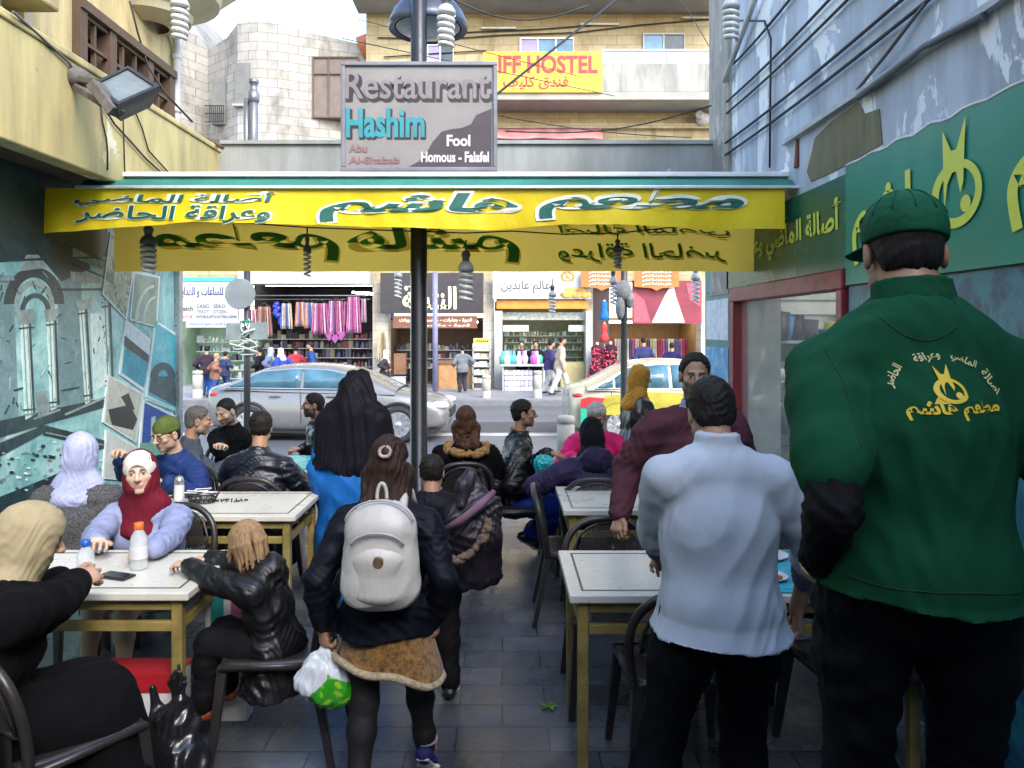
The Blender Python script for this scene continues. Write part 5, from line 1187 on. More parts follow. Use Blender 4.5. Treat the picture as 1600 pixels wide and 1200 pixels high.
# ================================================================ spiral lamps on their wires
bulb_w = M('bulb_white', (0.62, 0.62, 0.60), 0.35, var=0.1); bulb_s = M('bulb_socket', (0.10, 0.10, 0.11), 0.5); bulb_c = M('bulb_collar', (0.50, 0.50, 0.50), 0.4)
def bulb(px, py, Y, wpx, hpx, label, dark=False, grp='spiral lamps on wires'):
    t_ = thing('spiral_lamp', label, 'lamp', P(px, py, Y), grp); s = Y / FPX; r = wpx * s / 2; h = hpx * s; c = Vector(P(px, py, Y))
    q = MB(); tr = r * 0.24; turns = 5
    path = [c + Vector(((r - tr) * (0.86 + 0.14 * (1 - i / 100)) * math.cos(2 * PI * turns * i / 100), (r - tr) * (0.86 + 0.14 * (1 - i / 100)) * math.sin(2 * PI * turns * i / 100), h * 0.28 - h * 0.75 * i / 100)) for i in range(101)]
    q.tube(path, tr if h / (turns * 2) > tr else h * 0.75 / turns / 2 * 0.9, 7); part('spiral', q, bulb_w if not dark else M('bulb_dim', (0.36, 0.36, 0.34), 0.4), t_)
    q = MB(); q.lathe(c, [(0, h * 0.26), (r * 0.95, h * 0.28), (r * 1.0, h * 0.36), (r * 0.7, h * 0.48), (r * 0.42, h * 0.52)], 18); part('collar', q, bulb_c if not dark else bulb_s, t_)
    q = MB(); q.lathe(c, [(r * 0.45, h * 0.5), (r * 0.45, h * 0.62), (r * 0.60, h * 0.64), (r * 0.5, h * 0.74), (r * 0.12, h * 0.80), (0.006, h * 0.82), (0.006, h * 1.05), (0, h * 1.05)], 16); part('socket', q, bulb_s, t_)
    return c + Vector((0, 0, h * 1.05))
top_r = [bulb(281, 30, 4.5, 29, 66, 'white spiral lamp at the top left beneath the round balcony'), bulb(697, 42, 4.5, 30, 66, 'white spiral lamp hanging in front of the domed street lamp'), bulb(1142, 32, 4.5, 28, 64, 'spiral lamp at the top by the stone corner'), bulb(1592, -2, 4.5, 26, 60, 'spiral lamp cut by the top right corner of the view')]
wire('lamp_wire', 'high wire carrying the four upper spiral lamps', [top_r[0] + Vector((-1.2, 0, .03)), top_r[0] + Vector((0, 0, 0.04))] + [p + Vector((0, 0, 0.0)) for p in top_r[1:]] + [top_r[3] + Vector((0.4, 0, 0.02))], 0.006)
low = [bulb(232, 398, 5.6, 26, 58, 'dim spiral lamp below the left end of the front valance', True), bulb(480, 408, 5.75, 13, 50, 'small dim spiral lamp hanging against the back valance lettering', True), bulb(728, 440, 5.6, 25, 62, 'white spiral lamp hanging just right of the black pole'), bulb(965, 402, 5.7, 15, 36, 'small dark lamp on the drooping wire before the back valance', True)]
wire('lamp_wire', 'drooping wire carrying the lamps between the two valances', [P(120, 352, 5.6), low[0], low[1], low[2] + Vector((0, 0, 0.05)), P(800, 361, 5.6), P(880, 366, 5.65), low[3], P(1100, 350, 5.7)], 0.005)
mid = [bulb(622, 445, 8.0, 13, 42, 'small white spiral lamp before the black calligraphy sign'), bulb(863, 472, 8.0, 13, 34, 'small white spiral lamp before the white Arabic sign'), bulb(1087, 450, 8.0, 15, 46, 'white spiral lamp right of the red dress banner'), bulb(958, 455, 8.0, 13, 44, 'white spiral lamp left of the wrapped street pole')]
wire('lamp_wire', 'far wire carrying four small spiral lamps toward the street', [P(560, 424, 8.0), mid[0], mid[1] + Vector((0, 0, 0.12)), mid[3], mid[2], P(1150, 420, 8.0)], 0.005)

# ================================================================ tables and chairs
top_white = M('laminate_white', (0.56, 0.54, 0.47), 0.30, var=0.06, vs=3, bmp=0.05); edge_m = M('table_edge', (0.52, 0.49, 0.40), 0.4, var=0.1); brass = M('aged_gold_paint', (0.26, 0.195, 0.06), 0.5, 0.15, 0.35, 9, 0.2, 40); groove = M('groove_dark', (0.10, 0.09, 0.07), 0.6)
def table(x0, x1, y0, y1, label, cover=None):
    cx, cy = (x0 + x1) / 2, (y0 + y1) / 2
    t_ = thing('restaurant_table', label, 'table', (cx, cy, 0), 'restaurant tables')
    w, d = x1 - x0, y1 - y0
    q = MB().bx(x0, x1, y0, y1, 0.715, 0.75); part('tabletop', q, top_white, t_, 0.006)
    q = MB(); g = 0.055; b = 0.010
    q.bx(x0 + g, x1 - g, y0 + g, y0 + g + b, 0.7505, 0.7518); q.bx(x0 + g, x1 - g, y1 - g - b, y1 - g, 0.7505, 0.7518); q.bx(x0 + g, x0 + g + b, y0 + g + b, y1 - g - b, 0.7505, 0.7518); q.bx(x1 - g - b, x1 - g, y0 + g + b, y1 - g - b, 0.7505, 0.7518)
    part('groove', q, groove, t_)
    L_ = 0.045
    for sx in (x0 + 0.06, x1 - 0.06):
        for sy in (y0 + 0.05, y1 - 0.05): part('leg', MB().bx(sx - L_ / 2, sx + L_ / 2, sy - L_ / 2, sy + L_ / 2, 0, 0.715), brass, t_, 0.004)
    for sy in (y0 + 0.05, y1 - 0.05):
        part('apron', MB().bx(x0 + 0.085, x1 - 0.085, sy - 0.014, sy + 0.014, 0.665, 0.714), brass, t_, 0.003); part('rail', MB().bx(x0 + 0.085, x1 - 0.085, sy - 0.014, sy + 0.014, 0.575, 0.615), brass, t_, 0.003)
    for sx in (x0 + 0.06, x1 - 0.06):
        part('apron', MB().bx(sx - 0.014, sx + 0.014, y0 + 0.075, y1 - 0.075, 0.665, 0.714), brass, t_, 0.003); part('rail', MB().bx(sx - 0.014, sx + 0.014, y0 + 0.075, y1 - 0.075, 0.575, 0.615), brass, t_, 0.003)
    return t_
table(-2.42, -1.31, 3.20, 3.83, 'white topped gold legged table with the orange capped bottle, nearest at left')
table(-2.42, -1.22, 4.52, 5.20, 'white topped table with the black napkin basket, second at left')
table(-2.35, -1.10, 5.97, 6.65, 'farthest left table, under a turquoise cloth')
table(0.277, 1.00, 3.17, 3.82, 'bare white topped table in front of the man in the pale shirt')
table(1.02, 1.78, 3.17, 3.82, 'table with a turquoise printed cover beside the green shirt')
table(0.37, 1.55, 4.66, 5.37, 'white topped table behind the chair with perforated back, middle right')
table(0.40, 1.55, 5.64, 6.32, 'farthest right table where the hooded diner sits')
cloth_t = M('turquoise_plastic', (0.01, 0.34, 0.36), 0.3, var=0.35, vs=14, bmp=0.3, bs=18, bd=0.01)
def cloth(x0, x1, y0, y1, label, m, drop=0.0):
    q = MB(); q.grid(lambda u, v: (x0 + (x1 - x0) * u, y0 + (y1 - y0) * v, 0.756 + 0.004 * math.sin(u * 17) * math.sin(v * 13)), 16, 10)
    o = part('tablecloth', q, m, None, solid=0.004); tag(o, label, 'tablecloth', 'turquoise table covers')
cloth(-2.33, -1.12, 5.99, 6.63, 'turquoise plastic cover on the farthest left table', cloth_t)
blue_print = printed('blue_cover_print', [(0.01, 0.12, 0.25), (0.01, 0.30, 0.45), (0.05, 0.42, 0.5), (0.5, 0.62, 0.65)], 18, 0.3)
cloth(1.04, 1.77, 3.19, 3.80, 'turquoise and white printed cover beside the man in green', blue_print)

ch_m = M('dark_brown_plastic', (0.024, 0.020, 0.020), 0.38, var=0.25, vs=8, bmp=0.08, bs=120)
def make_chair():
    t_ = thing('plastic_chair', 'chair', 'chair', (0, 0, 0), 'dark plastic restaurant chairs')
    q = MB(); n = 10
    def seat(u, v):
        a, b = u * 2 - 1, v * 2 - 1
        k = 1 - 0.10 * (a * a) * (b * b); wx = 0.215 * (1 + 0.06 * b)
        return Vector((a * wx * k, b * 0.215 * k, 0.448 - 0.018 * (1 - a * a) * (1 - b * b) - 0.012 * max(0, b) ** 3))
    q.grid(seat, n, n); o = part('seat', q, ch_m, t_, solid=0.016)
    q = MB(); q.tube([(-.205, -.19, .435), (-.215, .19, .435), (0.0, .215, .428), (.215, .19, .435), (.205, -.19, .435), (0, -.21, .435)], 0.017, 6, closed=True); part('seat_rim', q, ch_m, t_)
    arch_ = [(-.205, -.19, .43), (-.225, -.205, .54), (-.23, -.225, .64), (-.205, -.25, .735), (-.14, -.27, .80), (-.06, -.28, .825), (.06, -.28, .825), (.14, -.27, .80), (.205, -.25, .735), (.23, -.225, .64), (.225, -.205, .54), (.205, -.19, .43)]
    q = MB()
    pts = [Vector(p) for p in arch_]; sm = []
    for i in range(len(pts) - 1):
        p0, p1, p2, p3 = pts[max(i - 1, 0)], pts[i], pts[i + 1], pts[min(i + 2, len(pts) - 1)]
        for k in range(4):
            s = k / 4; sm.append(0.5 * ((2 * p1) + (-p0 + p2) * s + (2 * p0 - 5 * p1 + 4 * p2 - p3) * s * s + (-p0 + 3 * p1 - 3 * p2 + p3) * s ** 3))
    sm.append(pts[-1]); q.tube(sm, 0.0185, 8); part('back_frame', q, ch_m, t_)
    # perforated panel: a curved lattice inside the arch
    def inside(x, z): return abs(x) < 0.185 and z < 0.80 - 0.22 * max(0, (abs(x) - 0.04) / 0.15) ** 2.2 and z > 0.57
    def yy(x, z): return -0.225 - (z - 0.6) * 0.26 - 0.012 + 0.25 * x * x
    q = MB()
    for s in (-1, 1):
        for k in range(-22, 44):
            c = k * 0.018; run = []
            for i in range(60):
                x = -0.2 + 0.4 * i / 59; z = 0.55 + c + s * x - (0.15 if s > 0 else 0.15)
                z = z if True else z
                if inside(x, z): run.append((x, yy(x, z) + s * 0.0015, z))
            if len(run) > 2: q.beam(run[0], run[-1], 0.006, 0.005, (0, 1, 0))
    bd_ = [(-.185, .57), (-.18, .66), (-.15, .735), (-.10, .775), (-.04, .80), (.04, .80), (.10, .775), (.15, .735), (.18, .66), (.185, .57)]
    q.tube([(x, yy(x, z), z) for x, z in bd_], 0.008, 6); q.tube([(x, yy(x, .57), .57) for x in np.linspace(-.19, .19, 7)], 0.011, 6)
    part('back_panel', q, ch_m, t_)
    q = MB()
    for x in (-.12, .12): q.beam((x, -.215, .44), (x * 1.15, yy(x, .57), .575), 0.03, 0.014, (0, 1, 0))
    part('back_support', q, ch_m, t_)
    for sx in (-1, 1):
        part('leg', MB().beam((sx * .195, .185, .44), (sx * .235, .235, 0), .050, .042, (0, 1, 0), .030, .026), ch_m, t_, 0.005)
        part('leg', MB().beam((sx * .19, -.185, .44), (sx * .235, -.275, 0), .050, .042, (0, 1, 0), .030, .026), ch_m, t_, 0.005)
    return t_
proto = make_chair(); used_ = [False]
def chair(x, y, yaw, label):
    o = copy_tree(proto) if used_[0] else proto
    used_[0] = True; o.location = (x, y, 0); o.rotation_euler = (0, 0, R(yaw)); o['label'] = label; return o
chair(-1.56, 2.70, -34, 'dark plastic chair under the woman in the beige headscarf, cut by the left edge')
chair(-0.99, 3.42, 92, 'dark plastic chair under the child in the black jacket')
chair(-1.88, 4.18, 180, 'dark plastic chair behind the woman in the maroon headscarf')
chair(-1.74, 5.52, 0, 'dark plastic chair back at the man in the dark jacket, beyond the napkin basket')
chair(-2.52, 4.22, 0, 'dark plastic chair under the woman in the lavender headscarf')
chair(0.48, 4.98, -92, 'empty dark plastic chair side-on in the aisle at the middle right table')
chair(0.08, 6.12, -88, 'dark plastic chair under the man in the black leather jacket')
chair(0.64, 5.50, 0, 'dark plastic chair back behind the hooded diner')
chair(0.56, 3.86, 180, 'dark plastic chair with the perforated back under the maroon man\'s hand')
chair(0.72, 3.24, 2, 'dark plastic chair seen between the legs of the man in the pale shirt')
chair(1.50, 3.28, 6, 'dark plastic chair beside the green shirted man, at the turquoise cover')
chair(1.58, 4.02, 176, 'dark plastic chair beyond the turquoise printed cover, by the window')
chair(-0.34, 6.1, 10, 'dark plastic chair under the curly haired woman')
chair(-2.3, 6.05, -80, 'dark plastic chair under the grizzled man in profile')
chair(-2.45, 6.85, 190, 'dark plastic chair under the balding man at the mural')
chair(-1.75, 7.1, 170, 'dark plastic chair under the bearded man beside the black veil')
chair(-2.34, 5.42, 160, 'dark plastic chair under the youth in the green cap')
chair(0.85, 6.75, 180, 'dark plastic chair under the diner in pink')
# ================================================================ figures: soft-blended solids meshed as one skin
def smin(a, b, k):
    if k <= 0: return np.minimum(a, b)
    h = np.clip(0.5 + 0.5 * (b - a) / k, 0, 1)
    return b * (1 - h) + a * h - k * h * (1 - h)
V3 = lambda p: np.array(p, np.float64)
def unit(v):
    v = V3(v); n = np.linalg.norm(v); return v / n if n > 1e-9 else np.array([0, 0, 1.0])

class Solid:
    """a list of tapered limbs and ellipsoids, blended softly"""
    def __init__(s, k=0.02): s.p = []; s.k = k
    def limb(s, a, b, ra, rb, k=None, side=None, sx=1.0, sy=1.0, cut=False):
        a, b = V3(a), V3(b); w = unit(b - a)
        if side is None: u = unit(np.cross(w, [0.3, 0.9, 0.1])); sx = sy = 1.0
        else: u = V3(side) - w * np.dot(side, w); u = unit(u)
        v = np.cross(w, u); r = max(ra, rb) * max(sx, sy, 1) + 0.03
        s.p.append(('L', a, b, ra, rb, u, v, sx, sy, s.k if k is None else k, cut, np.minimum(a, b) - r, np.maximum(a, b) + r)); return s
    def chain(s, pts, rs, **kw):
        for i in range(len(pts) - 1): s.limb(pts[i], pts[i + 1], rs[i], rs[i + 1], **kw)
        return s
    def ell(s, c, r, ax=None, k=None, cut=False):
        c = V3(c); r = V3(r if isinstance(r, (tuple, list, np.ndarray)) else (r, r, r)); A = np.eye(3) if ax is None else np.array(ax)
        e = np.abs(A.T @ np.diag(r)).sum(1) + 0.03 if ax is not None else r + 0.03
        s.p.append(('E', c, r, A, None, None, None, None, None, s.k if k is None else k, cut, c - e, c + e)); return s
    def build(s, h, clip=None, grow=0.0):
        add = [p for p in s.p if not p[10]]
        lo = np.min([p[11] for p in add], 0) - 0.03; hi = np.max([p[12] for p in add], 0) + 0.03
        n = np.ceil((hi - lo) / h).astype(int) + 1
        D = np.full(n, 0.2, np.float32)
        ax_ = [lo[i] + h * np.arange(n[i]) for i in range(3)]
        for p in s.p:
            pad = p[9] + 3 * h + grow
            i0 = np.clip(np.floor((p[11] - pad - lo) / h).astype(int), 0, n - 1); i1 = np.clip(np.ceil((p[12] + pad - lo) / h).astype(int) + 1, 1, n)
            sl = tuple(slice(a, b) for a, b in zip(i0, i1))
            X = ax_[0][sl[0]][:, None, None]; Y = ax_[1][sl[1]][None, :, None]; Z = ax_[2][sl[2]][None, None, :]
            if p[0] == 'L':
                _, a, b, ra, rb, u, v, sx, sy = p[:9]; ba = b - a; l2 = max(np.dot(ba, ba), 1e-9); w = ba / math.sqrt(l2)
                t = np.clip(((X - a[0]) * ba[0] + (Y - a[1]) * ba[1] + (Z - a[2]) * ba[2]) / l2, 0, 1)
                qx, qy, qz = X - a[0] - t * ba[0], Y - a[1] - t * ba[1], Z - a[2] - t * ba[2]
                rr = ra + t * (rb - ra)
                if sx == 1 and sy == 1: d = np.sqrt(qx * qx + qy * qy + qz * qz) - rr
                else:
                    pu = qx * u[0] + qy * u[1] + qz * u[2]; pv = qx * v[0] + qy * v[1] + qz * v[2]; pw = qx * w[0] + qy * w[1] + qz * w[2]
                    d = (np.sqrt((pu / sx) ** 2 + (pv / sy) ** 2 + (pw / min(sx, sy)) ** 2) - rr) * min(sx, sy)
            else:
                _, c, r, A = p[:4]
                qx, qy, qz = X - c[0], Y - c[1], Z - c[2]
                e = [qx * A[i][0] + qy * A[i][1] + qz * A[i][2] for i in range(3)]
                k0 = np.sqrt((e[0] / r[0]) ** 2 + (e[1] / r[1]) ** 2 + (e[2] / r[2]) ** 2)
                k1 = np.sqrt((e[0] / r[0] ** 2) ** 2 + (e[1] / r[1] ** 2) ** 2 + (e[2] / r[2] ** 2) ** 2)
                d = k0 * (k0 - 1) / np.maximum(k1, 1e-6)
            if p[10]: D[sl] = -smin(-D[sl], d.astype(np.float32), p[9])
            else: D[sl] = smin(D[sl], d.astype(np.float32), p[9])
        if clip is not None: D = clip(D, ax_[0][:, None, None], ax_[1][None, :, None], ax_[2][None, None, :])
        D[0] = D[-1] = 0.1; D[:, 0] = D[:, -1] = 0.1; D[:, :, 0] = D[:, :, -1] = 0.1
        return nets(D - grow, lo, h)

def nets(D, lo, h):
    ins = D < 0
    C = [(i, j, k) for i in (0, 1) for j in (0, 1) for k in (0, 1)]
    n = D.shape; cell = lambda A, c: A[c[0]:n[0] - 1 + c[0], c[1]:n[1] - 1 + c[1], c[2]:n[2] - 1 + c[2]]
    cnt = sum(cell(ins, c).astype(np.int8) for c in C)
    act = np.argwhere((cnt > 0) & (cnt < 8))
    idx = np.full(cnt.shape, -1, np.int32); idx[tuple(act.T)] = np.arange(len(act))
    vals = np.stack([D[tuple((act + c).T)] for c in C], 1)
    P_ = np.zeros((len(act), 3)); m_ = np.zeros(len(act))
    for a in range(8):
        for b in range(a + 1, 8):
            ca, cb = np.array(C[a]), np.array(C[b])
            if np.abs(ca - cb).sum() != 1: continue
            va, vb = vals[:, a], vals[:, b]; x = (va < 0) != (vb < 0)
            t = np.where(x, va / np.where(np.abs(va - vb) < 1e-9, 1, va - vb), 0)
            P_ += x[:, None] * (ca + t[:, None] * (cb - ca)); m_ += x
    V = lo + h * (act + P_ / m_[:, None])
    F_ = []
    for ax in range(3):
        o = [0, 0, 0]; o[ax] = 1; b1, b2 = [i for i in range(3) if i != ax]
        s0 = ins[tuple(slice(0, n[i] - o[i]) for i in range(3))]; s1 = ins[tuple(slice(o[i], n[i]) for i in range(3))]
        e = np.argwhere(s0 != s1); e = e[(e[:, b1] > 0) & (e[:, b2] > 0)]
        if not len(e): continue
        def g(d1, d2):
            c = e.copy(); c[:, b1] -= d1; c[:, b2] -= d2; return idx[tuple(np.minimum(c, np.array(idx.shape) - 1).T)]
        q = np.stack([g(1, 1), g(0, 1), g(0, 0), g(1, 0)], 1)
        flip = s0[tuple(e.T)] != (ax == 1)
        q[~flip] = q[~flip][:, ::-1]
        F_.append(q[(q >= 0).all(1)])
    return V, np.concatenate(F_)

def vnormals(V, Q):
    n = np.cross(V[Q[:, 2]] - V[Q[:, 0]], V[Q[:, 3]] - V[Q[:, 1]]); N_ = np.zeros_like(V)
    for i in range(4): np.add.at(N_, Q[:, i], n)
    return N_ / np.maximum(np.linalg.norm(N_, axis=1), 1e-9)[:, None]

def wrinkle(V, amp, freq, seed, axis=None, squash=3.0, sharp=1.6):
    r = np.random.default_rng(seed); out = np.zeros(len(V)); P_ = V.copy(); freq = freq * 2.6
    if axis is not None:
        a = unit(axis); P_ = P_ - np.outer(P_ @ a, a) * (1 - 1 / squash)
    for _ in range(2):
        w = np.stack([np.sin(P_ @ (unit(r.normal(0, 1, 3)) * freq * 0.45) + r.uniform(0, 6)) for _ in range(3)], 1)
        P_ = P_ + w * (0.9 / freq)
    for o in range(6):
        f = freq * (0.8 + 0.45 * o); k = unit(r.normal(0, 1, 3)) * f
        s = 1 - np.sqrt(np.sin(P_ @ k + r.uniform(0, 6)) ** 2 + 0.03)
        m = 0.5 + 0.5 * np.sin(P_ @ (unit(r.normal(0, 1, 3)) * freq * 0.4) + r.uniform(0, 6))
        out += s * m * m * 1.4 / (1.0 + 0.35 * o)
    return (out - out.mean()) * amp

def to_mesh(name, V, Q, mats, parent, col=None, mi=None, label=None):
    me = bpy.data.meshes.new(name)
    nv, nq = len(V), len(Q)
    me.vertices.add(nv); me.vertices.foreach_set('co', V.astype(np.float32).ravel())
    me.loops.add(nq * 4); me.loops.foreach_set('vertex_index', Q.astype(np.int32).ravel())
    me.polygons.add(nq); me.polygons.foreach_set('loop_start', np.arange(nq, dtype=np.int32) * 4)
    try: me.polygons.foreach_set('loop_total', np.full(nq, 4, np.int32))
    except Exception: pass
    for m in (mats if isinstance(mats, (list, tuple)) else [mats]): me.materials.append(m)
    if mi is not None: me.polygons.foreach_set('material_index', mi.astype(np.int32))
    me.polygons.foreach_set('use_smooth', np.ones(nq, bool))
    me.update(calc_edges=True); me.validate()
    if col is not None:
        a = me.color_attributes.new('Col', 'FLOAT_COLOR', 'POINT'); d = np.ones((nv, 4), np.float32); d[:, :3] = col; a.data.foreach_set('color', d.ravel())
    return link(name, me, parent, label)

def cloth_part(name, S, h, mat, root, fold=0.0, freq=16, axis=None, seed=1, clip=None, squash=3.0, grow=0.0, label=None, post=None, col=None):
    V, Q = S.build(h, clip, grow)
    if fold:
        V = V + vnormals(V, Q) * wrinkle(V, fold, freq, seed, axis, squash)[:, None]
    if post is not None: V = post(V)
    return to_mesh(name, V, Q, mat, root, col(V) if col else None, None, label)

def rz(a):
    c, s = math.cos(a), math.sin(a); return np.array([[c, -s, 0], [s, c, 0], [0, 0, 1.0]])
def rx(a):
    c, s = math.cos(a), math.sin(a); return np.array([[1, 0, 0], [0, c, -s], [0, s, c]])
def ry(a):
    c, s = math.cos(a), math.sin(a); return np.array([[c, 0, s], [0, 1, 0], [-s, 0, c]])

def ik(a, t, l1, l2, hint):
    a, t = V3(a), V3(t); d = t - a; L = np.linalg.norm(d); m = (l1 + l2) * 0.995
    if L > m: t = a + d / L * m; d = t - a; L = m
    L = max(L, abs(l1 - l2) + 0.01); w = d / max(np.linalg.norm(d), 1e-6)
    x = (l1 * l1 - l2 * l2 + L * L) / (2 * L); y = math.sqrt(max(l1 * l1 - x * x, 0))
    hh = V3(hint); hh = hh - w * np.dot(hh, w); return a + w * x + unit(hh) * y, a + w * L

class Rig:
    """joints of one person; local axes: x right, y forward, z up, feet at z=0"""
    def __init__(s, x, y, z, yaw, h, pelvis=None, lean=0.0, side=0.0, twist=0.0, head_yaw=0.0, head_pitch=0.0, head_roll=0.0, lh=None, rh=None, le=(-.6, -.5, -.6), re=(.6, -.5, -.6), lf=None, rf=None, lk=(0, 1, .2), rk=(0, 1, .2), wide=1.0, hw=(0, 0), neck=0.0, nlen=0.0, drop=.040):
        s.o = V3((x, y, z)); s.Rw = rz(R(yaw)); s.h = h; s.wide = wide
        pz = 0.52 * h if pelvis is None else pelvis
        s.pel = V3((hw[0], hw[1], pz))
        T = rz(R(twist)) @ rx(R(-lean)) @ ry(R(side)); s.T = T
        tl = 0.292 * h
        s.chest = s.pel + rz(R(twist * .5)) @ rx(R(-lean * .7)) @ ry(R(side * .6)) @ V3((0, 0, tl * 0.55))
        s.nb = s.pel + T @ V3((0, 0, tl)) if abs(lean) < 12 else s.chest + T @ V3((0, 0, tl * 0.46))
        sw = 0.112 * h * wide; s.sw = sw
        s.sh = [s.nb + T @ V3((-sw, -0.005, -drop * h)), s.nb + T @ V3((sw, -0.005, -drop * h))]
        H = rz(R(head_yaw)) @ rx(R(-head_pitch)) @ ry(R(head_roll)); s.H = H
        s.hs = 0.95 + 0.3 * (h / 1.7 - 0.95) if h > 1.45 else 0.5 * (h / 1.70) + 0.43
        s.hc = s.nb + T @ V3((0, 0.012 + neck, 0.058 * h + nlen)) + H @ V3((0, 0.018, 0.110 * s.hs))
        la, fa = 0.172 * h, 0.150 * h; s.la, s.fa = la, fa
        dl = (-sw - 0.05, 0.02, pz - 0.06 * h); dr = (sw + 0.05, 0.02, pz - 0.06 * h)
        s.el, s.wr = [], []
        for i, (t, d, hn) in enumerate(((lh, dl, le), (rh, dr, re))):
            e, w = ik(s.sh[i], V3(t if t is not None else d), la, fa, hn); s.el.append(e); s.wr.append(w)
        s.hip = [s.pel + V3((-0.055 * h, 0, 0)), s.pel + V3((0.055 * h, 0, 0))]
        tl_, sl_ = 0.245 * h, 0.24 * h; s.kn, s.an = [], []
        for i, (t, d, hn) in enumerate(((lf, (-0.07 * h, 0, 0.045 * h), lk), (rf, (0.07 * h, 0, 0.045 * h), rk))):
            k, a = ik(s.hip[i], V3(t if t is not None else d), tl_, sl_, hn); s.kn.append(k); s.an.append(a)
    def W(s, p): return s.o + s.Rw @ V3(p)
    def D(s, d): return s.Rw @ V3(d)
    def hd(s, p): return s.W(s.hc + s.H @ (V3(p) * s.hs))      # head-space point
    def hax(s): return (s.Rw @ s.H).T                            # rows: head axes in world

def sit(h, x=None): return 0.50 + 0.0 * h

def head_solid(g, S, female=False, fat=0.0, jaw=1.0):
    A = g.hax(); k = g.hs; e = lambda c, r, kk=0.012, cut=False: S.ell(g.hd(c), V3(r) * k, A, kk * k, cut)
    f = fat
    e((0, -.014, .036), (.073, .092, .080), 0.02)
    e((0, .022, -.034), (.058 + f, .066, .078), 0.03)
    e((0, .064, -.098), (.022 + f, .018, .016), 0.03)
    for s_ in (-1, 1):
        e((s_ * .046 * jaw, .012, -.068), (.020 + f, .034, .024), 0.03); e((s_ * .040, .058, -.022), (.024, .020, .018), 0.02)
    S.limb(g.hd((-.034, .080, .022)), g.hd((.034, .080, .022)), .011 * k, .011 * k, .012 * k)
    for s_ in (-1, 1): e((s_ * .031, .0945, .003), (.019, .013, .011), .010, True)
    S.limb(g.hd((0, .088, .010)), g.hd((0, .110, -.028)), .0085 * k, .0125 * k, .010 * k)
    for s_ in (-1, 1): e((s_ * .012, .098, -.032), (.009, .011, .008), .006)
    for s_ in (-1, 1): e((s_ * .031, .0745, .002), (.0135, .0135, .0125), .002)
    S.limb(g.hd((-.017, .083, -.0595)), g.hd((.017, .083, -.0595)), .0060 * k, .0060 * k, .008 * k); S.limb(g.hd((-.014, .081, -.071)), g.hd((.014, .081, -.071)), .0068 * k, .0068 * k, .008 * k)
    S.limb(g.hd((0, -.022, -.035)), g.W(g.nb + g.T @ V3((0, -.008, -.01))), (.052 if not female else .046) * k, (.060 if not female else .050) * k, .02)
    for s_ in (-1, 1):
        e((s_ * .077, -.008, -.010), (.010, .020, .032), .008); e((s_ * .083, -.004, -.010), (.004, .011, .020), .003, True)
    return S

def skin_color(g, tone, beard=0.0, lips=(0.30, 0.10, 0.08), iris=(0.03, 0.018, 0.01), brow=(0.02, 0.014, 0.01), shadow=(0.05, 0.04, 0.035), makeup=False):
    def f(V):
        q = (V - g.W(g.hc)) @ g.hax().T / g.hs
        c = np.tile(np.array(tone, np.float64), (len(V), 1)); m = np.ones(len(V))
        near = np.linalg.norm(q, axis=1) < 0.2
        def mix(w, col):
            nonlocal c
            w = np.clip(w, 0, 1)[:, None] * near[:, None]; c = c * (1 - w) + np.array(col) * w
        red = np.exp(-((np.abs(q[:, 0]) - .04) ** 2 + (q[:, 2] + .03) ** 2) / .0005) * (q[:, 1] > .03) * .25; mix(red, (tone[0] * 1.05, tone[1] * .75, tone[2] * .7))
        if beard: mix(beard * np.clip((-.035 - q[:, 2] + .25 * np.abs(q[:, 0])) / .02, 0, 1) * (q[:, 1] > -.02) * (q[:, 2] > -.13), shadow)
        if beard: mix(beard * np.exp(-((q[:, 2] + .047) ** 2) / .00006) * (np.abs(q[:, 0]) < .027) * (q[:, 1] > .07), shadow)
        lw = np.clip(1.3 - np.sqrt((q[:, 0] / .021) ** 2 + ((q[:, 2] + .065) / .0105) ** 2), 0, .35) / .35 * .7 * (q[:, 1] > .07); mix(lw, lips)
        for s_ in (-1, 1):
            bw = (np.abs(q[:, 0] - s_ * .033) < .021) * np.clip(1.4 - np.abs(q[:, 2] - .0235 + 6 * (q[:, 0] - s_ * .03) ** 2) / .0048, 0, 1) * (q[:, 1] > .06); mix(bw, brow)
            ew = np.clip(1.25 - np.sqrt(((q[:, 0] - s_ * .031) / .0135) ** 2 + ((q[:, 2] - .001) / .0056) ** 2), 0, .3) / .3 * (q[:, 1] > .07); mix(ew, (.62, .60, .57))
            up = np.clip(1.2 - np.abs(q[:, 2] - .0070) / .0030, 0, 1) * (np.abs(q[:, 0] - s_ * .031) < .0155) * (q[:, 1] > .07); mix(up * (1 if makeup else .75), (.03, .02, .018))
            iw = np.clip(1.3 - np.hypot(q[:, 0] - s_ * .031, q[:, 2] - .002) / .0062, 0, .4) / .4 * (np.abs(q[:, 2] - .001) < .0062) * (q[:, 1] > .078); mix(iw, iris)
        return c
    return f

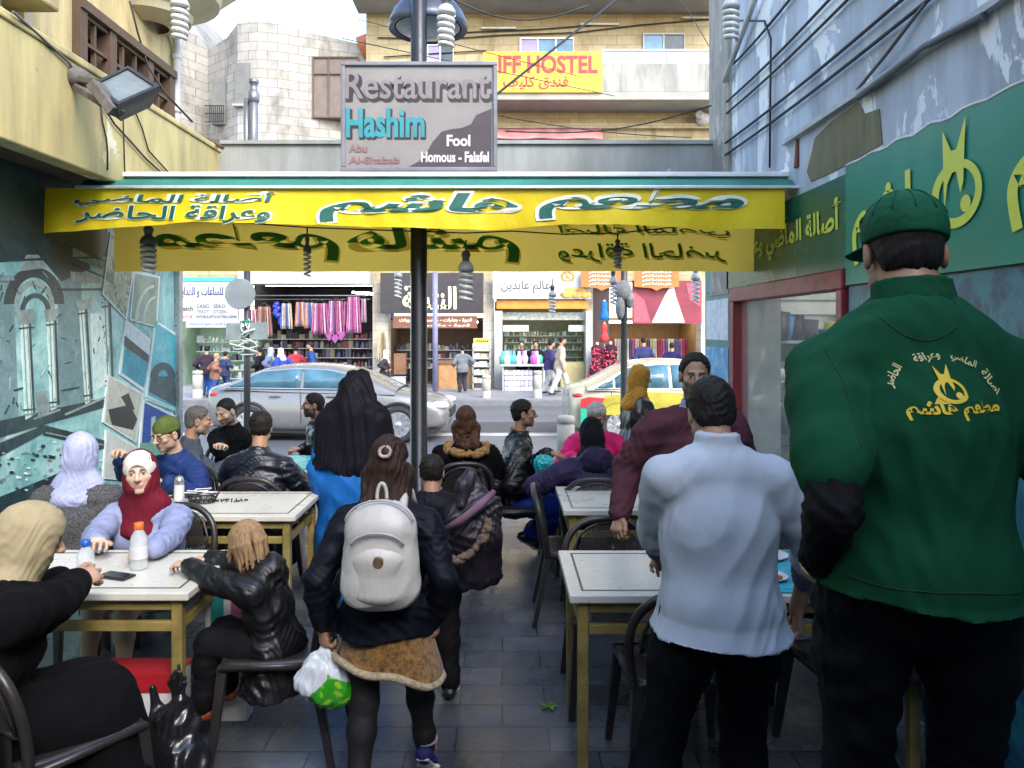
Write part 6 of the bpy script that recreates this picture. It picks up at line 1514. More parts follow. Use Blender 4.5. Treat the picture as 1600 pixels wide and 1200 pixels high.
def hand_solid(S, wrist, d, n, side, size=1.0, curl=0.5, spread=0.12, thumb=0.5):
    """palm and five fingers; d: towards the fingertips, n: out of the palm, side: +1 if the thumb lies along cross(d, n)"""
    w = V3(wrist); d = unit(d); n = V3(n) - d * np.dot(n, d); n = unit(n); t = np.cross(d, n) * side; s = size
    S.limb(w, w + d * .075 * s, .027 * s, .036 * s, .012, t, 1.12, .55)
    for i, (off, L, r) in enumerate(((.030, .070, .0088), (.010, .078, .0092), (-.011, .072, .0088), (-.031, .058, .0078))):
        base = w + d * (.082 - .004 * abs(i - 1)) * s + t * off * s
        dirn = unit(d + t * spread * (1.2 - i) * .6); p = base; c = curl * (1.0 + 0.10 * i); lens = (.42, .32, .26); pts = [base - d * .02 * s, base]; ang = 0
        for j, f in enumerate(lens):
            ang += c * (0.55, 0.95, 0.7)[j]
            dd = dirn * math.cos(ang) + n * math.sin(ang); p = p + dd * L * f * s * 1.05; pts.append(p)
        S.chain(pts, [r * s * 1.05, r * s, r * s * .95, r * s * .88, r * s * .75], k=.004)
    b = w + d * .022 * s + t * .026 * s; p1 = b + (d * .62 + t * .62 + n * .28 * thumb) * .040 * s; p2 = p1 + (d * .85 + t * .25 + n * .5 * thumb) * .032 * s; p3 = p2 + (d * .9 + n * .5 * thumb) * .024 * s
    S.chain([w + d * .01 * s + t * .012 * s, b, p1, p2, p3], [.016 * s, .0155 * s, .0120 * s, .0105 * s, .0082 * s], k=.008)
    return S

SKIN = M('skin', attr='Col', rough=0.5, var=0.12, vs=25, bmp=0.15, bs=300, bd=0.001)
TONE = {'a': (0.42, 0.25, 0.165), 'b': (0.36, 0.195, 0.12), 'c': (0.29, 0.155, 0.095), 'd': (0.48, 0.31, 0.22)}

def body_parts(g, root, tone, female=False, hands=(None, None), fine=0.0045, beard=0.0, fat=0.0, makeup=False, feet=False, tw=1.0, belly=0.0, head=True, lips=(0.30, 0.10, 0.08), forearm=1.0, shadow=(0.05, 0.04, 0.035)):
    """the whole body as one mesh: fine head and hands, simpler trunk under the clothes"""
    Vs, Qs = [], []; n0 = 0
    def put(S, h):
        nonlocal n0
        V, Q = S.build(h); Vs.append(V); Qs.append(Q + n0); n0 += len(V)
    if head:
        S = Solid(.012); head_solid(g, S, female, fat); put(S, fine)
    S = Solid(.03); trunk(g, S, -0.012, female, belly); limbs_leg(g, S, -.008); arms(g, S, -.010, 0, 1.0); put(S, 0.02)
    k = g.h / 1.70
    for i, hd in enumerate(hands):
        if hd is None: continue
        S = Solid(.015); e, w = g.W(g.el[i]), g.W(g.wr[i])
        a = e + (w - e) * (1 - forearm)
        S.limb(a, w, .039 * k * (forearm * .5 + .5), .027 * k)
        hand_solid(S, w - (unit(w - e)) * .004, g.D(hd[0]), g.D(hd[1]), hd[2], k if g.h > 1.45 else k * 1.08, *(hd[3:] if len(hd) > 3 else ()))
        put(S, max(fine, .0042))
    V = np.concatenate(Vs); Q = np.concatenate(Qs)
    return to_mesh('body', V, Q, SKIN, root, skin_color(g, tone, beard, makeup=makeup, lips=lips, shadow=shadow)(V))

def trunk(g, S, gr=0.0, female=False, belly=0.0, shoulders=True, hips=True):
    k = g.h / 1.70; w = g.wide; sd = g.D(g.T @ V3((1, 0, 0)))
    pel, ch, nb = g.W(g.pel), g.W(g.chest), g.W(g.nb); fw = g.D((0, 1, 0)); up = g.D(g.T @ V3((0, 0, 1)))
    r1, r2 = .118 * k, .128 * k
    S.limb(pel + up * .02 * k, ch, r1 + gr, r2 + gr, .05, sd, 1.22 * w * (1.02 if female else 1), .82 + belly)
    S.limb(ch, nb - up * .075 * k, r2 + gr, .112 * k + gr, .05, sd, 1.28 * w, .82)
    if belly: S.ell(ch - up * .10 * k + fw * .05 * k * (1 + belly), V3((.17 * w, .14 + belly * .12, .17)) * k + gr, g.Rw.T, .06)
    if shoulders:
        for i in (0, 1): S.limb(nb - up * .030 * k, g.W(g.sh[i]) - up * .006 * k, .056 * k + gr, .050 * k + gr, .05)
    if female: 
        for i in (-1, 1): S.ell(ch + up * .055 * k + g.D(g.T @ V3((i * .075 * k, .085 * k, 0))), .058 * k + gr, None, .05)
    if hips: S.ell(pel - up * .005, V3((.168 * w, .125 + belly * .05, .125)) * k + gr, g.Rw.T, .05)
    return S
def arms(g, S, gr=0.0, a=0.0, b=1.0, which=(0, 1), k2=.025, up=1.0):
    """sleeve from fraction a to b of the arm (0 shoulder, .5 elbow, 1 wrist)"""
    k = g.h / 1.70 * up
    for i in which:
        s, e, w = g.W(g.sh[i]), g.W(g.el[i]), g.W(g.wr[i])
        def at(f): return s + (e - s) * f * 2 if f <= .5 else e + (w - e) * (f - .5) * 2
        def rad(f): return np.interp(f, [0, .12, .3, .5, .62, .85, 1], [.050, .052, .046, .040, .039, .031, .028]) * k + gr
        fs = sorted({a, b} | {f for f in (.12, .3, .5, .65, .85) if a < f < b}); S.chain([at(f) for f in fs], [rad(f) for f in fs], k=k2)
    return S
def limbs_leg(g, S, gr=0.0, b=1.0, up=1.0, flare=0.0, k2=.03, which=(0, 1)):
    k = g.h / 1.70 * up
    for i in which:
        h, n, a = g.W(g.hip[i]), g.W(g.kn[i]), g.W(g.an[i])
        def at(f): return h + (n - h) * f * 2 if f <= .5 else n + (a - n) * (f - .5) * 2
        def rad(f): return np.interp(f, [0, .2, .5, .62, .9, 1], [.092, .086, .060, .059, .045 + flare, .043 + flare]) * k + gr
        fs = [f for f in (0, .2, .5, .65, .9) if f < b] + [b]; S.chain([at(f) for f in fs], [rad(f) for f in fs], k=k2)
    return S

def top(name, g, root, mat, sleeve=1.0, hem=0.0, gr=0.012, fold=.006, freq=15, h=.009, female=False, belly=0.0, seed=3, collar=0.0, hood=False, flare=0.0, cuff=0.0, neck=True, up=1.0, axis=None, which=(0, 1), squash=2.2, label=None, col=None, hemz=None):
    """shirt, jacket or coat body with sleeves; hem: metres below the hip joint; open at neck, cuffs and hem"""
    S = Solid(.03); trunk(g, S, gr, female, belly); 
    for i in (0, 1): arms(g, S, gr, 0, sleeve[i] if isinstance(sleeve, (tuple, list)) else sleeve, (i,), up=up)
    k = g.h / 1.7; pel = g.W(g.pel)
    if hemz is not None: hem = max(pel[2] - hemz, 0.02)
    if hem > 0:
        sd = g.D((1, 0, 0)); S.limb(pel, pel + V3((0, 0, -hem)), .132 * k + gr, .140 * k + gr + flare, .05, sd, 1.36 * g.wide, 1.06 + belly * .6)
    nb = g.W(g.nb); upv = g.D(g.T @ V3((0, 0, 1)))
    if collar: S.limb(nb - upv * .03 * k, nb + upv * collar, .068 * k + gr * .5, .060 * k + gr * .5, .015); 
    if hood: S.ell(nb + upv * .0 + g.D(g.T @ V3((0, -.085 * k, .01))), V3((.12, .075, .085)) * k, g.Rw.T, .04)
    if hemz is not None: hem = max(pel[2] - hemz, 0.001)
    zc = pel[2] - hem if hemz is None else hemz
    wav = .012 if hemz is None else .006
    seated = np.linalg.norm(g.W(g.kn[0])[:2] - pel[:2]) > .25
    def clip(D, X, Y, Z):
        if hem > 0: D = np.maximum(D, zc - Z + wav * np.sin(X * 17 + seed) * np.cos(Y * 13))
        # neck opening
        a = nb + upv * (collar + .015 if collar else .035 * k)
        dd = (X - a[0]) * upv[0] + (Y - a[1]) * upv[1] + (Z - a[2]) * upv[2]
        return np.maximum(D, np.where(np.sqrt((X - nb[0]) ** 2 + (Y - nb[1]) ** 2) < .11, dd, -1)) if not hood else D
    return cloth_part(name, S, h, mat, root, fold, freq, axis if axis is not None else None, seed, clip, squash, 0, label, None, col)

def trousers(g, root, mat, gr=.014, b=.97, fold=.006, h=.010, seed=5, flare=0.0, waist=.06, belly=0.0, name='trousers', up=1.0, which=(0, 1)):
    S = Solid(.03); k = g.h / 1.7; pel = g.W(g.pel)
    S.ell(pel - V3((0, 0, .005)), V3((.168 * g.wide, .125 + belly * .05, .125)) * k + gr, g.Rw.T, .05)
    S.limb(pel, pel + V3((0, 0, waist)), .122 * k + gr, .118 * k + gr, .04, g.D((1, 0, 0)), 1.24 * g.wide, .85 + belly)
    limbs_leg(g, S, gr, b, up, flare, .035, which)
    return cloth_part(name, S, h, mat, root, fold, 17, (0, 0, 1), seed, None, 1.6)

def shoes(g, root, mat, sole=None, h=.007, which=(0, 1), length=1.0, dirs=None):
    k = g.h / 1.7
    for i in which:
        a = g.an[i]; S = Solid(.02); d = V3((0, 1, 0)) if dirs is None or dirs[i] is None else unit(dirs[i])
        u = np.cross([1, 0, 0], d); u = u if u[2] > 0 else -u; u = unit(u)
        hl = a - d * .045 * k - u * (.040 * k); bl = a + d * .085 * k - u * .045 * k; to = a + d * .155 * k * length - u * .050 * k
        Wp = g.W; sd = g.D((1, 0, 0))
        S.limb(Wp(a + V3(u) * .01), Wp(hl + d * .03 * k), .044 * k, .040 * k, .02); S.limb(Wp(hl), Wp(bl), .036 * k, .040 * k, .02, sd, 1.05, .85); S.limb(Wp(bl), Wp(to), .040 * k, .032 * k, .02, sd, 1.12, .72)
        o = cloth_part('shoe', S, h, mat, root, 0, seed=i)
        if sole is not None:
            S = Solid(.01); S.limb(Wp(hl - u * .026 * k), Wp(bl - u * .024 * k), .033 * k, .042 * k, .02, sd, 1.1, .30); S.limb(Wp(bl - u * .024 * k), Wp(to - u * .016 * k), .042 * k, .034 * k, .02, sd, 1.12, .30)
            cloth_part('sole', S, h, sole, o, 0)

def hair_mat(name, col, var=.35):
    if name in MATS: return MATS[name]
    m, t, b = nt_new(name); L = t.links.new; v = objc(t)
    n = noise(t, mapping(t, v, (90, 90, 14)), 1.0, 4, .6, .4); r = ramp(t, [(.3, shade(col, 1 - var)), (.7, shade(col, 1 + var * 1.6))]); L(n, r.inputs[0]); L(r.outputs[0], b.inputs['Base Color'])
    b.inputs['Roughness'].default_value = .6; b.inputs['Specular IOR Level'].default_value = .22; bump(t, b, n, .9, .006); MATS[name] = m; return m

def hair_short(g, root, mat, h=.005, thick=.012, front=.052, sides=-.012, nape=-.062, fold=.004, bald=False, name='hair', seed=2, freq=60):
    """close-cropped hair: a cap over the skull with a hairline"""
    S = Solid(.015); A = g.hax(); k = g.hs; t = thick
    S.ell(g.hd((0, -.014, .036)), V3((.073 + t, .092 + t, .080 + t)) * k, A, .02)
    S.ell(g.hd((0, -.045, -.03)), V3((.060 + t * .7, .050 + t * .6, .055)) * k, A, .03)
    c = g.W(g.hc); Hw = A
    def clip(D, X, Y, Z):
        q = [((X - c[0]) * Hw[i][0] + (Y - c[1]) * Hw[i][1] + (Z - c[2]) * Hw[i][2]) / k for i in range(3)]
        line = np.interp(np.clip(q[1], -.12, .11), [-.12, -.05, -.025, -.005, .02, .045, .07, .11], [nape, nape, nape * .5 + sides * .5, sides + .028, sides, sides + .035, front + .006, front]) - q[2] + .004 * np.sin(q[0] * 160 + 2 * np.sin(q[1] * 90)) + .003 * np.sin(q[0] * 370 + q[1] * 280)
        D = np.maximum(D + k * t * .85 * np.clip(1 + line / .035, 0, 1), line * k * .8)
        if bald: D = np.maximum(D, (.115 - np.sqrt((q[0] * 1.25) ** 2 + (q[1] - .03) ** 2 + (q[2] - .07) ** 2)) * k)
        return D
    return cloth_part(name, S, h, mat, root, fold, freq, A[1], seed, clip, 2)

def person(label, px, py, Y, yaw, h=1.7, stand=True, z0=0.0, group=None, **kw):
    """puts the head's centre where photo pixel (px, py) shows it at depth Y"""
    wt = {k: kw.pop(k + 'w') for k in ('lh', 'rh', 'lf', 'rf') if k + 'w' in kw}
    t = P(px, py, Y); x, y = t[0], t[1]; pel = None if stand else kw.pop('pelvis', .53)
    for it in range(8):
        Rw = rz(R(yaw)); o = V3((x, y, z0))
        g = Rig(x, y, z0, yaw, h, pelvis=pel, **{**kw, **{k: Rw.T @ (V3(v) - o) for k, v in wt.items()}})
        c = g.W(g.hc); x += t[0] - c[0]; y += t[1] - c[1]
        if stand: h *= 1 + .7 * (t[2] - c[2]) / (c[2] - z0)
        else: pel = float(np.clip(pel + t[2] - c[2], .44, .60))
    c = g.W(g.hc)
    if abs(t[2] - c[2]) > .02: print('FIT', label[:40], round(t[2] - c[2], 3), 'h', round(h, 2), 'pel', pel)
    root = thing('person', label, 'person', (float(x), float(y), z0), group)
    return root, g

def sit_feet(g0=None, fwd=.42, sp=.10): return dict(lf=(-sp, fwd, .07), rf=(sp, fwd, .07))

def hijab(g, root, mat, face=True, h=.006, fold=.004, drape=.0, front=True, big=0.0, seed=1, tail=True, name='headscarf', fc=(.057, .075, .080), fz_=-.016):
    S = Solid(.03); A = g.hax(); k = g.hs; b = big
    S.ell(g.hd((0, -.016, .030)), V3((.090 + b, .110 + b, .100 + b)) * k, A, .03); S.ell(g.hd((0, -.03, -.05)), V3((.086 + b, .095 + b, .085)) * k, A, .05)
    nb = g.W(g.nb); up = g.D(g.T @ V3((0, 0, 1))); sd = g.D(g.T @ V3((1, 0, 0)))
    S.limb(g.hd((0, -.008, -.085)), nb + up * .01, .080 * k, .092 * k, .05)
    if tail:
        S.limb(nb + up * .02, nb - up * .06 + g.D(g.T @ V3((0, -.075, 0))), .085, .075 + drape, .05, sd, 1.5, .75)
    if front: S.limb(nb + up * .02, nb - up * .10 + g.D(g.T @ V3((0, .10, 0))), .080, .060 + drape, .05, sd, 1.45, .75)
    if face:
        S.ell(g.hd((0, .115, fz_)), V3(fc) * k, A, .012, True)
    return cloth_part(name, S, h, mat, root, fold, 30, A[2], seed, None, 1.8)

def cap(g, root, mat, brim_dir=0.0, brim=True, h=.005, size=0.0, line=.030):
    S = Solid(.012); A = g.hax(); k = g.hs
    S.ell(g.hd((0, -.012, .040)), V3((.0835 + size, .102 + size, .089 + size)) * k, A, .01)
    c = g.W(g.hc)
    def clip(D, X, Y, Z):
        q = [((X - c[0]) * A[i][0] + (Y - c[1]) * A[i][1] + (Z - c[2]) * A[i][2]) / k for i in range(3)]
        return np.maximum(D, (line - .006 + .10 * np.maximum(q[1], -.08) * .4 - q[2]) * k)
    o = cloth_part('cap', S, h, mat, root, .0012, 40, None, 3, clip)
    q = MB(); q.sphere(g.hd((0, -.012, .130 + size)), .007 * k, 10, 6)
    for s_ in range(6):
        a = PI * s_ / 6
        q.tube([g.hd(((.085 + size) * math.sin(t_) * math.cos(a), -.012 + (.1035 + size) * math.sin(t_) * math.sin(a), .040 + (.0905 + size) * math.cos(t_))) for t_ in np.linspace(-1.3, 1.3, 15)], .0016 * k, 5)
    part('seam', q, mat, o)
    if brim:
        a0 = R(brim_dir); n = 14; vs = []
        for j in range(6):
            for i in range(n + 1):
                a = (i / n - .5) * 2.0; r0 = .093 + size; ext = .070 * (j / 5) * math.cos(a * .78) ** .6
                x_, y_ = (r0 * .88 + ext * .7) * math.sin(a), -.012 + (r0 * 1.02 + ext) * math.cos(a)
                vs.append(V3((x_ * math.cos(a0) - y_ * math.sin(a0), x_ * math.sin(a0) + y_ * math.cos(a0), line + .010 - .10 * ext - 1.2 * x_ * x_)))
        q = MB(); q.add([g.hd(p) for p in vs], [(j * (n + 1) + i, j * (n + 1) + i + 1, (j + 1) * (n + 1) + i + 1, (j + 1) * (n + 1) + i) for j in range(5) for i in range(n)], True)
        part('brim', q, mat, o, solid=.004)
    return o

def long_hair(g, root, mat, down=.25, width=.09, seed=1, lump=0.0, cover=False, h=.006, fold=.004, side=.06):
    S = Solid(.03); A = g.hax(); k = g.hs; r = np.random.default_rng(seed)
    S.ell(g.hd((0, -.016, .036)), V3((.085, .103, .092)) * k, A, .02)
    nb = g.W(g.nb); up = V3((0, 0, 1)); bk = g.D(g.T @ V3((0, -1, 0))); sd = g.D((1, 0, 0))
    a = g.hd((0, -.06, -.02)); e = nb + bk * .10 - up * (down - .06)
    for i in range(7):
        f = (i - 3) / 3; m = g.hd((f * .075, -.055 + .03 * abs(f), -.06)); en = e + sd * f * width * .8 + r.normal(0, .01, 3)
        S.chain([a + sd * f * .04, m, (m + en) / 2 + bk * .012 + r.normal(0, .006, 3), en], [.045 * k, .042, .034, .012], k=.02)
    if lump:
        for i in range(190):
            f = r.uniform(-1, 1); z = r.uniform(0, 1); p = g.hd((f * .08, -.07 + .05 * abs(f), .03)) * (1 - z) + (e + sd * f * width) * z
            S.ell(p + r.normal(0, .016, 3), r.uniform(.009, .020), None, .005)
    if cover: S.ell(g.hd((0, .05, -.02)), V3((.078, .075, .10)) * k, A, .03)
    c = g.W(g.hc)
    def clip(D, X, Y, Z):
        if cover: return D
        q = [((X - c[0]) * A[i][0] + (Y - c[1]) * A[i][1] + (Z - c[2]) * A[i][2]) / k for i in range(3)]
        return np.maximum(D, np.where(q[2] > -.16, np.minimum(q[1] - (.005 + .6 * np.maximum(q[2] - .02, 0)), .06) * .8, -1) * k)
    return cloth_part('hair', S, h, mat, root, fold, 34, up, seed, clip, 4)

def robe(name, g, root, mat, gr=.02, fold=.012, h=.012, seed=4, sleeve=1.0, female=True, foot=.06, spread=.0, label=None, arm=True, up=1.15, freq=11, hipr=.135):
    """long coat or dress over the whole body, knees included"""
    S = Solid(.06); trunk(g, S, gr, female)
    if arm: arms(g, S, gr, 0, sleeve, up=up)
    k = g.h / 1.7; pel = g.W(g.pel); kn = [g.W(p) for p in g.kn]; an = [g.W(p) for p in g.an]
    if np.linalg.norm((kn[0] + kn[1])[:2] / 2 - pel[:2]) > .2:
        for i in (0, 1): S.chain([g.W(g.hip[i]), kn[i], an[i] + V3((0, 0, foot))], [.11 * k + gr, .090 * k + gr, .10 + gr + spread], k=.10)
        S.chain([pel, (kn[0] + kn[1]) / 2, (an[0] + an[1]) / 2 + V3((0, 0, foot))], [.11 * k + gr, .095 * k + gr, .11 + gr + spread], k=.10)
    else:
        b = (an[0] + an[1]) / 2; b = V3((b[0], b[1], root.location.z + foot + .05)); sd = g.D((1, 0, 0))
        S.limb(pel, b, hipr * k + gr, .17 * k + gr + spread, .08, sd, 1.2, 1.0)
        for i in (0, 1): S.limb(g.W(g.hip[i]), an[i] + V3((0, 0, foot)), .10 * k + gr, .10 + gr, .08)
    zf = root.location.z + foot * .5
    clip = lambda D, X, Y, Z: np.maximum(D, zf - Z)
    return cloth_part(name, S, h, mat, root, fold, freq, (0, 0, 1), seed, clip, 3.0, 0, label)

def on_surface(obj, pts, direction, lift=.002, back=.4):
    """drops points onto a mesh along a direction (printing on cloth)"""
    from mathutils.bvhtree import BVHTree
    me = obj.data; off = OFF[obj.name]
    bv = BVHTree.FromPolygons([v.co + off for v in me.vertices], [list(p.vertices) for p in me.polygons])
    d = Vector(direction).normalized(); out = []
    for p in pts:
        hit = bv.ray_cast(Vector(p) - d * back, d, back * 2)
        out.append(hit[0] + hit[1] * (lift if hit[1].dot(d) < 0 else -lift) if hit[0] is not None else None)
    return out
# ================================================================ the people in the alley
black_hair = hair_mat('black_hair', (.010, .008, .007)); brown_hair = hair_mat('brown_hair', (.045, .020, .010)); dark_brown_hair = hair_mat('dark_brown_hair', (.022, .011, .008)); fair_hair = hair_mat('light_brown_hair', (.24, .15, .078)); grey_hair = hair_mat('grey_hair', (.07, .065, .06))
navy_p = weave('navy_padded_cloth', (.006, .008, .018), .6, 120, .3); blk_cloth = weave('black_cloth', (.008, .008, .010), .8); blk_wool = weave('black_wool', (.004, .004, .0055), .95, 90, .5)
leather = M('black_leather', (.006, .006, .0075), .42, 0, .3, 10, .35, 70, 0, 0, .4); denim = weave('blue_denim', (.05, .10, .20), .8); dark_denim = weave('dark_denim', (.012, .018, .035), .8); blue_track = weave('blue_tracksuit', (.008, .035, .26), .7)
shoe_b = M('black_shoe', (.010, .010, .011), .4); sole_w = M('white_sole', (.55, .55, .53), .6)
dn = (0, 0, -1)

# --- 1 woman in beige headscarf, black coat, back to the viewer
root, g = person('woman in a beige headscarf and black coat holding a blue capped bottle, nearest at left', 50, 842, 2.70, -38, 1.62, False, female_ := 0) if False else person('woman in a beige headscarf and black coat holding a blue capped bottle, nearest at left', 50, 842, 2.70, -50, 1.62, False, lean=20, head_yaw=-5, head_pitch=16, nlen=-.02, drop=.02, lhw=P(95, 905, 3.05), rhw=P(150, 893, 3.16), re=(.8, .5, -.9), wide=1.3, lf=(-.12, .48, .08), rf=(.13, .47, .08))
body_parts(g, root, TONE['a'], True, (((.5, .8, 0), (0, .2, -1), -1, 1, .5), ((-.3, .9, .2), (-.6, 0, -.6), 1, 1, .8)))
coat1 = robe('coat', g, root, blk_wool, .034, .008, .010, 4, .97, spread=.05, up=1.0)
hijab(g, root, weave('beige_scarf_cloth', (.33, .275, .165), .8, 200, .25), big=.010, drape=.02, seed=5, fold=.003)
# --- 2 woman facing the viewer, maroon headscarf and lavender cardigan
root, g = person('smiling woman in a maroon headscarf and lavender cardigan, facing the viewer', 219, 766, 4.08, 172, 1.58, False, lean=12, head_yaw=24, head_pitch=-2, head_roll=4, lhw=P(238, 862, 3.60), rhw=P(152, 848, 3.70), le=(-1, -.3, -.5), re=(1, -.3, -.5), **sit_feet())
body_parts(g, root, (.56, .37, .27), True, (((.75, .25, .1), (0, .5, -.6), -1, 1, .65), ((-.5, .6, .3), (0, .3, -1), 1, 1, .6)), .0040, fat=.006, makeup=True, lips=(.40, .12, .11))
top('blouse', g, root, weave('pink_blouse', (.50, .24, .22), .8), .3, .0, .008, .002, h=.01, female=True)
top('cardigan', g, root, weave('lavender_knit', (.22, .25, .40), .9, 140, .4), .97, .0, .020, .006, 16, .009, True, seed=8)
hijab(g, root, weave('maroon_scarf_cloth', (.125, .008, .020), .8, 200, .25), seed=3, drape=.005, fc=(.066, .078, .082), fz_=-.015)
S = Solid(.01); A = g.hax(); S.ell(g.hd((0, -.004, .030)), V3((.0872, .1075, .0975)) * g.hs, A, .01); S.ell(g.hd((0, .115, -.024)), V3((.058, .075, .076)) * g.hs, A, .006, True)
cc_ = g.W(g.hc); cloth_part('underscarf', S, .005, weave('white_underscarf', (.62, .56, .50), .8), root, .001, 40, None, 2, lambda D, X, Y, Z: np.maximum(np.maximum(D, (-.02 - ((X - cc_[0]) * A[2][0] + (Y - cc_[1]) * A[2][1] + (Z - cc_[2]) * A[2][2]))), (.0 - ((X - cc_[0]) * A[1][0] + (Y - cc_[1]) * A[1][1] + (Z - cc_[2]) * A[1][2]))))
def child_hair(g, root, mat):
    S = Solid(.02); A = g.hax(); k = g.hs; r = np.random.default_rng(3)
    S.ell(g.hd((0, -.012, .036)), V3((.084, .103, .090)) * k, A, .02)
    for i in range(110):
        a = r.uniform(-PI, PI); x, y = math.sin(a), math.cos(a)
        top_ = g.hd((.070 * x, -.012 + .085 * y, .055)); mid = g.hd((.088 * x, -.010 + .106 * y, -.01)); low = g.hd((.080 * x + r.normal(0, .008), -.005 + .100 * y, -.085 - .05 * (y < .5) - r.uniform(0, .03)))
        if y > .55: low = g.hd((.07 * x + r.normal(0, .012), .10, -.05 - r.uniform(0, .05)))
        S.chain([top_, mid, low], [.014 * k, .0105 * k, .004 * k], k=.005)
    return cloth_part('hair', S, .005, mat, root, .003, 45, A[2], 3, None, 4)
# --- 3 child in a black leather jacket reaching across the table
root, g = person('child with light brown hair and shiny black jacket reaching over the near left table', 384, 862, 3.42, 84, 1.14, False, pelvis=.50, lean=16, head_pitch=16, head_yaw=-10, lhw=P(288, 880, 3.42), rhw=P(305, 868, 3.66), le=(-.6, -.2, -.8), re=(.6, -.3, -.6), lf=(-.08, .30, .20), rf=(.10, .28, .20))
body_parts(g, root, TONE['d'], True, (((.2, 1, 0), dn, -1, .8, .4), ((-.2, 1, 0), dn, 1, .8, .4)))
top('jacket', g, root, leather, .95, .16, .022, .009, 22, .008, seed=12, flare=.03, hood=True)
trousers(g, root, blk_cloth, .02)
shoes(g, root, M('orange_black_shoe', (.25, .05, .015), .5, var=.8, vs=30))
child_hair(g, root, fair_hair)
# --- 4 woman in lavender headscarf and grey tweed coat, from behind
tweed = M('grey_tweed', (.055, .055, .06), .95, 0, .9, 110, .8, 160)
root, g = person('woman in a pale lavender headscarf and grey tweed coat seen from behind by the mural', 127, 707, 4.42, 4, 1.58, False, lean=6, head_yaw=6, **sit_feet())
body_parts(g, root, TONE['a'], True); top('coat', g, root, tweed, 1.0, .08, .028, .008, 12, .010, True, seed=9)
hijab(g, root, weave('lavender_scarf_cloth', (.31, .33, .50), .7, 200, .25), seed=8, fold=.006); trousers(g, root, blk_cloth)
# --- 5 youth in olive cap and glasses
def glasses(g, root):
    q = MB()
    for s_ in (-1, 1):
        q.tube([g.hd((s_ * .031 + .023 * math.cos(a), .098 - .25 * abs(math.cos(a)) * .02, .000 + .018 * math.sin(a))) for a in np.linspace(0, 2 * PI, 17)[:-1]], .0022, 6, closed=True)
        q.tube([g.hd((s_ * .053, .096, .004)), g.hd((s_ * .076, .04, .004)), g.hd((s_ * .080, -.01, .004))], .0022, 6)
    q.tube([g.hd((-.009, .099, .003)), g.hd((.009, .099, .003))], .0022, 6); part('glasses', q, M('black_glasses', (.01, .01, .01), .3), root)
root, g = person('youth in a green cap, glasses and blue jacket, eating with raised hand', 260, 694, 5.32, 146, 1.70, False, lean=14, head_yaw=8, head_pitch=14, rhw=P(192, 716, 5.05), lhw=P(262, 752, 5.0), re=(.8, -.2, -.6), le=(-.7, .1, -.6), **sit_feet())
body_parts(g, root, TONE['d'], False, (((.8, .4, .0), (0, .3, -1), -1, 1, .6), ((-.3, .4, .5), (-.3, .5, -.4), 1, 1, .8)), .0045, .35)
hair_short(g, root, black_hair, thick=.005, fold=.001); cap(g, root, weave('olive_cap_cloth', (.075, .105, .028), .8), 180, False); glasses(g, root)
top('jacket', g, root, weave('navy_blue_jacket', (.012, .028, .110), .6, 120, .3), .97, .10, .024, .009, 18, .009, collar=.05, seed=6); trousers(g, root, dark_denim)
# --- 6, 7, 8, 9 the four men at the far left table
root, g = person('man with short greying hair in profile, in a slate jacket', 310, 678, 6.05, -62, 1.70, False, lean=14, head_yaw=-8, head_pitch=6, rhw=P(352, 726, 5.85), lhw=P(372, 722, 6.1), **sit_feet())
body_parts(g, root, TONE['c'], False, (((.3, .9, 0), dn, -1, 1, .5), ((-.4, .9, 0), dn, 1, 1, .5)), .005, .5, .006, shadow=(.12, .11, .10))
hair_short(g, root, grey_hair, front=.068, thick=.006); top('jacket', g, root, weave('slate_jacket', (.045, .052, .070), .8), .95, .08, .020, .008, collar=.05, seed=2); trousers(g, root, dark_denim)
root, g = person('balding man in a black jacket looking down, at the far left table', 353, 676, 6.75, 160, 1.72, False, lean=12, head_pitch=22, head_yaw=-4, lhw=P(382, 718, 6.5), rhw=P(345, 708, 6.35), **sit_feet())
body_parts(g, root, TONE['d'], False, (((.3, .6, .4), (0, .5, -.7), -1, 1, .6), ((-.3, .4, .6), (-.2, .5, -.5), 1, 1, .8)), .005, .75)
hair_short(g, root, black_hair, thick=.003, front=.085, sides=.0, h=.004, fold=.001); top('jacket', g, root, blk_wool, .97, .08, .024, .010, collar=.06, seed=3); trousers(g, root, dark_denim)
root, g = person('man in a dark navy leather jacket seen from behind at the far left table', 408, 690, 5.62, -6, 1.70, False, lean=8, head_yaw=16, head_pitch=8, lh=(-.20, .36, .74), rh=(.20, .36, .74), **sit_feet())
body_parts(g, root, TONE['b'], False, (((.3, 1, 0), dn, -1), ((-.3, 1, 0), dn, 1)), .005)
hair_short(g, root, black_hair, thick=.012); top('jacket', g, root, M('navy_leather', (.006, .008, .016), .38, 0, .3, 10, .3, 70), .95, .08, .022, .009, 18, .009, collar=.05, seed=5); trousers(g, root, dark_denim)
root, g = person('bearded man in a dark jacket beside the black veil, looking left', 489, 656, 7.2, 104, 1.70, False, lean=6, head_yaw=6, rhw=P(470, 700, 7.0), **sit_feet())
body_parts(g, root, TONE['b'], False, (None, ((0, .8, 0), dn, 1, 1, .7)), .005, .95)
hair_short(g, root, dark_brown_hair, thick=.007, front=.066); top('jacket', g, root, leather, .97, .08, .022, .009, seed=7, collar=.04); top('shirt', g, root, weave('blue_shirt', (.02, .04, .16), .8), .4, 0, .012, .002, h=.012, collar=.03); trousers(g, root, dark_denim)
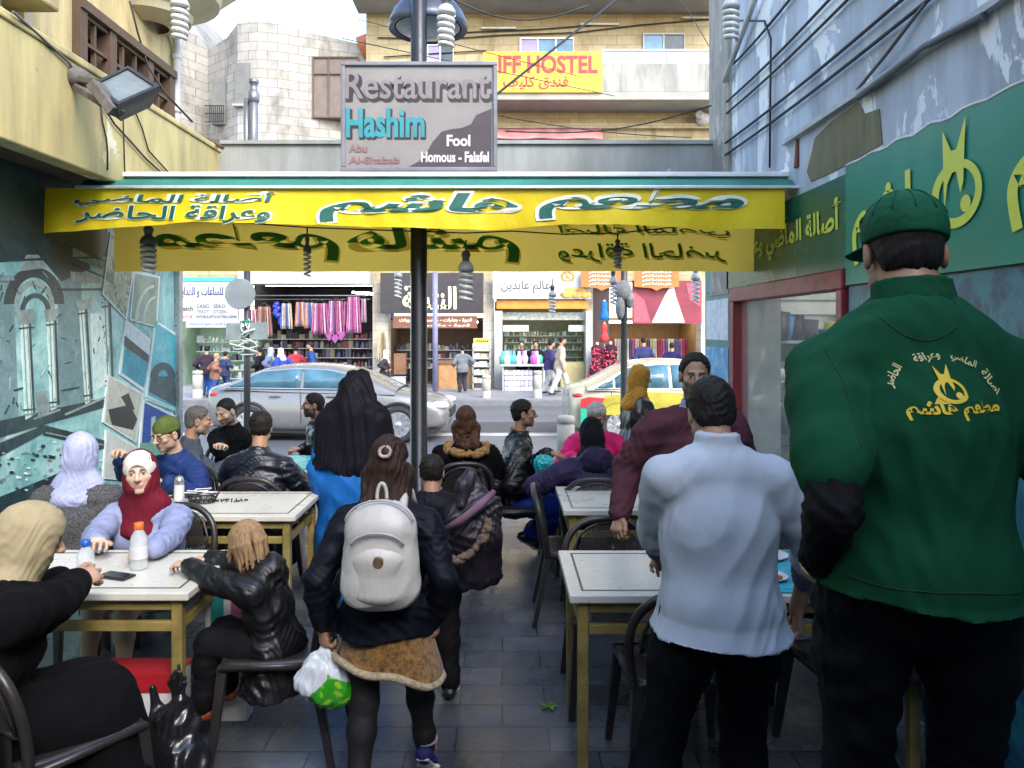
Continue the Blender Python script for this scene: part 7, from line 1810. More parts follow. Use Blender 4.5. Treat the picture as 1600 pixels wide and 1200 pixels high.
# --- 10 woman in black veil and blue dress walking away
root, g = person('woman in a long black veil and bright blue dress walking away beside the pole', 556, 614, 5.2, -6, 1.62, lean=2, head_pitch=6)
body_parts(g, root, TONE['a'], True)
robe('dress', g, root, weave('bright_blue_dress', (.008, .10, .34), .75, 120, .25), .022, .012, .010, 6, .95, spread=.07, foot=.03, freq=12, hipr=.17)
S = Solid(.05); A = g.hax(); S.ell(g.hd((0, -.01, .035)), V3((.105, .125, .115)), A, .04); S.ell(g.hd((0, -.03, -.06)), V3((.115, .125, .12)), A, .06); nb = g.W(g.nb)
S.limb(nb + V3((0, 0, .03)), nb + V3((0, 0, -.28)), .14, .165, .08, g.D((1, 0, 0)), 1.55, 1.0); S.limb(nb + V3((-.16, -.02, 0)), nb + V3((-.215, -.03, -.33)), .09, .06, .06); S.limb(nb + V3((.16, -.02, 0)), nb + V3((.20, -.03, -.26)), .09, .06, .06); S.ell(g.hd((0, .13, -.01)), V3((.05, .07, .07)), A, .01, True)
veil = weave('black_veil_cloth', (.009, .007, .014), .7, 160, .2)
cloth_part('veil', S, .009, veil, root, .016, 13, (0, 0, 1), 9, lambda D, X, Y, Z: np.maximum(D, (nb[2] - .345 + .05 * np.sin(X * 9) + .02 * np.sin(X * 31 + Y * 11)) - Z), 3.5)
shoes(g, root, shoe_b)
# --- 11 girl with the white backpack
root, g = person('schoolgirl with long dark hair and brown fur skirt, walking away with white backpack', 607, 722, 3.10, -2, 1.44, lean=2, head_yaw=2, head_pitch=4, lhw=P(505, 978, 3.02), rhw=P(682, 962, 3.05), le=(-.6, -1, 0), re=(.6, -1, 0), lf=(-.085, -.14, .065), rf=(.13, .20, .085), rk=(.1, 1, .1))
girl = g
body_parts(g, root, TONE['b'], True, (((.05, .05, -1), (.6, .5, -.2), -1, 1, 1.0), ((-.1, .1, -1), (-1, .1, 0), 1, 1, .5)))
trousers(g, root, M('black_leggings', (.004, .004, .005), .75), .004, 1.0, .002, .008, 5, name='leggings')
S = Solid(.04); pel = g.W(g.pel); sdv = g.D((1, 0, 0))
S.limb(pel + V3((0, 0, .05)), pel + V3((.01, 0, -.23)), .108, .160, .04, sdv, 1.34, 1.0)
hemz = lambda X, Y: pel[2] - .215 + .045 * np.sin((X - pel[0]) * 7.5 + 2.6) + .012 * np.sin((X - pel[0]) * 25)
fur = M('brown_fur', (.24, .115, .028), .95, 0, .75, 45, 1.0, 130, 0, .3, .2, None, 0, .012)
cloth_part('skirt', S, .008, fur, root, .003, 14, (0, 0, 1), 4, lambda D, X, Y, Z: np.maximum(D, hemz(X, Y) - Z), 3)
q = MB(); ring_ = []
for a in np.linspace(0, 2 * PI, 49)[:-1]:
    x_ = pel[0] + .01 + .2135 * math.cos(a); y_ = pel[1] + .16 * math.sin(a); ring_.append((x_, y_, hemz(x_, y_) + .004))
q.tube(ring_, .015, 8, closed=True); part('hem_trim', q, M('cream_fleece', (.42, .34, .22), .95, 0, .4, 60, 1.0, 120, bd=.01), root)
jk = top('jacket', g, root, navy_p, .96, .07, .016, .007, 18, .007, True, seed=14, collar=.04, flare=.016, up=1.0, squash=1.4)
long_hair(g, root, dark_brown_hair, .28, .085, 4, 0, False, .0055, .008)
q = MB(); ct0 = V3((0, -.112, .058))
q.tube([g.hd(ct0 + V3((.026 * math.cos(a), .014 * math.sin(a), .022 * math.sin(a)))) for a in np.linspace(0, 2 * PI, 21)[:-1]], .0075, 8, closed=True)
part('hair_tie', q, M('pale_hair_tie', (.30, .22, .21), .7, 0, .6, 60), root)
shoes(g, root, weave('navy_sneaker', (.02, .02, .10), .7), sole_w, which=(0, 1), dirs=[(0, 1, -.2), (.12, .8, -.75)])
q = MB(); an_ = g.W(g.an[1])
for k in range(5): q.sphere(an_ + V3((.038, .03 + .012 * math.cos(k * 1.26), -.005 + .012 * math.sin(k * 1.26))), .009, 8, 6)
part('shoe_flower', q, M('pink_flower', (.55, .10, .25), .6), root)
q = MB()
for s_ in (-1, 1): q.tube([an_ + V3((.045 * math.cos(a), .05 * math.sin(a), .035)) for a in np.linspace(0, 2 * PI, 15)[:-1]], .008, 6, closed=True)
part('sock_edge', q, M('white_sock', (.5, .5, .52), .8), root)
# her backpack
bp = thing('backpack', 'white backpack with a round badge on the schoolgirl\'s back', 'backpack', (float(g.W(g.nb)[0]), float(g.W(g.nb)[1] - .2), 1.0))
wl = M('white_pack_leather', (.46, .44, .42), .42, 0, .12, 5, .3, 110); c = V3(P(597, 862, 2.86)); c[1] = g.W(g.chest)[1] - .215
hw_, hh_ = .130, .205
S = Solid(.045); X_, Z_ = V3((1, 0, 0)), V3((0, 0, 1))
for a, b, r in ((-1, -1, .075), (1, -1, .075), (-.78, .70, .072), (.78, .70, .072)): S.limb(c + X_ * a * .062 + Z_ * b * .12, c + X_ * a * .062 * .9 + Z_ * b * .05, r, r, .05)
S.limb(c - Z_ * .125, c + Z_ * .105, .078, .072, .05, X_, 1.62, .95); S.ell(c + V3((0, .0, .12)), (.088, .062, .075), None, .04)
po = cloth_part('bag', S, .006, wl, bp, .004, 12, None, 3)
S = Solid(.02); S.limb(c + V3((0, -.055, -.13)), c + V3((0, -.055, -.01)), .055, .05, .03, X_, 1.75, .75); S.ell(c + V3((0, -.05, .0)), (.09, .05, .06), None, .03); cloth_part('front_pocket', S, .006, wl, bp, .002, 14, None, 5)
q = MB(); q.tube([c + V3((.095 * math.cos(a), -.078 - .022 * math.sin(a), .045 + .055 * math.sin(a))) for a in np.linspace(.15, PI - .15, 18)], .0045, 6); q.tube([c + V3((.125 * math.cos(a), -.045, .12 + .085 * math.sin(a))) for a in np.linspace(.1, PI - .1, 18)], .004, 6); part('piping', q, M('pack_piping', (.36, .34, .36), .5), bp)
q = MB(); q.lathe(c + V3((.005, -.1005, -.005)), [(0, -.004), (.018, -.004), (.020, -.001), (.023, 0), (.023, .004), (0, .004)], 24, (0, 1, 0), False); part('badge', q, M('bronze_badge', (.16, .11, .06), .45, .4, .5, 60), bp)
q = MB(); q.tube([c + V3((.018 * math.cos(a), .02, .205 + .05 * math.sin(a))) for a in np.linspace(-.2, PI + .2, 16)], .007, 8); part('grab_loop', q, wl, bp)
q = MB(); shz = g.W(g.nb)
for s_, i in ((-1, 0), (1, 1)):
    m = g.W(g.sh[i]) * .45 + shz * .55
    q.tube([c + V3((s_ * .045, .03, .17)), m + V3((0, -.075, .035)), m + V3((0, -.02, .092)), m + V3((s_ * .012, .05, .078)), m + V3((s_ * .03, .11, -.03))], .021, 8)
part('strap', q, wl, bp)
# carrier bag in her hand
lw = g.W(g.wr[0]); bag = thing('carrier_bag', 'white and green plastic carrier bag hanging from the schoolgirl\'s hand', 'bag', (float(lw[0]), float(lw[1]), .5))
b0 = V3(P(505, 1068, 3.0)); hp = lw + V3((.0, .0, -.075))
S = Solid(.03); S.limb(b0 + V3((-.01, 0, -.02)), b0 + V3((.02, 0, .05)), .085, .055, .04, (1, 0, 0), 1.35, .62); S.chain([b0 + V3((0, 0, .06)), b0 * .4 + hp * .6, hp], [.06, .035, .012], k=.03, side=(1, 0, 0), sx=1.25, sy=.6); S.ell(b0 + V3((.045, 0, -.015)), (.075, .055, .075), None, .03)
plw = M('white_plastic_film', (.62, .66, .70), .25, 0, .15, 8, .3, 40); 
def bagcol(V):
    q_ = V - b0; gr_ = ((q_[:, 0] * .9 - q_[:, 2] * .35) > -.012 + .02 * np.sin(q_[:, 2] * 40)) & (q_[:, 2] < .07) & (q_[:, 0] * .5 + q_[:, 2] < .07)
    co = np.tile(np.array((.60, .64, .70)), (len(V), 1)); co[gr_] = (.03, .30, .015); sp = gr_ & (np.sin(q_[:, 0] * 90 + 2 * np.sin(q_[:, 2] * 60)) * np.sin(q_[:, 2] * 95) > .45) & (q_[:, 0] > .0); co[sp] = (.25, .50, .03); return co
cloth_part('bag', S, .006, M('printed_plastic_film', attr='Col', rough=.25, var=.1, vs=9, bmp=.35, bs=40), bag, .010, 17, (0, 0, 1), 6, None, 2.2, col=bagcol)
# --- 12 boy and the padded coat he carries
root, g = person('small boy with cropped black hair and navy jacket walking ahead of the schoolgirl', 675, 738, 4.05, 2, 1.2, lean=3, head_pitch=8, nlen=-.02, rh=(.17, .14, .60), lhw=P(640, 800, 4.2), lf=(-.06, .02, .05), rf=(.10, -.14, .065))
body_parts(g, root, TONE['b'], False, (None, ((0, .1, -1), (-1, 0, 0), 1, 1, .5)))
hair_short(g, root, black_hair, nape=-.05, thick=.010); top('jacket', g, root, navy_p, .95, .06, .026, .008, 18, .008, seed=21, collar=.03, up=1.25); trousers(g, root, blk_cloth, .018); shoes(g, root, shoe_b, M('grey_sole', (.3, .3, .3), .6))
ct = thing('padded_coat', 'dark purple padded coat with fur trimmed hood slung over the boy\'s right side', 'coat', P(740, 830, 3.95)); cc = V3(P(738, 822, 3.86))
S = Solid(.04); S.chain([V3(P(735, 748, 3.9)), V3(P(742, 790, 3.88)), V3(P(742, 840, 3.85)), V3(P(748, 898, 3.85))], [.04, .085, .105, .088], k=.05, side=(1, 0, 0), sx=1.15, sy=.75)
S.limb(V3(P(768, 800, 3.9)), V3(P(770, 900, 3.9)), .05, .045, .04); S.limb(V3(P(712, 815, 3.85)), V3(P(722, 905, 3.85)), .06, .05, .04)
padc = M('purple_black_padding', (.013, .008, .016), .45, 0, .3, 10, .3, 60)
cloth_part('shell', S, .008, padc, ct, .016, 15, (1, .3, .4), 8, None, 1.2)
S = Solid(.02); S.chain([V3(P(735, 742, 3.9)), V3(P(726, 760, 3.86)), V3(P(722, 790, 3.82))], [.034, .040, .026], k=.03); cloth_part('hood', S, .007, padc, ct, .008, 22, None, 3)
q = MB(); q.tube([P(698, 826, 3.70), P(722, 812, 3.68), P(752, 788, 3.70), P(772, 768, 3.76)], [.016, .02, .02, .014], 8); part('lining_edge', q, weave('mauve_lining', (.16, .09, .13), .8), ct)
S = Solid(.01); r_ = np.random.default_rng(2); pth = [V3(P(*p)) for p in ((703, 880, 3.70), (722, 872, 3.67), (742, 858, 3.67), (757, 838, 3.68), (764, 815, 3.70))]
for i in range(60):
    f = r_.uniform(0, 3.99); j = int(f); S.ell(pth[j] + (pth[j + 1] - pth[j]) * (f - j) + r_.normal(0, .006, 3), r_.uniform(.009, .019), None, .006)
cloth_part('fur_trim', S, .005, M('grey_brown_fur', (.16, .11, .075), .95, 0, .6, 60, 1.0, 150, bd=.01), ct, .003, 80, None, 3)
# --- 13 curly haired woman in the fur hooded coat
root, g = person('woman with curly dark brown hair and a fur hooded black coat, seated beyond the boy', 728, 678, 6.1, 8, 1.66, False, lean=4, head_yaw=-6, rh=(.2, .35, .62), lh=(-.2, .35, .62), **sit_feet())
body_parts(g, root, TONE['a'], True, (None, None)); top('coat', g, root, blk_wool, .97, .12, .030, .010, 16, .010, True, seed=5); trousers(g, root, denim)
long_hair(g, root, brown_hair, .20, .085, 6, 1, False, .006, .006)
S = Solid(.015); nb = g.W(g.nb); r_ = np.random.default_rng(5)
for i in range(80):
    a = r_.uniform(0, 2 * PI); S.ell(nb + g.D((.155 * math.cos(a), -.075 + .085 * math.sin(a), -.005 - .035 * math.sin(a)* -1 + r_.normal(0, .008))), r_.uniform(.018, .034), None, .008)
cloth_part('fur_collar', S, .007, M('tawny_fur', (.28, .15, .055), .95, 0, .6, 50, 1.0, 130, bd=.01), root, .005, 60, None, 3)
# --- 14 man in the black leather jacket
root, g = person('man with glasses in a black leather jacket and blue tracksuit trousers, in profile facing right', 818, 657, 6.35, -84, 1.74, False, lean=6, head_yaw=-3, head_pitch=-2, lhw=P(858, 708, 6.2), rhw=P(836, 760, 6.15), le=(-.4, -.5, -.8), re=(.6, -.5, -.6), lf=(.02, .32, .10), rf=(.02, .12, .16), rk=(.2, 1, 0))
body_parts(g, root, TONE['b'], False, (((0, 1, 0), dn, -1, 1, .3), ((0, .6, -.5), (0, -.3, -1), 1, 1, .8)), .0045, .6); glasses(g, root)
hair_short(g, root, black_hair, thick=.007, front=.06); top('jacket', g, root, leather, .95, .10, .024, .012, 20, .008, seed=23, collar=.055, up=1.15, squash=1.3); trousers(g, root, blue_track, .022, .95, .010, .009, 8); shoes(g, root, shoe_b, M('grey_sole', (.3, .3, .3), .6), dirs=[(0, 1, -.35), (0, 1, -.55)])
# --- 15 hooded diner, 16 diner in pink
purple = weave('dark_purple_jacket', (.022, .016, .050), .6, 120, .3)
root, g = person('hooded diner in a dark purple jacket seen from behind at the far right table', 924, 690, 5.62, 4, 1.62, False, lean=14, head_pitch=24, lh=(-.33, .30, .76), rh=(.30, .32, .76), le=(-1, -.3, -.5), re=(1, -.3, -.5), **sit_feet())
body_parts(g, root, TONE['b'], True, (((.5, 1, 0), dn, -1), ((-.5, 1, 0), dn, 1)), .006); top('jacket', g, root, purple, .95, .06, .026, .010, 16, .009, seed=31, hood=True, up=1.2)
hijab(g, root, weave('black_hood_cloth', (.010, .010, .014), .8), big=-.002, front=False, name='hood', fold=.005); trousers(g, root, dark_denim)
root, g = person('grey haired diner in a bright pink jacket facing the viewer at the far right table', 932, 655, 6.72, 176, 1.62, False, lean=10, head_pitch=24, lh=(-.2, .36, .76), rh=(.2, .36, .76), **sit_feet())
body_parts(g, root, TONE['b'], True, (((.3, 1, 0), dn, -1), ((-.3, 1, 0), dn, 1)), .006); top('jacket', g, root, weave('pink_jacket', (.62, .02, .13), .7), .95, .06, .024, .010, 16, .010, True, seed=30, collar=.03); hair_short(g, root, hair_mat('pale_grey_hair', (.40, .36, .33)), thick=.018, front=.05); trousers(g, root, dark_denim)
# --- 17 woman in orange headscarf, standing
root, g = person('woman in an orange headscarf and long black coat standing in profile by the slim pole', 1001, 590, 7.15, -74, 1.62, lean=1, head_pitch=6, lh=(-.12, .18, 1.0), rh=(.14, .20, .98))
body_parts(g, root, TONE['a'], True, (((.5, .8, 0), dn, -1, 1, .8), ((-.5, .8, 0), dn, 1, 1, .8)), .005); robe('coat', g, root, M('black_leather_coat', (.012, .010, .011), .4, 0, .3, 8, .3, 60), .02, .014, .011, 15, .95, spread=.0, foot=.05); hijab(g, root, weave('orange_scarf_cloth', (.56, .26, .04), .8), seed=12, fold=.008, drape=.012, fc=(.052, .07, .074)); shoes(g, root, shoe_b)
# --- 18 man in the maroon sweater
root, g = person('man in a maroon sweater leaning on the chair, facing the viewer', 1086, 587, 3.95, 176, 1.74, lean=6, head_pitch=3, head_yaw=-4, wide=.95, rhw=P(968, 806, 3.98), lh=(-.24, .20, .86), re=(.3, -1, 0), nlen=-.01)
body_parts(g, root, TONE['b'], False, (None, ((.15, .25, -.5), (0, .25, -1), 1, 1, .35, .25)), .0042, .55); hair_short(g, root, black_hair, thick=.009, front=.098, sides=.0)
top('shirt', g, root, weave('lilac_shirt', (.30, .30, .45), .8), .3, 0, .010, .001, h=.010, collar=.055); top('sweater', g, root, weave('maroon_knit', (.085, .030, .038), .95, 150, .5), .95, .10, .026, .010, 14, .008, False, .2, seed=17, up=1.2)
trousers(g, root, blk_cloth); shoes(g, root, shoe_b)
# --- 19 man in the pale shirt, from behind
root, g = person('man in a pale blue-white shirt and dark trousers standing with his back to the viewer', 1110, 645, 2.70, -3, 1.79, lean=4, head_pitch=20, head_yaw=6, neck=.03, nlen=-.055, lhw=P(1030, 912, 3.08), rhw=P(1246, 950, 2.74), le=(-1, -.6, 0), re=(1, -.4, 0), lf=(-.27, -.02, .08), rf=(.10, .06, .08), wide=.93, hw=(0, 0))
body_parts(g, root, TONE['b'], False, (((.2, .9, -.2), dn, -1, 1, .5), ((.05, .12, -1), (-1, .2, 0), 1, 1.05, .62)), .0042, .3, forearm=.75)
hair_short(g, root, black_hair, nape=-.082, thick=.014, fold=.004)
pale = M('pale_shirt_cloth', (.42, .46, .52), .7, 0, .10, 4, .3, 260, 0, .05, .2, None, 0, .002, .16, 5.5)
sh_ = top('shirt', g, root, pale, (.62, .58), 0, .020, .006, 13, .007, False, .18, flare=.022, seed=41, hemz=.845, collar=.065, up=1.06, axis=(0.45, 0, 1), squash=2.4)
top('undershirt', g, root, weave('grey_undersleeve', (.12, .13, .16), .8), (.78, .74), 0, .006, .005, 26, .007, False, 0, seed=4, up=1.08)
trousers(g, root, weave('charcoal_trousers', (.005, .006, .009), .8), .014, .98, .008, .009, 12, .02, belly=.1); shoes(g, root, shoe_b)
# --- 20 man in the green polo, nearest
root, g = person('big man in green cap and green polo shirt with yellow emblem, nearest at right', 1412, 394, 1.70, -8, 1.88, z0=.35, lean=2, head_pitch=12, head_yaw=-6, neck=.01, nlen=-.075, lhw=P(1278, 888, 1.68), le=(-.15, -1, 0), re=(.5, -1, 0), rh=(.34, .03, .86), wide=.87, drop=.066, lf=(-.09, .0, .08), rf=(.15, .0, .08))
body_parts(g, root, TONE['b'], False, (((.5, .4, -.8), (.5, .3, .2), -1, 1, .5), ((0, .1, -1), (-1, 0, 0), 1, 1, .5)), .004, .4, .004, forearm=.5)
hair_short(g, root, black_hair, thick=.005, nape=-.06, h=.004, fold=.001); cap(g, root, weave('dark_green_cap_cloth', (.006, .075, .035),   .75, 260, .3), 3, True, .004, .004, .022)
polo_m = weave('green_pique', (.004, .060, .025), .85, 420, .5, .12, 3, 0)
polo = top('polo_shirt', g, root, polo_m, (.36, .36), 0, .018, .006, 12, .006, False, .35, seed=52, hemz=1.315, collar=.0, up=1.02, axis=(0.3, 0, 1), squash=2.2)
S = Solid(.012); nb = g.W(g.nb); up_ = g.D(g.T @ V3((0, .10, 1))); S.limb(nb - up_ * .02, nb + up_ * .070, .080, .070, .02, g.D((1, 0, 0)), 1.12, 1.0)
def colclip(D, X, Y, Z):
    d = (X - nb[0]) * up_[0] + (Y - nb[1]) * up_[1] + (Z - nb[2]) * up_[2]; return np.maximum(D, d - .070)
co_ = cloth_part('collar', S, .005, polo_m, polo, .002, 30, None, 3, colclip)
top('undershirt', g, root, weave('black_undersleeve', (.008, .008, .010), .85), (.93, .93), 0, .006, .007, 24, .007, False, .1, seed=14, up=.92)
trousers(g, root, weave('dark_jeans', (.004, .005, .009), .8, 200, .4), .004, .98, .008, .009, 33, .02, belly=.2, up=.92); shoes(g, root, shoe_b)
lwp = g.W(g.wr[0]); ew = unit(lwp - g.W(g.el[0])); q = MB(); u0 = unit(np.cross(ew, [0, 1, 0])); v0 = np.cross(ew, u0)
for j in range(2): q.tube([lwp - ew * (.012 + j * .010) + (u0 * math.cos(a) + v0 * math.sin(a)) * .0335 for a in np.linspace(0, 2 * PI, 25)[:-1]], .006, 6, closed=True)
q.lathe(Vector(lwp - ew * .016 - v0 * .036 * (1 if v0[1] > 0 else -1)), [(0, .006), (.016, .006), (.018, 0), (.016, -.004), (0, -.004)], 16, tuple(v0)); part('wristwatch', q, M('steel_watch', (.45, .38, .25), .3, .9), root)
def seam(obj, pts, mat, parent, r=.0013, name='seam'):
    q = MB(); q.tube([p for p in on_surface(obj, pts, (0, 1, 0), .0008) if p is not None], r, 5); return part(name, q, mat, parent)
sm_ = M('dark_green_thread', (.002, .028, .012), .8)
seam(polo, [P(1372 + 128 * u, 470 + 62 * math.sin(PI * u) ** .6, 1.55) for u in np.linspace(0, 1, 26)], sm_, polo)
seam(polo, [P(1296 + 22 * math.sin(u * 2.2), 520 + 170 * u, 1.55) for u in np.linspace(0, 1, 20)], sm_, polo)
seam(polo, [P(1310 + 300 * u, 905 + 3 * math.sin(u * 9), 1.5) for u in np.linspace(0.02, .9, 30)], sm_, polo)
# printing on the back of the polo
gold_l = M('print_gold', (.62, .44, .02), .6, var=.1); cream_p2 = M('print_cream', (.55, .52, .22), .6, var=.1)
def print_on(obj, name, mat, build, parent):
    q = MB(); build(q); pts = on_surface(obj, q.v, (0, 1, 0), .0025); q.v = [tuple(p if p is not None else o_) for p, o_ in zip(pts, q.v)]; o = part(name, q, mat, parent); return o
YB = float(g.W(g.chest)[1]) - .2
PB = lambda a, b: Vector(P(a, b, 1.52))
sc_ = 1.52 / FPX
print_on(polo, 'back_name_print', gold_l, lambda q: put_text(q, text_mesh('مطعم هاشم', 138 * sc_, 30 * sc_, .035, 0, True), PB(1467, 636), (1, 0, .03), (0, 0, 1)), polo)
print_on(polo, 'back_emblem_print', gold_l, lambda q: emblem(q, PB(1461, 600), (1, 0, 0), (0, 0, 1), 46 * sc_), polo)
def arc_text(q):
    c0 = PB(1464, 632); rad = 76 * sc_
    for s_, a in (('اصالة', 28), ('الماضي', 64), ('وعراقة', 104), ('الحاضر', 146)):
        u = Vector((math.sin(R(a)), 0, -math.cos(R(a)))); v = Vector((math.cos(R(a)), 0, math.sin(R(a))))
        put_text(q, text_mesh(s_, 38 * sc_, 17 * sc_, .02, 0, True), c0 + v * rad * (1.05 if a in (28, 146) else 1.0), u, v)
print_on(polo, 'back_slogan_print', cream_p2, arc_text, polo)

# ================================================================ people across the street, simpler
def walker(label, px, py, Y, yaw, top_c, leg_c, h=1.68, scarf=None, hair=black_hair, stride=.18, z0=GROUND, long=False, sleeve=1.0, tone='b', carry=None):
    root, g = person(label, px, py, Y, yaw, h, z0=z0, group='people across the street', lean=4, lf=(-.08, stride, .08), rf=(.08, -stride, .10), lh=(-.24, .12 if stride else .0, .80), rh=(.24, .05, .80))
    body_parts(g, root, TONE[tone], scarf is not None, (((0, .2, -1), (1, 0, 0), -1), ((0, .2, -1), (-1, 0, 0), 1)), .012)
    if long: robe('coat', g, root, weave('far_coat_%d' % px, top_c), .02, .01, .018, px % 17)
    else: top('jacket', g, root, weave('far_top_%d' % px, top_c), sleeve, .12, .024, .008, 14, .018, seed=px % 17); trousers(g, root, weave('far_leg_%d' % px, leg_c), .018, .98, .004, .018)
    if scarf: hijab(g, root, weave('far_scarf_%d' % px, scarf), h=.014)
    else: hair_short(g, root, hair, h=.012)
    shoes(g, root, shoe_b, h=.014)
    return root
walker('passer-by in a dark top, pink belt and blue jeans before the watch shop', 323, 546, 21.8, 10, (.03, .02, .03), (.02, .07, .25), stride=.05)
walker('passer-by in a brown jacket and blue jeans with arm out, at far left', 339, 557, 21.2, -50, (.20, .10, .07), (.03, .06, .16), hair=hair_mat('tan_hair', (.3, .18, .12)), stride=.22)
walker('passer-by in a dark blue jacket behind the brown jacketed one', 353, 554, 22.6, -20, (.03, .04, .09), (.03, .05, .14), stride=.1)
walker('woman in a grey-blue coat and scarf at the bazaar front', 424, 548, 22.2, -80, (.10, .13, .20), (.05, .06, .10), 1.6, (.25, .3, .4), long=True)
walker('woman in a pale scarf and bright blue coat at the bazaar', 438, 549, 21.8, 60, (.02, .05, .30), (.1, .1, .3), 1.58, (.55, .45, .58), long=True)
walker('man in a dark blue top holding a white bundle in the bazaar', 484, 540, 22.6, 100, (.02, .05, .16), (.02, .03, .08), 1.72, stride=.03)
walker('man in a beige jacket and pale trousers striding before the bright shop', 879, 532, 21.8, -80, (.42, .32, .24), (.45, .42, .38), 1.76, stride=.30, hair=dark_brown_hair)
walker('man in a dark purple jacket walking half behind the beige jacketed man', 862, 537, 22.6, -70, (.05, .04, .12), (.35, .34, .34), 1.70, stride=.24)
walker('shopper in a dark blue vest with blue sleeves at the dress shop door', 1005, 533, 23.4, 5, (.03, .035, .10), (.04, .04, .06), 1.74, stride=.02)
walker('shopper in a navy sweater with back turned in the dress shop', 1050, 541, 22.8, -8, (.015, .015, .06), (.03, .03, .05), 1.68, stride=.02)
walker('dark haired seller behind the display table of the bright shop', 837, 538, 24.0, 175, (.02, .02, .025), (.02, .02, .02), 1.5, stride=.0)
walker('seller in black near the left door jamb of the bright shop', 815, 538, 24.2, 170, (.03, .03, .03), (.02, .02, .02), 1.5, stride=.0)
walker('passer-by in a black jacket partly behind the road sign pole', 404, 548, 22.4, 80, (.015, .015, .02), (.03, .04, .07), 1.7, stride=.2)
walker('woman in a cream scarf and dark coat walking past the dark lettered shop', 604, 552, 21.6, -85, (.03, .025, .03), (.03, .03, .03), 1.6, (.5, .45, .38), long=True)
walker('youth in a red jacket looking at the bazaar goods', 462, 546, 23.0, 15, (.30, .03, .04), (.02, .03, .07), 1.68, stride=.05)
walker('man in a grey jacket at the dark lettered shop counter', 722, 545, 23.0, 20, (.12, .13, .15), (.03, .03, .04), 1.7, stride=.02)
# ================================================================ small things on and under the tables
TT = .752
def bottle(px, pyb, Y, hpx, label, body_m, cap_m, rpx, lab_m=None):
    c = Vector(P(px, pyb, Y)); c.z = TT; H = hpx * Y / FPX; r = rpx * Y / FPX
    t_ = thing('bottle', label, 'bottle', c); q = MB()
    q.lathe(c, [(r * .5, .002), (r * .95, 0), (r, H * .04), (r, H * .16), (r * .93, H * .19), (r, H * .22), (r, H * .52), (r * .95, H * .56), (r * 1.0, H * .62), (r * .85, H * .72), (r * .45, H * .85), (r * .42, H * .88)], 22); part('body', q, body_m, t_)
    q = MB(); q.lathe(c, [(r * .52, H * .86), (r * .55, H * .87), (r * .55, H * .99), (r * .45, H), (0, H)], 18); part('cap', q, cap_m, t_)
    if lab_m: q = MB(); q.lathe(c, [(r * 1.015, H * .24), (r * 1.02, H * .25), (r * 1.02, H * .50), (r * 1.015, H * .51)], 22); part('wrapper', q, lab_m, t_)
    return t_
clear = glass_mat('clear_plastic', (.75, .80, .82), .08, .45)
bottle(217, 884, 3.52, 72, 'clear plastic bottle with an orange cap standing in front of the smiling woman', clear, M('orange_cap', (.62, .14, .02), .4), 13, M('label_white', (.6, .6, .62), .4))
bottle(134, 905, 3.30, 70, 'clear bottle with a blue cap held by the woman in beige', clear, M('blue_cap', (.015, .09, .42), .35), 13)
t_ = thing('phone', 'dark phone lying on the near left table beside the beige scarfed woman\'s hand', 'phone', P(178, 888, 3.42)); c = Vector(P(182, 888, 3.4)); c.z = TT + .006
q = MB().box(c, (.15, .075, .008), Matrix.Rotation(R(-20), 3, 'Z')); part('body', q, M('phone_black', (.015, .015, .018), .2), t_, .002)
q = MB().box(c + Vector((0, 0, .0052)), (.135, .065, .001), Matrix.Rotation(R(-20), 3, 'Z')); part('screen', q, M('phone_screen', (.02, .02, .025), .05), t_)
# shaker, napkin basket, keys, plate on the second table
c = Vector(P(280, 783, 4.92)); c.z = TT; t_ = thing('shaker', 'glass sugar shaker with steel top beside the napkin basket', 'shaker', c)
q = MB(); q.lathe(c, [(.03, 0), (.033, .01), (.031, .09), (.028, .11)], 18); part('jar', q, glass_mat('white_glass', (.75, .75, .72), .1, .7), t_); q = MB(); q.lathe(c, [(.030, .105), (.031, .13), (.022, .15), (.008, .158), (0, .158)], 18); part('lid', q, M('steel_lid', (.5, .5, .5), .3, .8), t_)
c = Vector(P(316, 783, 4.86)); c.z = TT; t_ = thing('napkin_basket', 'black wire basket of white napkins on the second left table', 'basket', c); q = MB()
for k in range(16):
    a = 2 * PI * k / 16; q.tube([c + Vector((.075 * math.cos(a), .05 * math.sin(a), .005)), c + Vector((.105 * math.cos(a + .2), .07 * math.sin(a + .2), .06))], .0028, 5); q.tube([c + Vector((.075 * math.cos(a), .05 * math.sin(a), .005)), c + Vector((.105 * math.cos(a - .2), .07 * math.sin(a - .2), .06))], .0028, 5)
for f, z in ((1, .06), (.85, .03), (.72, .005)): q.tube([c + Vector((.105 * f * math.cos(a), .07 * f * math.sin(a), z)) for a in np.linspace(0, 2 * PI, 25)[:-1]], .005, 6, closed=True)
part('basket', q, M('black_wire', (.02, .02, .02), .4), t_); q = MB(); r_ = random.Random(2)
for k in range(9): q.box(c + Vector((r_.uniform(-.05, .05), r_.uniform(-.03, .03), .05 + .004 * k)), (.09, .07, .004), Matrix.Rotation(r_.uniform(-1, 1), 3, 'Z') @ Matrix.Rotation(r_.uniform(-.3, .3), 3, 'X'))
part('napkins', q, M('napkin_white', (.68, .68, .68), .9), t_)
c = Vector(P(362, 779, 4.9)); c.z = TT + .006; t_ = thing('bracelet', 'dark loop of beads lying on the white second left table', 'beads', c); q = MB()
for k in range(26): a = 2 * PI * k / 26; q.sphere(c + Vector((.085 * math.cos(a) + .02 * math.sin(3 * a), .028 * math.sin(a), 0)), .006, 7, 5)
part('beads', q, M('dark_beads', (.03, .025, .02), .3), t_)
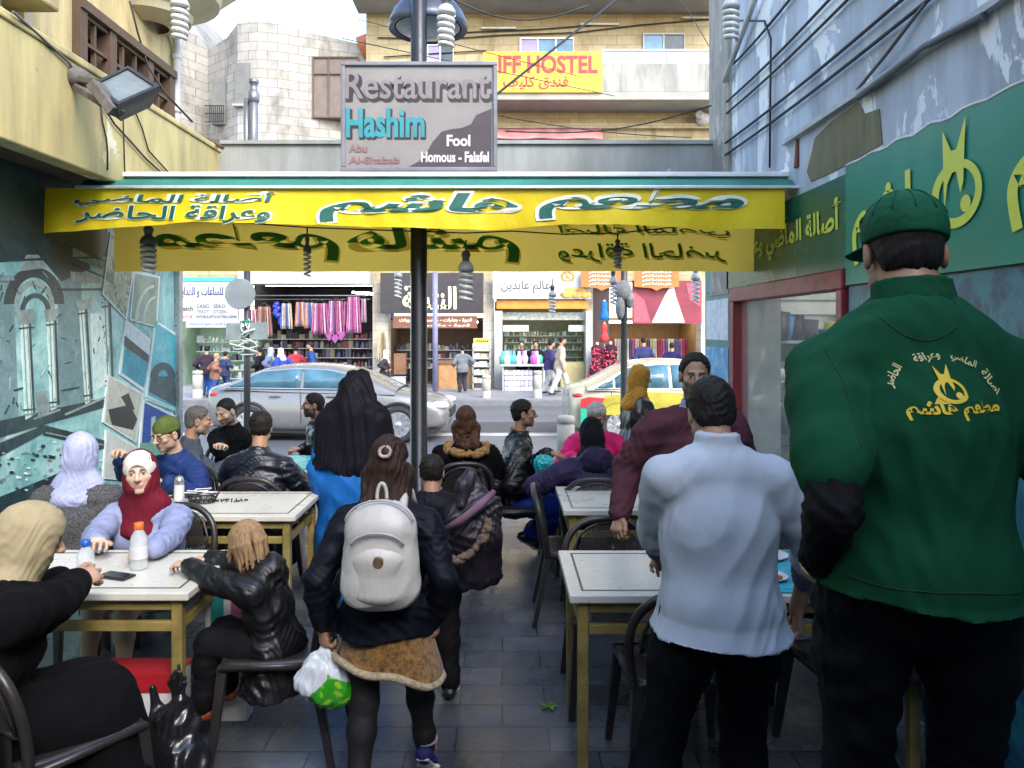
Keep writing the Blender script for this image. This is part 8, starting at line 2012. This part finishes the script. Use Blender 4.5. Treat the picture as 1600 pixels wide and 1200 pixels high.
def plate(px, py, Y, r, label, food, cat='plate'):
    c = Vector(P(px, py, Y)); c.z = TT + .004; t_ = thing('plate', label, cat, c, 'plates on the tables'); q = MB(); q.lathe(c, [(0, .004), (r * .6, .004), (r * .95, .018), (r, .020), (r * .97, .014), (r * .6, 0), (0, 0)], 28); part('dish', q, M('plate_white', (.62, .62, .60), .25), t_)
    q = MB(); rr = random.Random(px)
    for k in range(14): q.c = rr.choice(food); a = rr.uniform(0, 6.3); d = rr.uniform(0, r * .5); q.sphere(c + Vector((d * math.cos(a), d * math.sin(a), .012)), (rr.uniform(.012, .024), rr.uniform(.012, .022), .010), 8, 6)
    part('food', q, M('goods', attr='Col', var=.1), t_)
plate(252, 776, 5.0, .085, 'plate of green salad in front of the youth in the cap', [(.08, .25, .03), (.15, .30, .05), (.4, .4, .3)])
plate(1198, 860, 3.68, .10, 'plate of sliced meat and onion on the turquoise printed cover, far side', [(.45, .12, .08), (.55, .30, .22), (.5, .1, .12)])
plate(1204, 908, 3.36, .075, 'orange-brown bowl on the turquoise printed cover, near side', [(.55, .16, .03), (.6, .25, .05), (.4, .1, .02)])
S = Solid(.02); c = V3(P(848, 718, 6.05)); c[2] = .80; S.ell(c, (.075, .09, .055), None, .03); S.ell(c + V3((.03, 0, -.06)), (.05, .08, .05), None, .03); S.limb(c + V3((-.03, -.03, -.02)), c + V3((-.005, -.05, -.22)), .035, .02, .03)
o = cloth_part('plastic_bag', S, .008, cloth_t, None, .014, 22, None, 4); tag(o, 'crumpled turquoise plastic bag at the table corner by the leather jacketed man', 'bag')
S = Solid(.03); c = V3((-.10, 6.18, .56)); S.ell(c, (.17, .13, .10), None, .03); S.ell(c + V3((.02, -.03, .05)), (.12, .11, .07), None, .04)
o = cloth_part('shoulder_bag', S, .009, M('black_nylon', (.013, .012, .016), .5), None, .016, 16, None, 7); tag(o, 'slouched black bag on the chair behind the leather jacketed man', 'bag')
# bags on the floor under the near left table
t_ = thing('black_plastic_bag', 'black plastic bag with knotted handles standing by the gold table leg', 'bag', (-1.30, 3.02, 0)); S = Solid(.04)
S.limb((-1.300, 3.0, .11), (-1.285, 3.02, .30), .11, .085, .05, (1, 0, 0), 1.1, .8); S.ell((-1.230, 2.98, .12), (.10, .10, .13), None, .04); S.limb((-1.270, 3.02, .36), (-1.270, 3.02, .43), .05, .025, .03); S.limb((-1.360, 3.02, .34), (-1.375, 3.02, .44), .035, .016, .03)
bpl = M('black_film', (.012, .012, .014), .22, 0, .3, 9, .3, 50); cloth_part('bag', S, .008, bpl, t_, .018, 15, (0, 0, 1), 5, None, 2.5)
S = Solid(.01); 
for k in range(9): S.limb((-1.275, 3.02, .40), (-1.305 + .009 * k, 3.0 + .012 * math.sin(k * 2), .53 - .015 * abs(k - 4)), .016, .007, .01)
cloth_part('gathered_neck', S, .006, bpl, t_, .002, 40, None, 3)
t_ = thing('paper_bag', 'red and white paper bag lying under the near left table', 'bag', (-1.65, 3.38, 0)); q = MB(); q.bx(-1.76, -1.40, 3.30, 3.46, .0, .36); part('box', q, M('bag_white', (.62, .60, .62), .5, var=.15), t_, .01)
q = MB(); q.bx(-1.765, -1.395, 3.294, 3.297, .29, .362); q.bx(-1.765, -1.395, 3.294, 3.465, .3625, .366); part('red_band', q, M('bag_red', (.36, .012, .02), .45), t_)
t_ = thing('shopping_bag', 'white shopping bag with teal and pink print standing behind the child', 'bag', (-1.32, 3.62, 0)); q = MB(); q.box((-1.30, 3.66, .33), (.20, .10, .66)); part('bag', q, M('bag_pale', (.60, .63, .64), .4, var=.2, vs=8), t_, .012)
q = MB(); q.box((-1.34, 3.608, .45), (.06, .004, .36)); part('teal_print', q, M('print_teal', (.02, .28, .27), .5), t_); q = MB(); q.box((-1.25, 3.608, .50), (.05, .004, .14)); part('pink_print', q, M('print_pink', (.6, .15, .22), .5), t_)
q = MB()
for s_ in (-1, 1): q.tube([(-1.30 + s_ * .05 * math.cos(a), 3.62 + .04 * (s_ > 0), .66 + .09 * math.sin(a)) for a in np.linspace(0, PI, 12)], .005, 6)
part('handle', q, M('cord_white', (.6, .65, .55), .7), t_)
# fallen leaf, napkin scraps on the floor
q = MB(); c = Vector(P(857, 1105, 3.75)); c.z = .004
for k in range(5):
    a = k * 1.3; q.add([c, c + Vector((.035 * math.cos(a - .4), .03 * math.sin(a - .4), .008)), c + Vector((.05 * math.cos(a), .045 * math.sin(a), .004)), c + Vector((.035 * math.cos(a + .4), .03 * math.sin(a + .4), .010))], [(0, 1, 2, 3)])
o = part('fallen_leaf', q, M('leaf_green', (.10, .22, .02), .6), None, solid=.002); tag(o, 'small bright green leaf scrap fallen on the dark aisle tiles', 'leaf')
c = Vector(P(945, 980, 3.62)); t_ = thing('paper_packet', 'pale printed packet lying on the chair seat under the bare white table', 'packet', (c.x, 3.62, .46)); q = MB().box((.50, 3.70, .487), (.20, .14, .05), Matrix.Rotation(.2, 3, 'Z')); part('packet', q, printed('packet_print', [(.55, .5, .55), (.6, .58, .6), (.25, .2, .35)], 40), t_, .006)
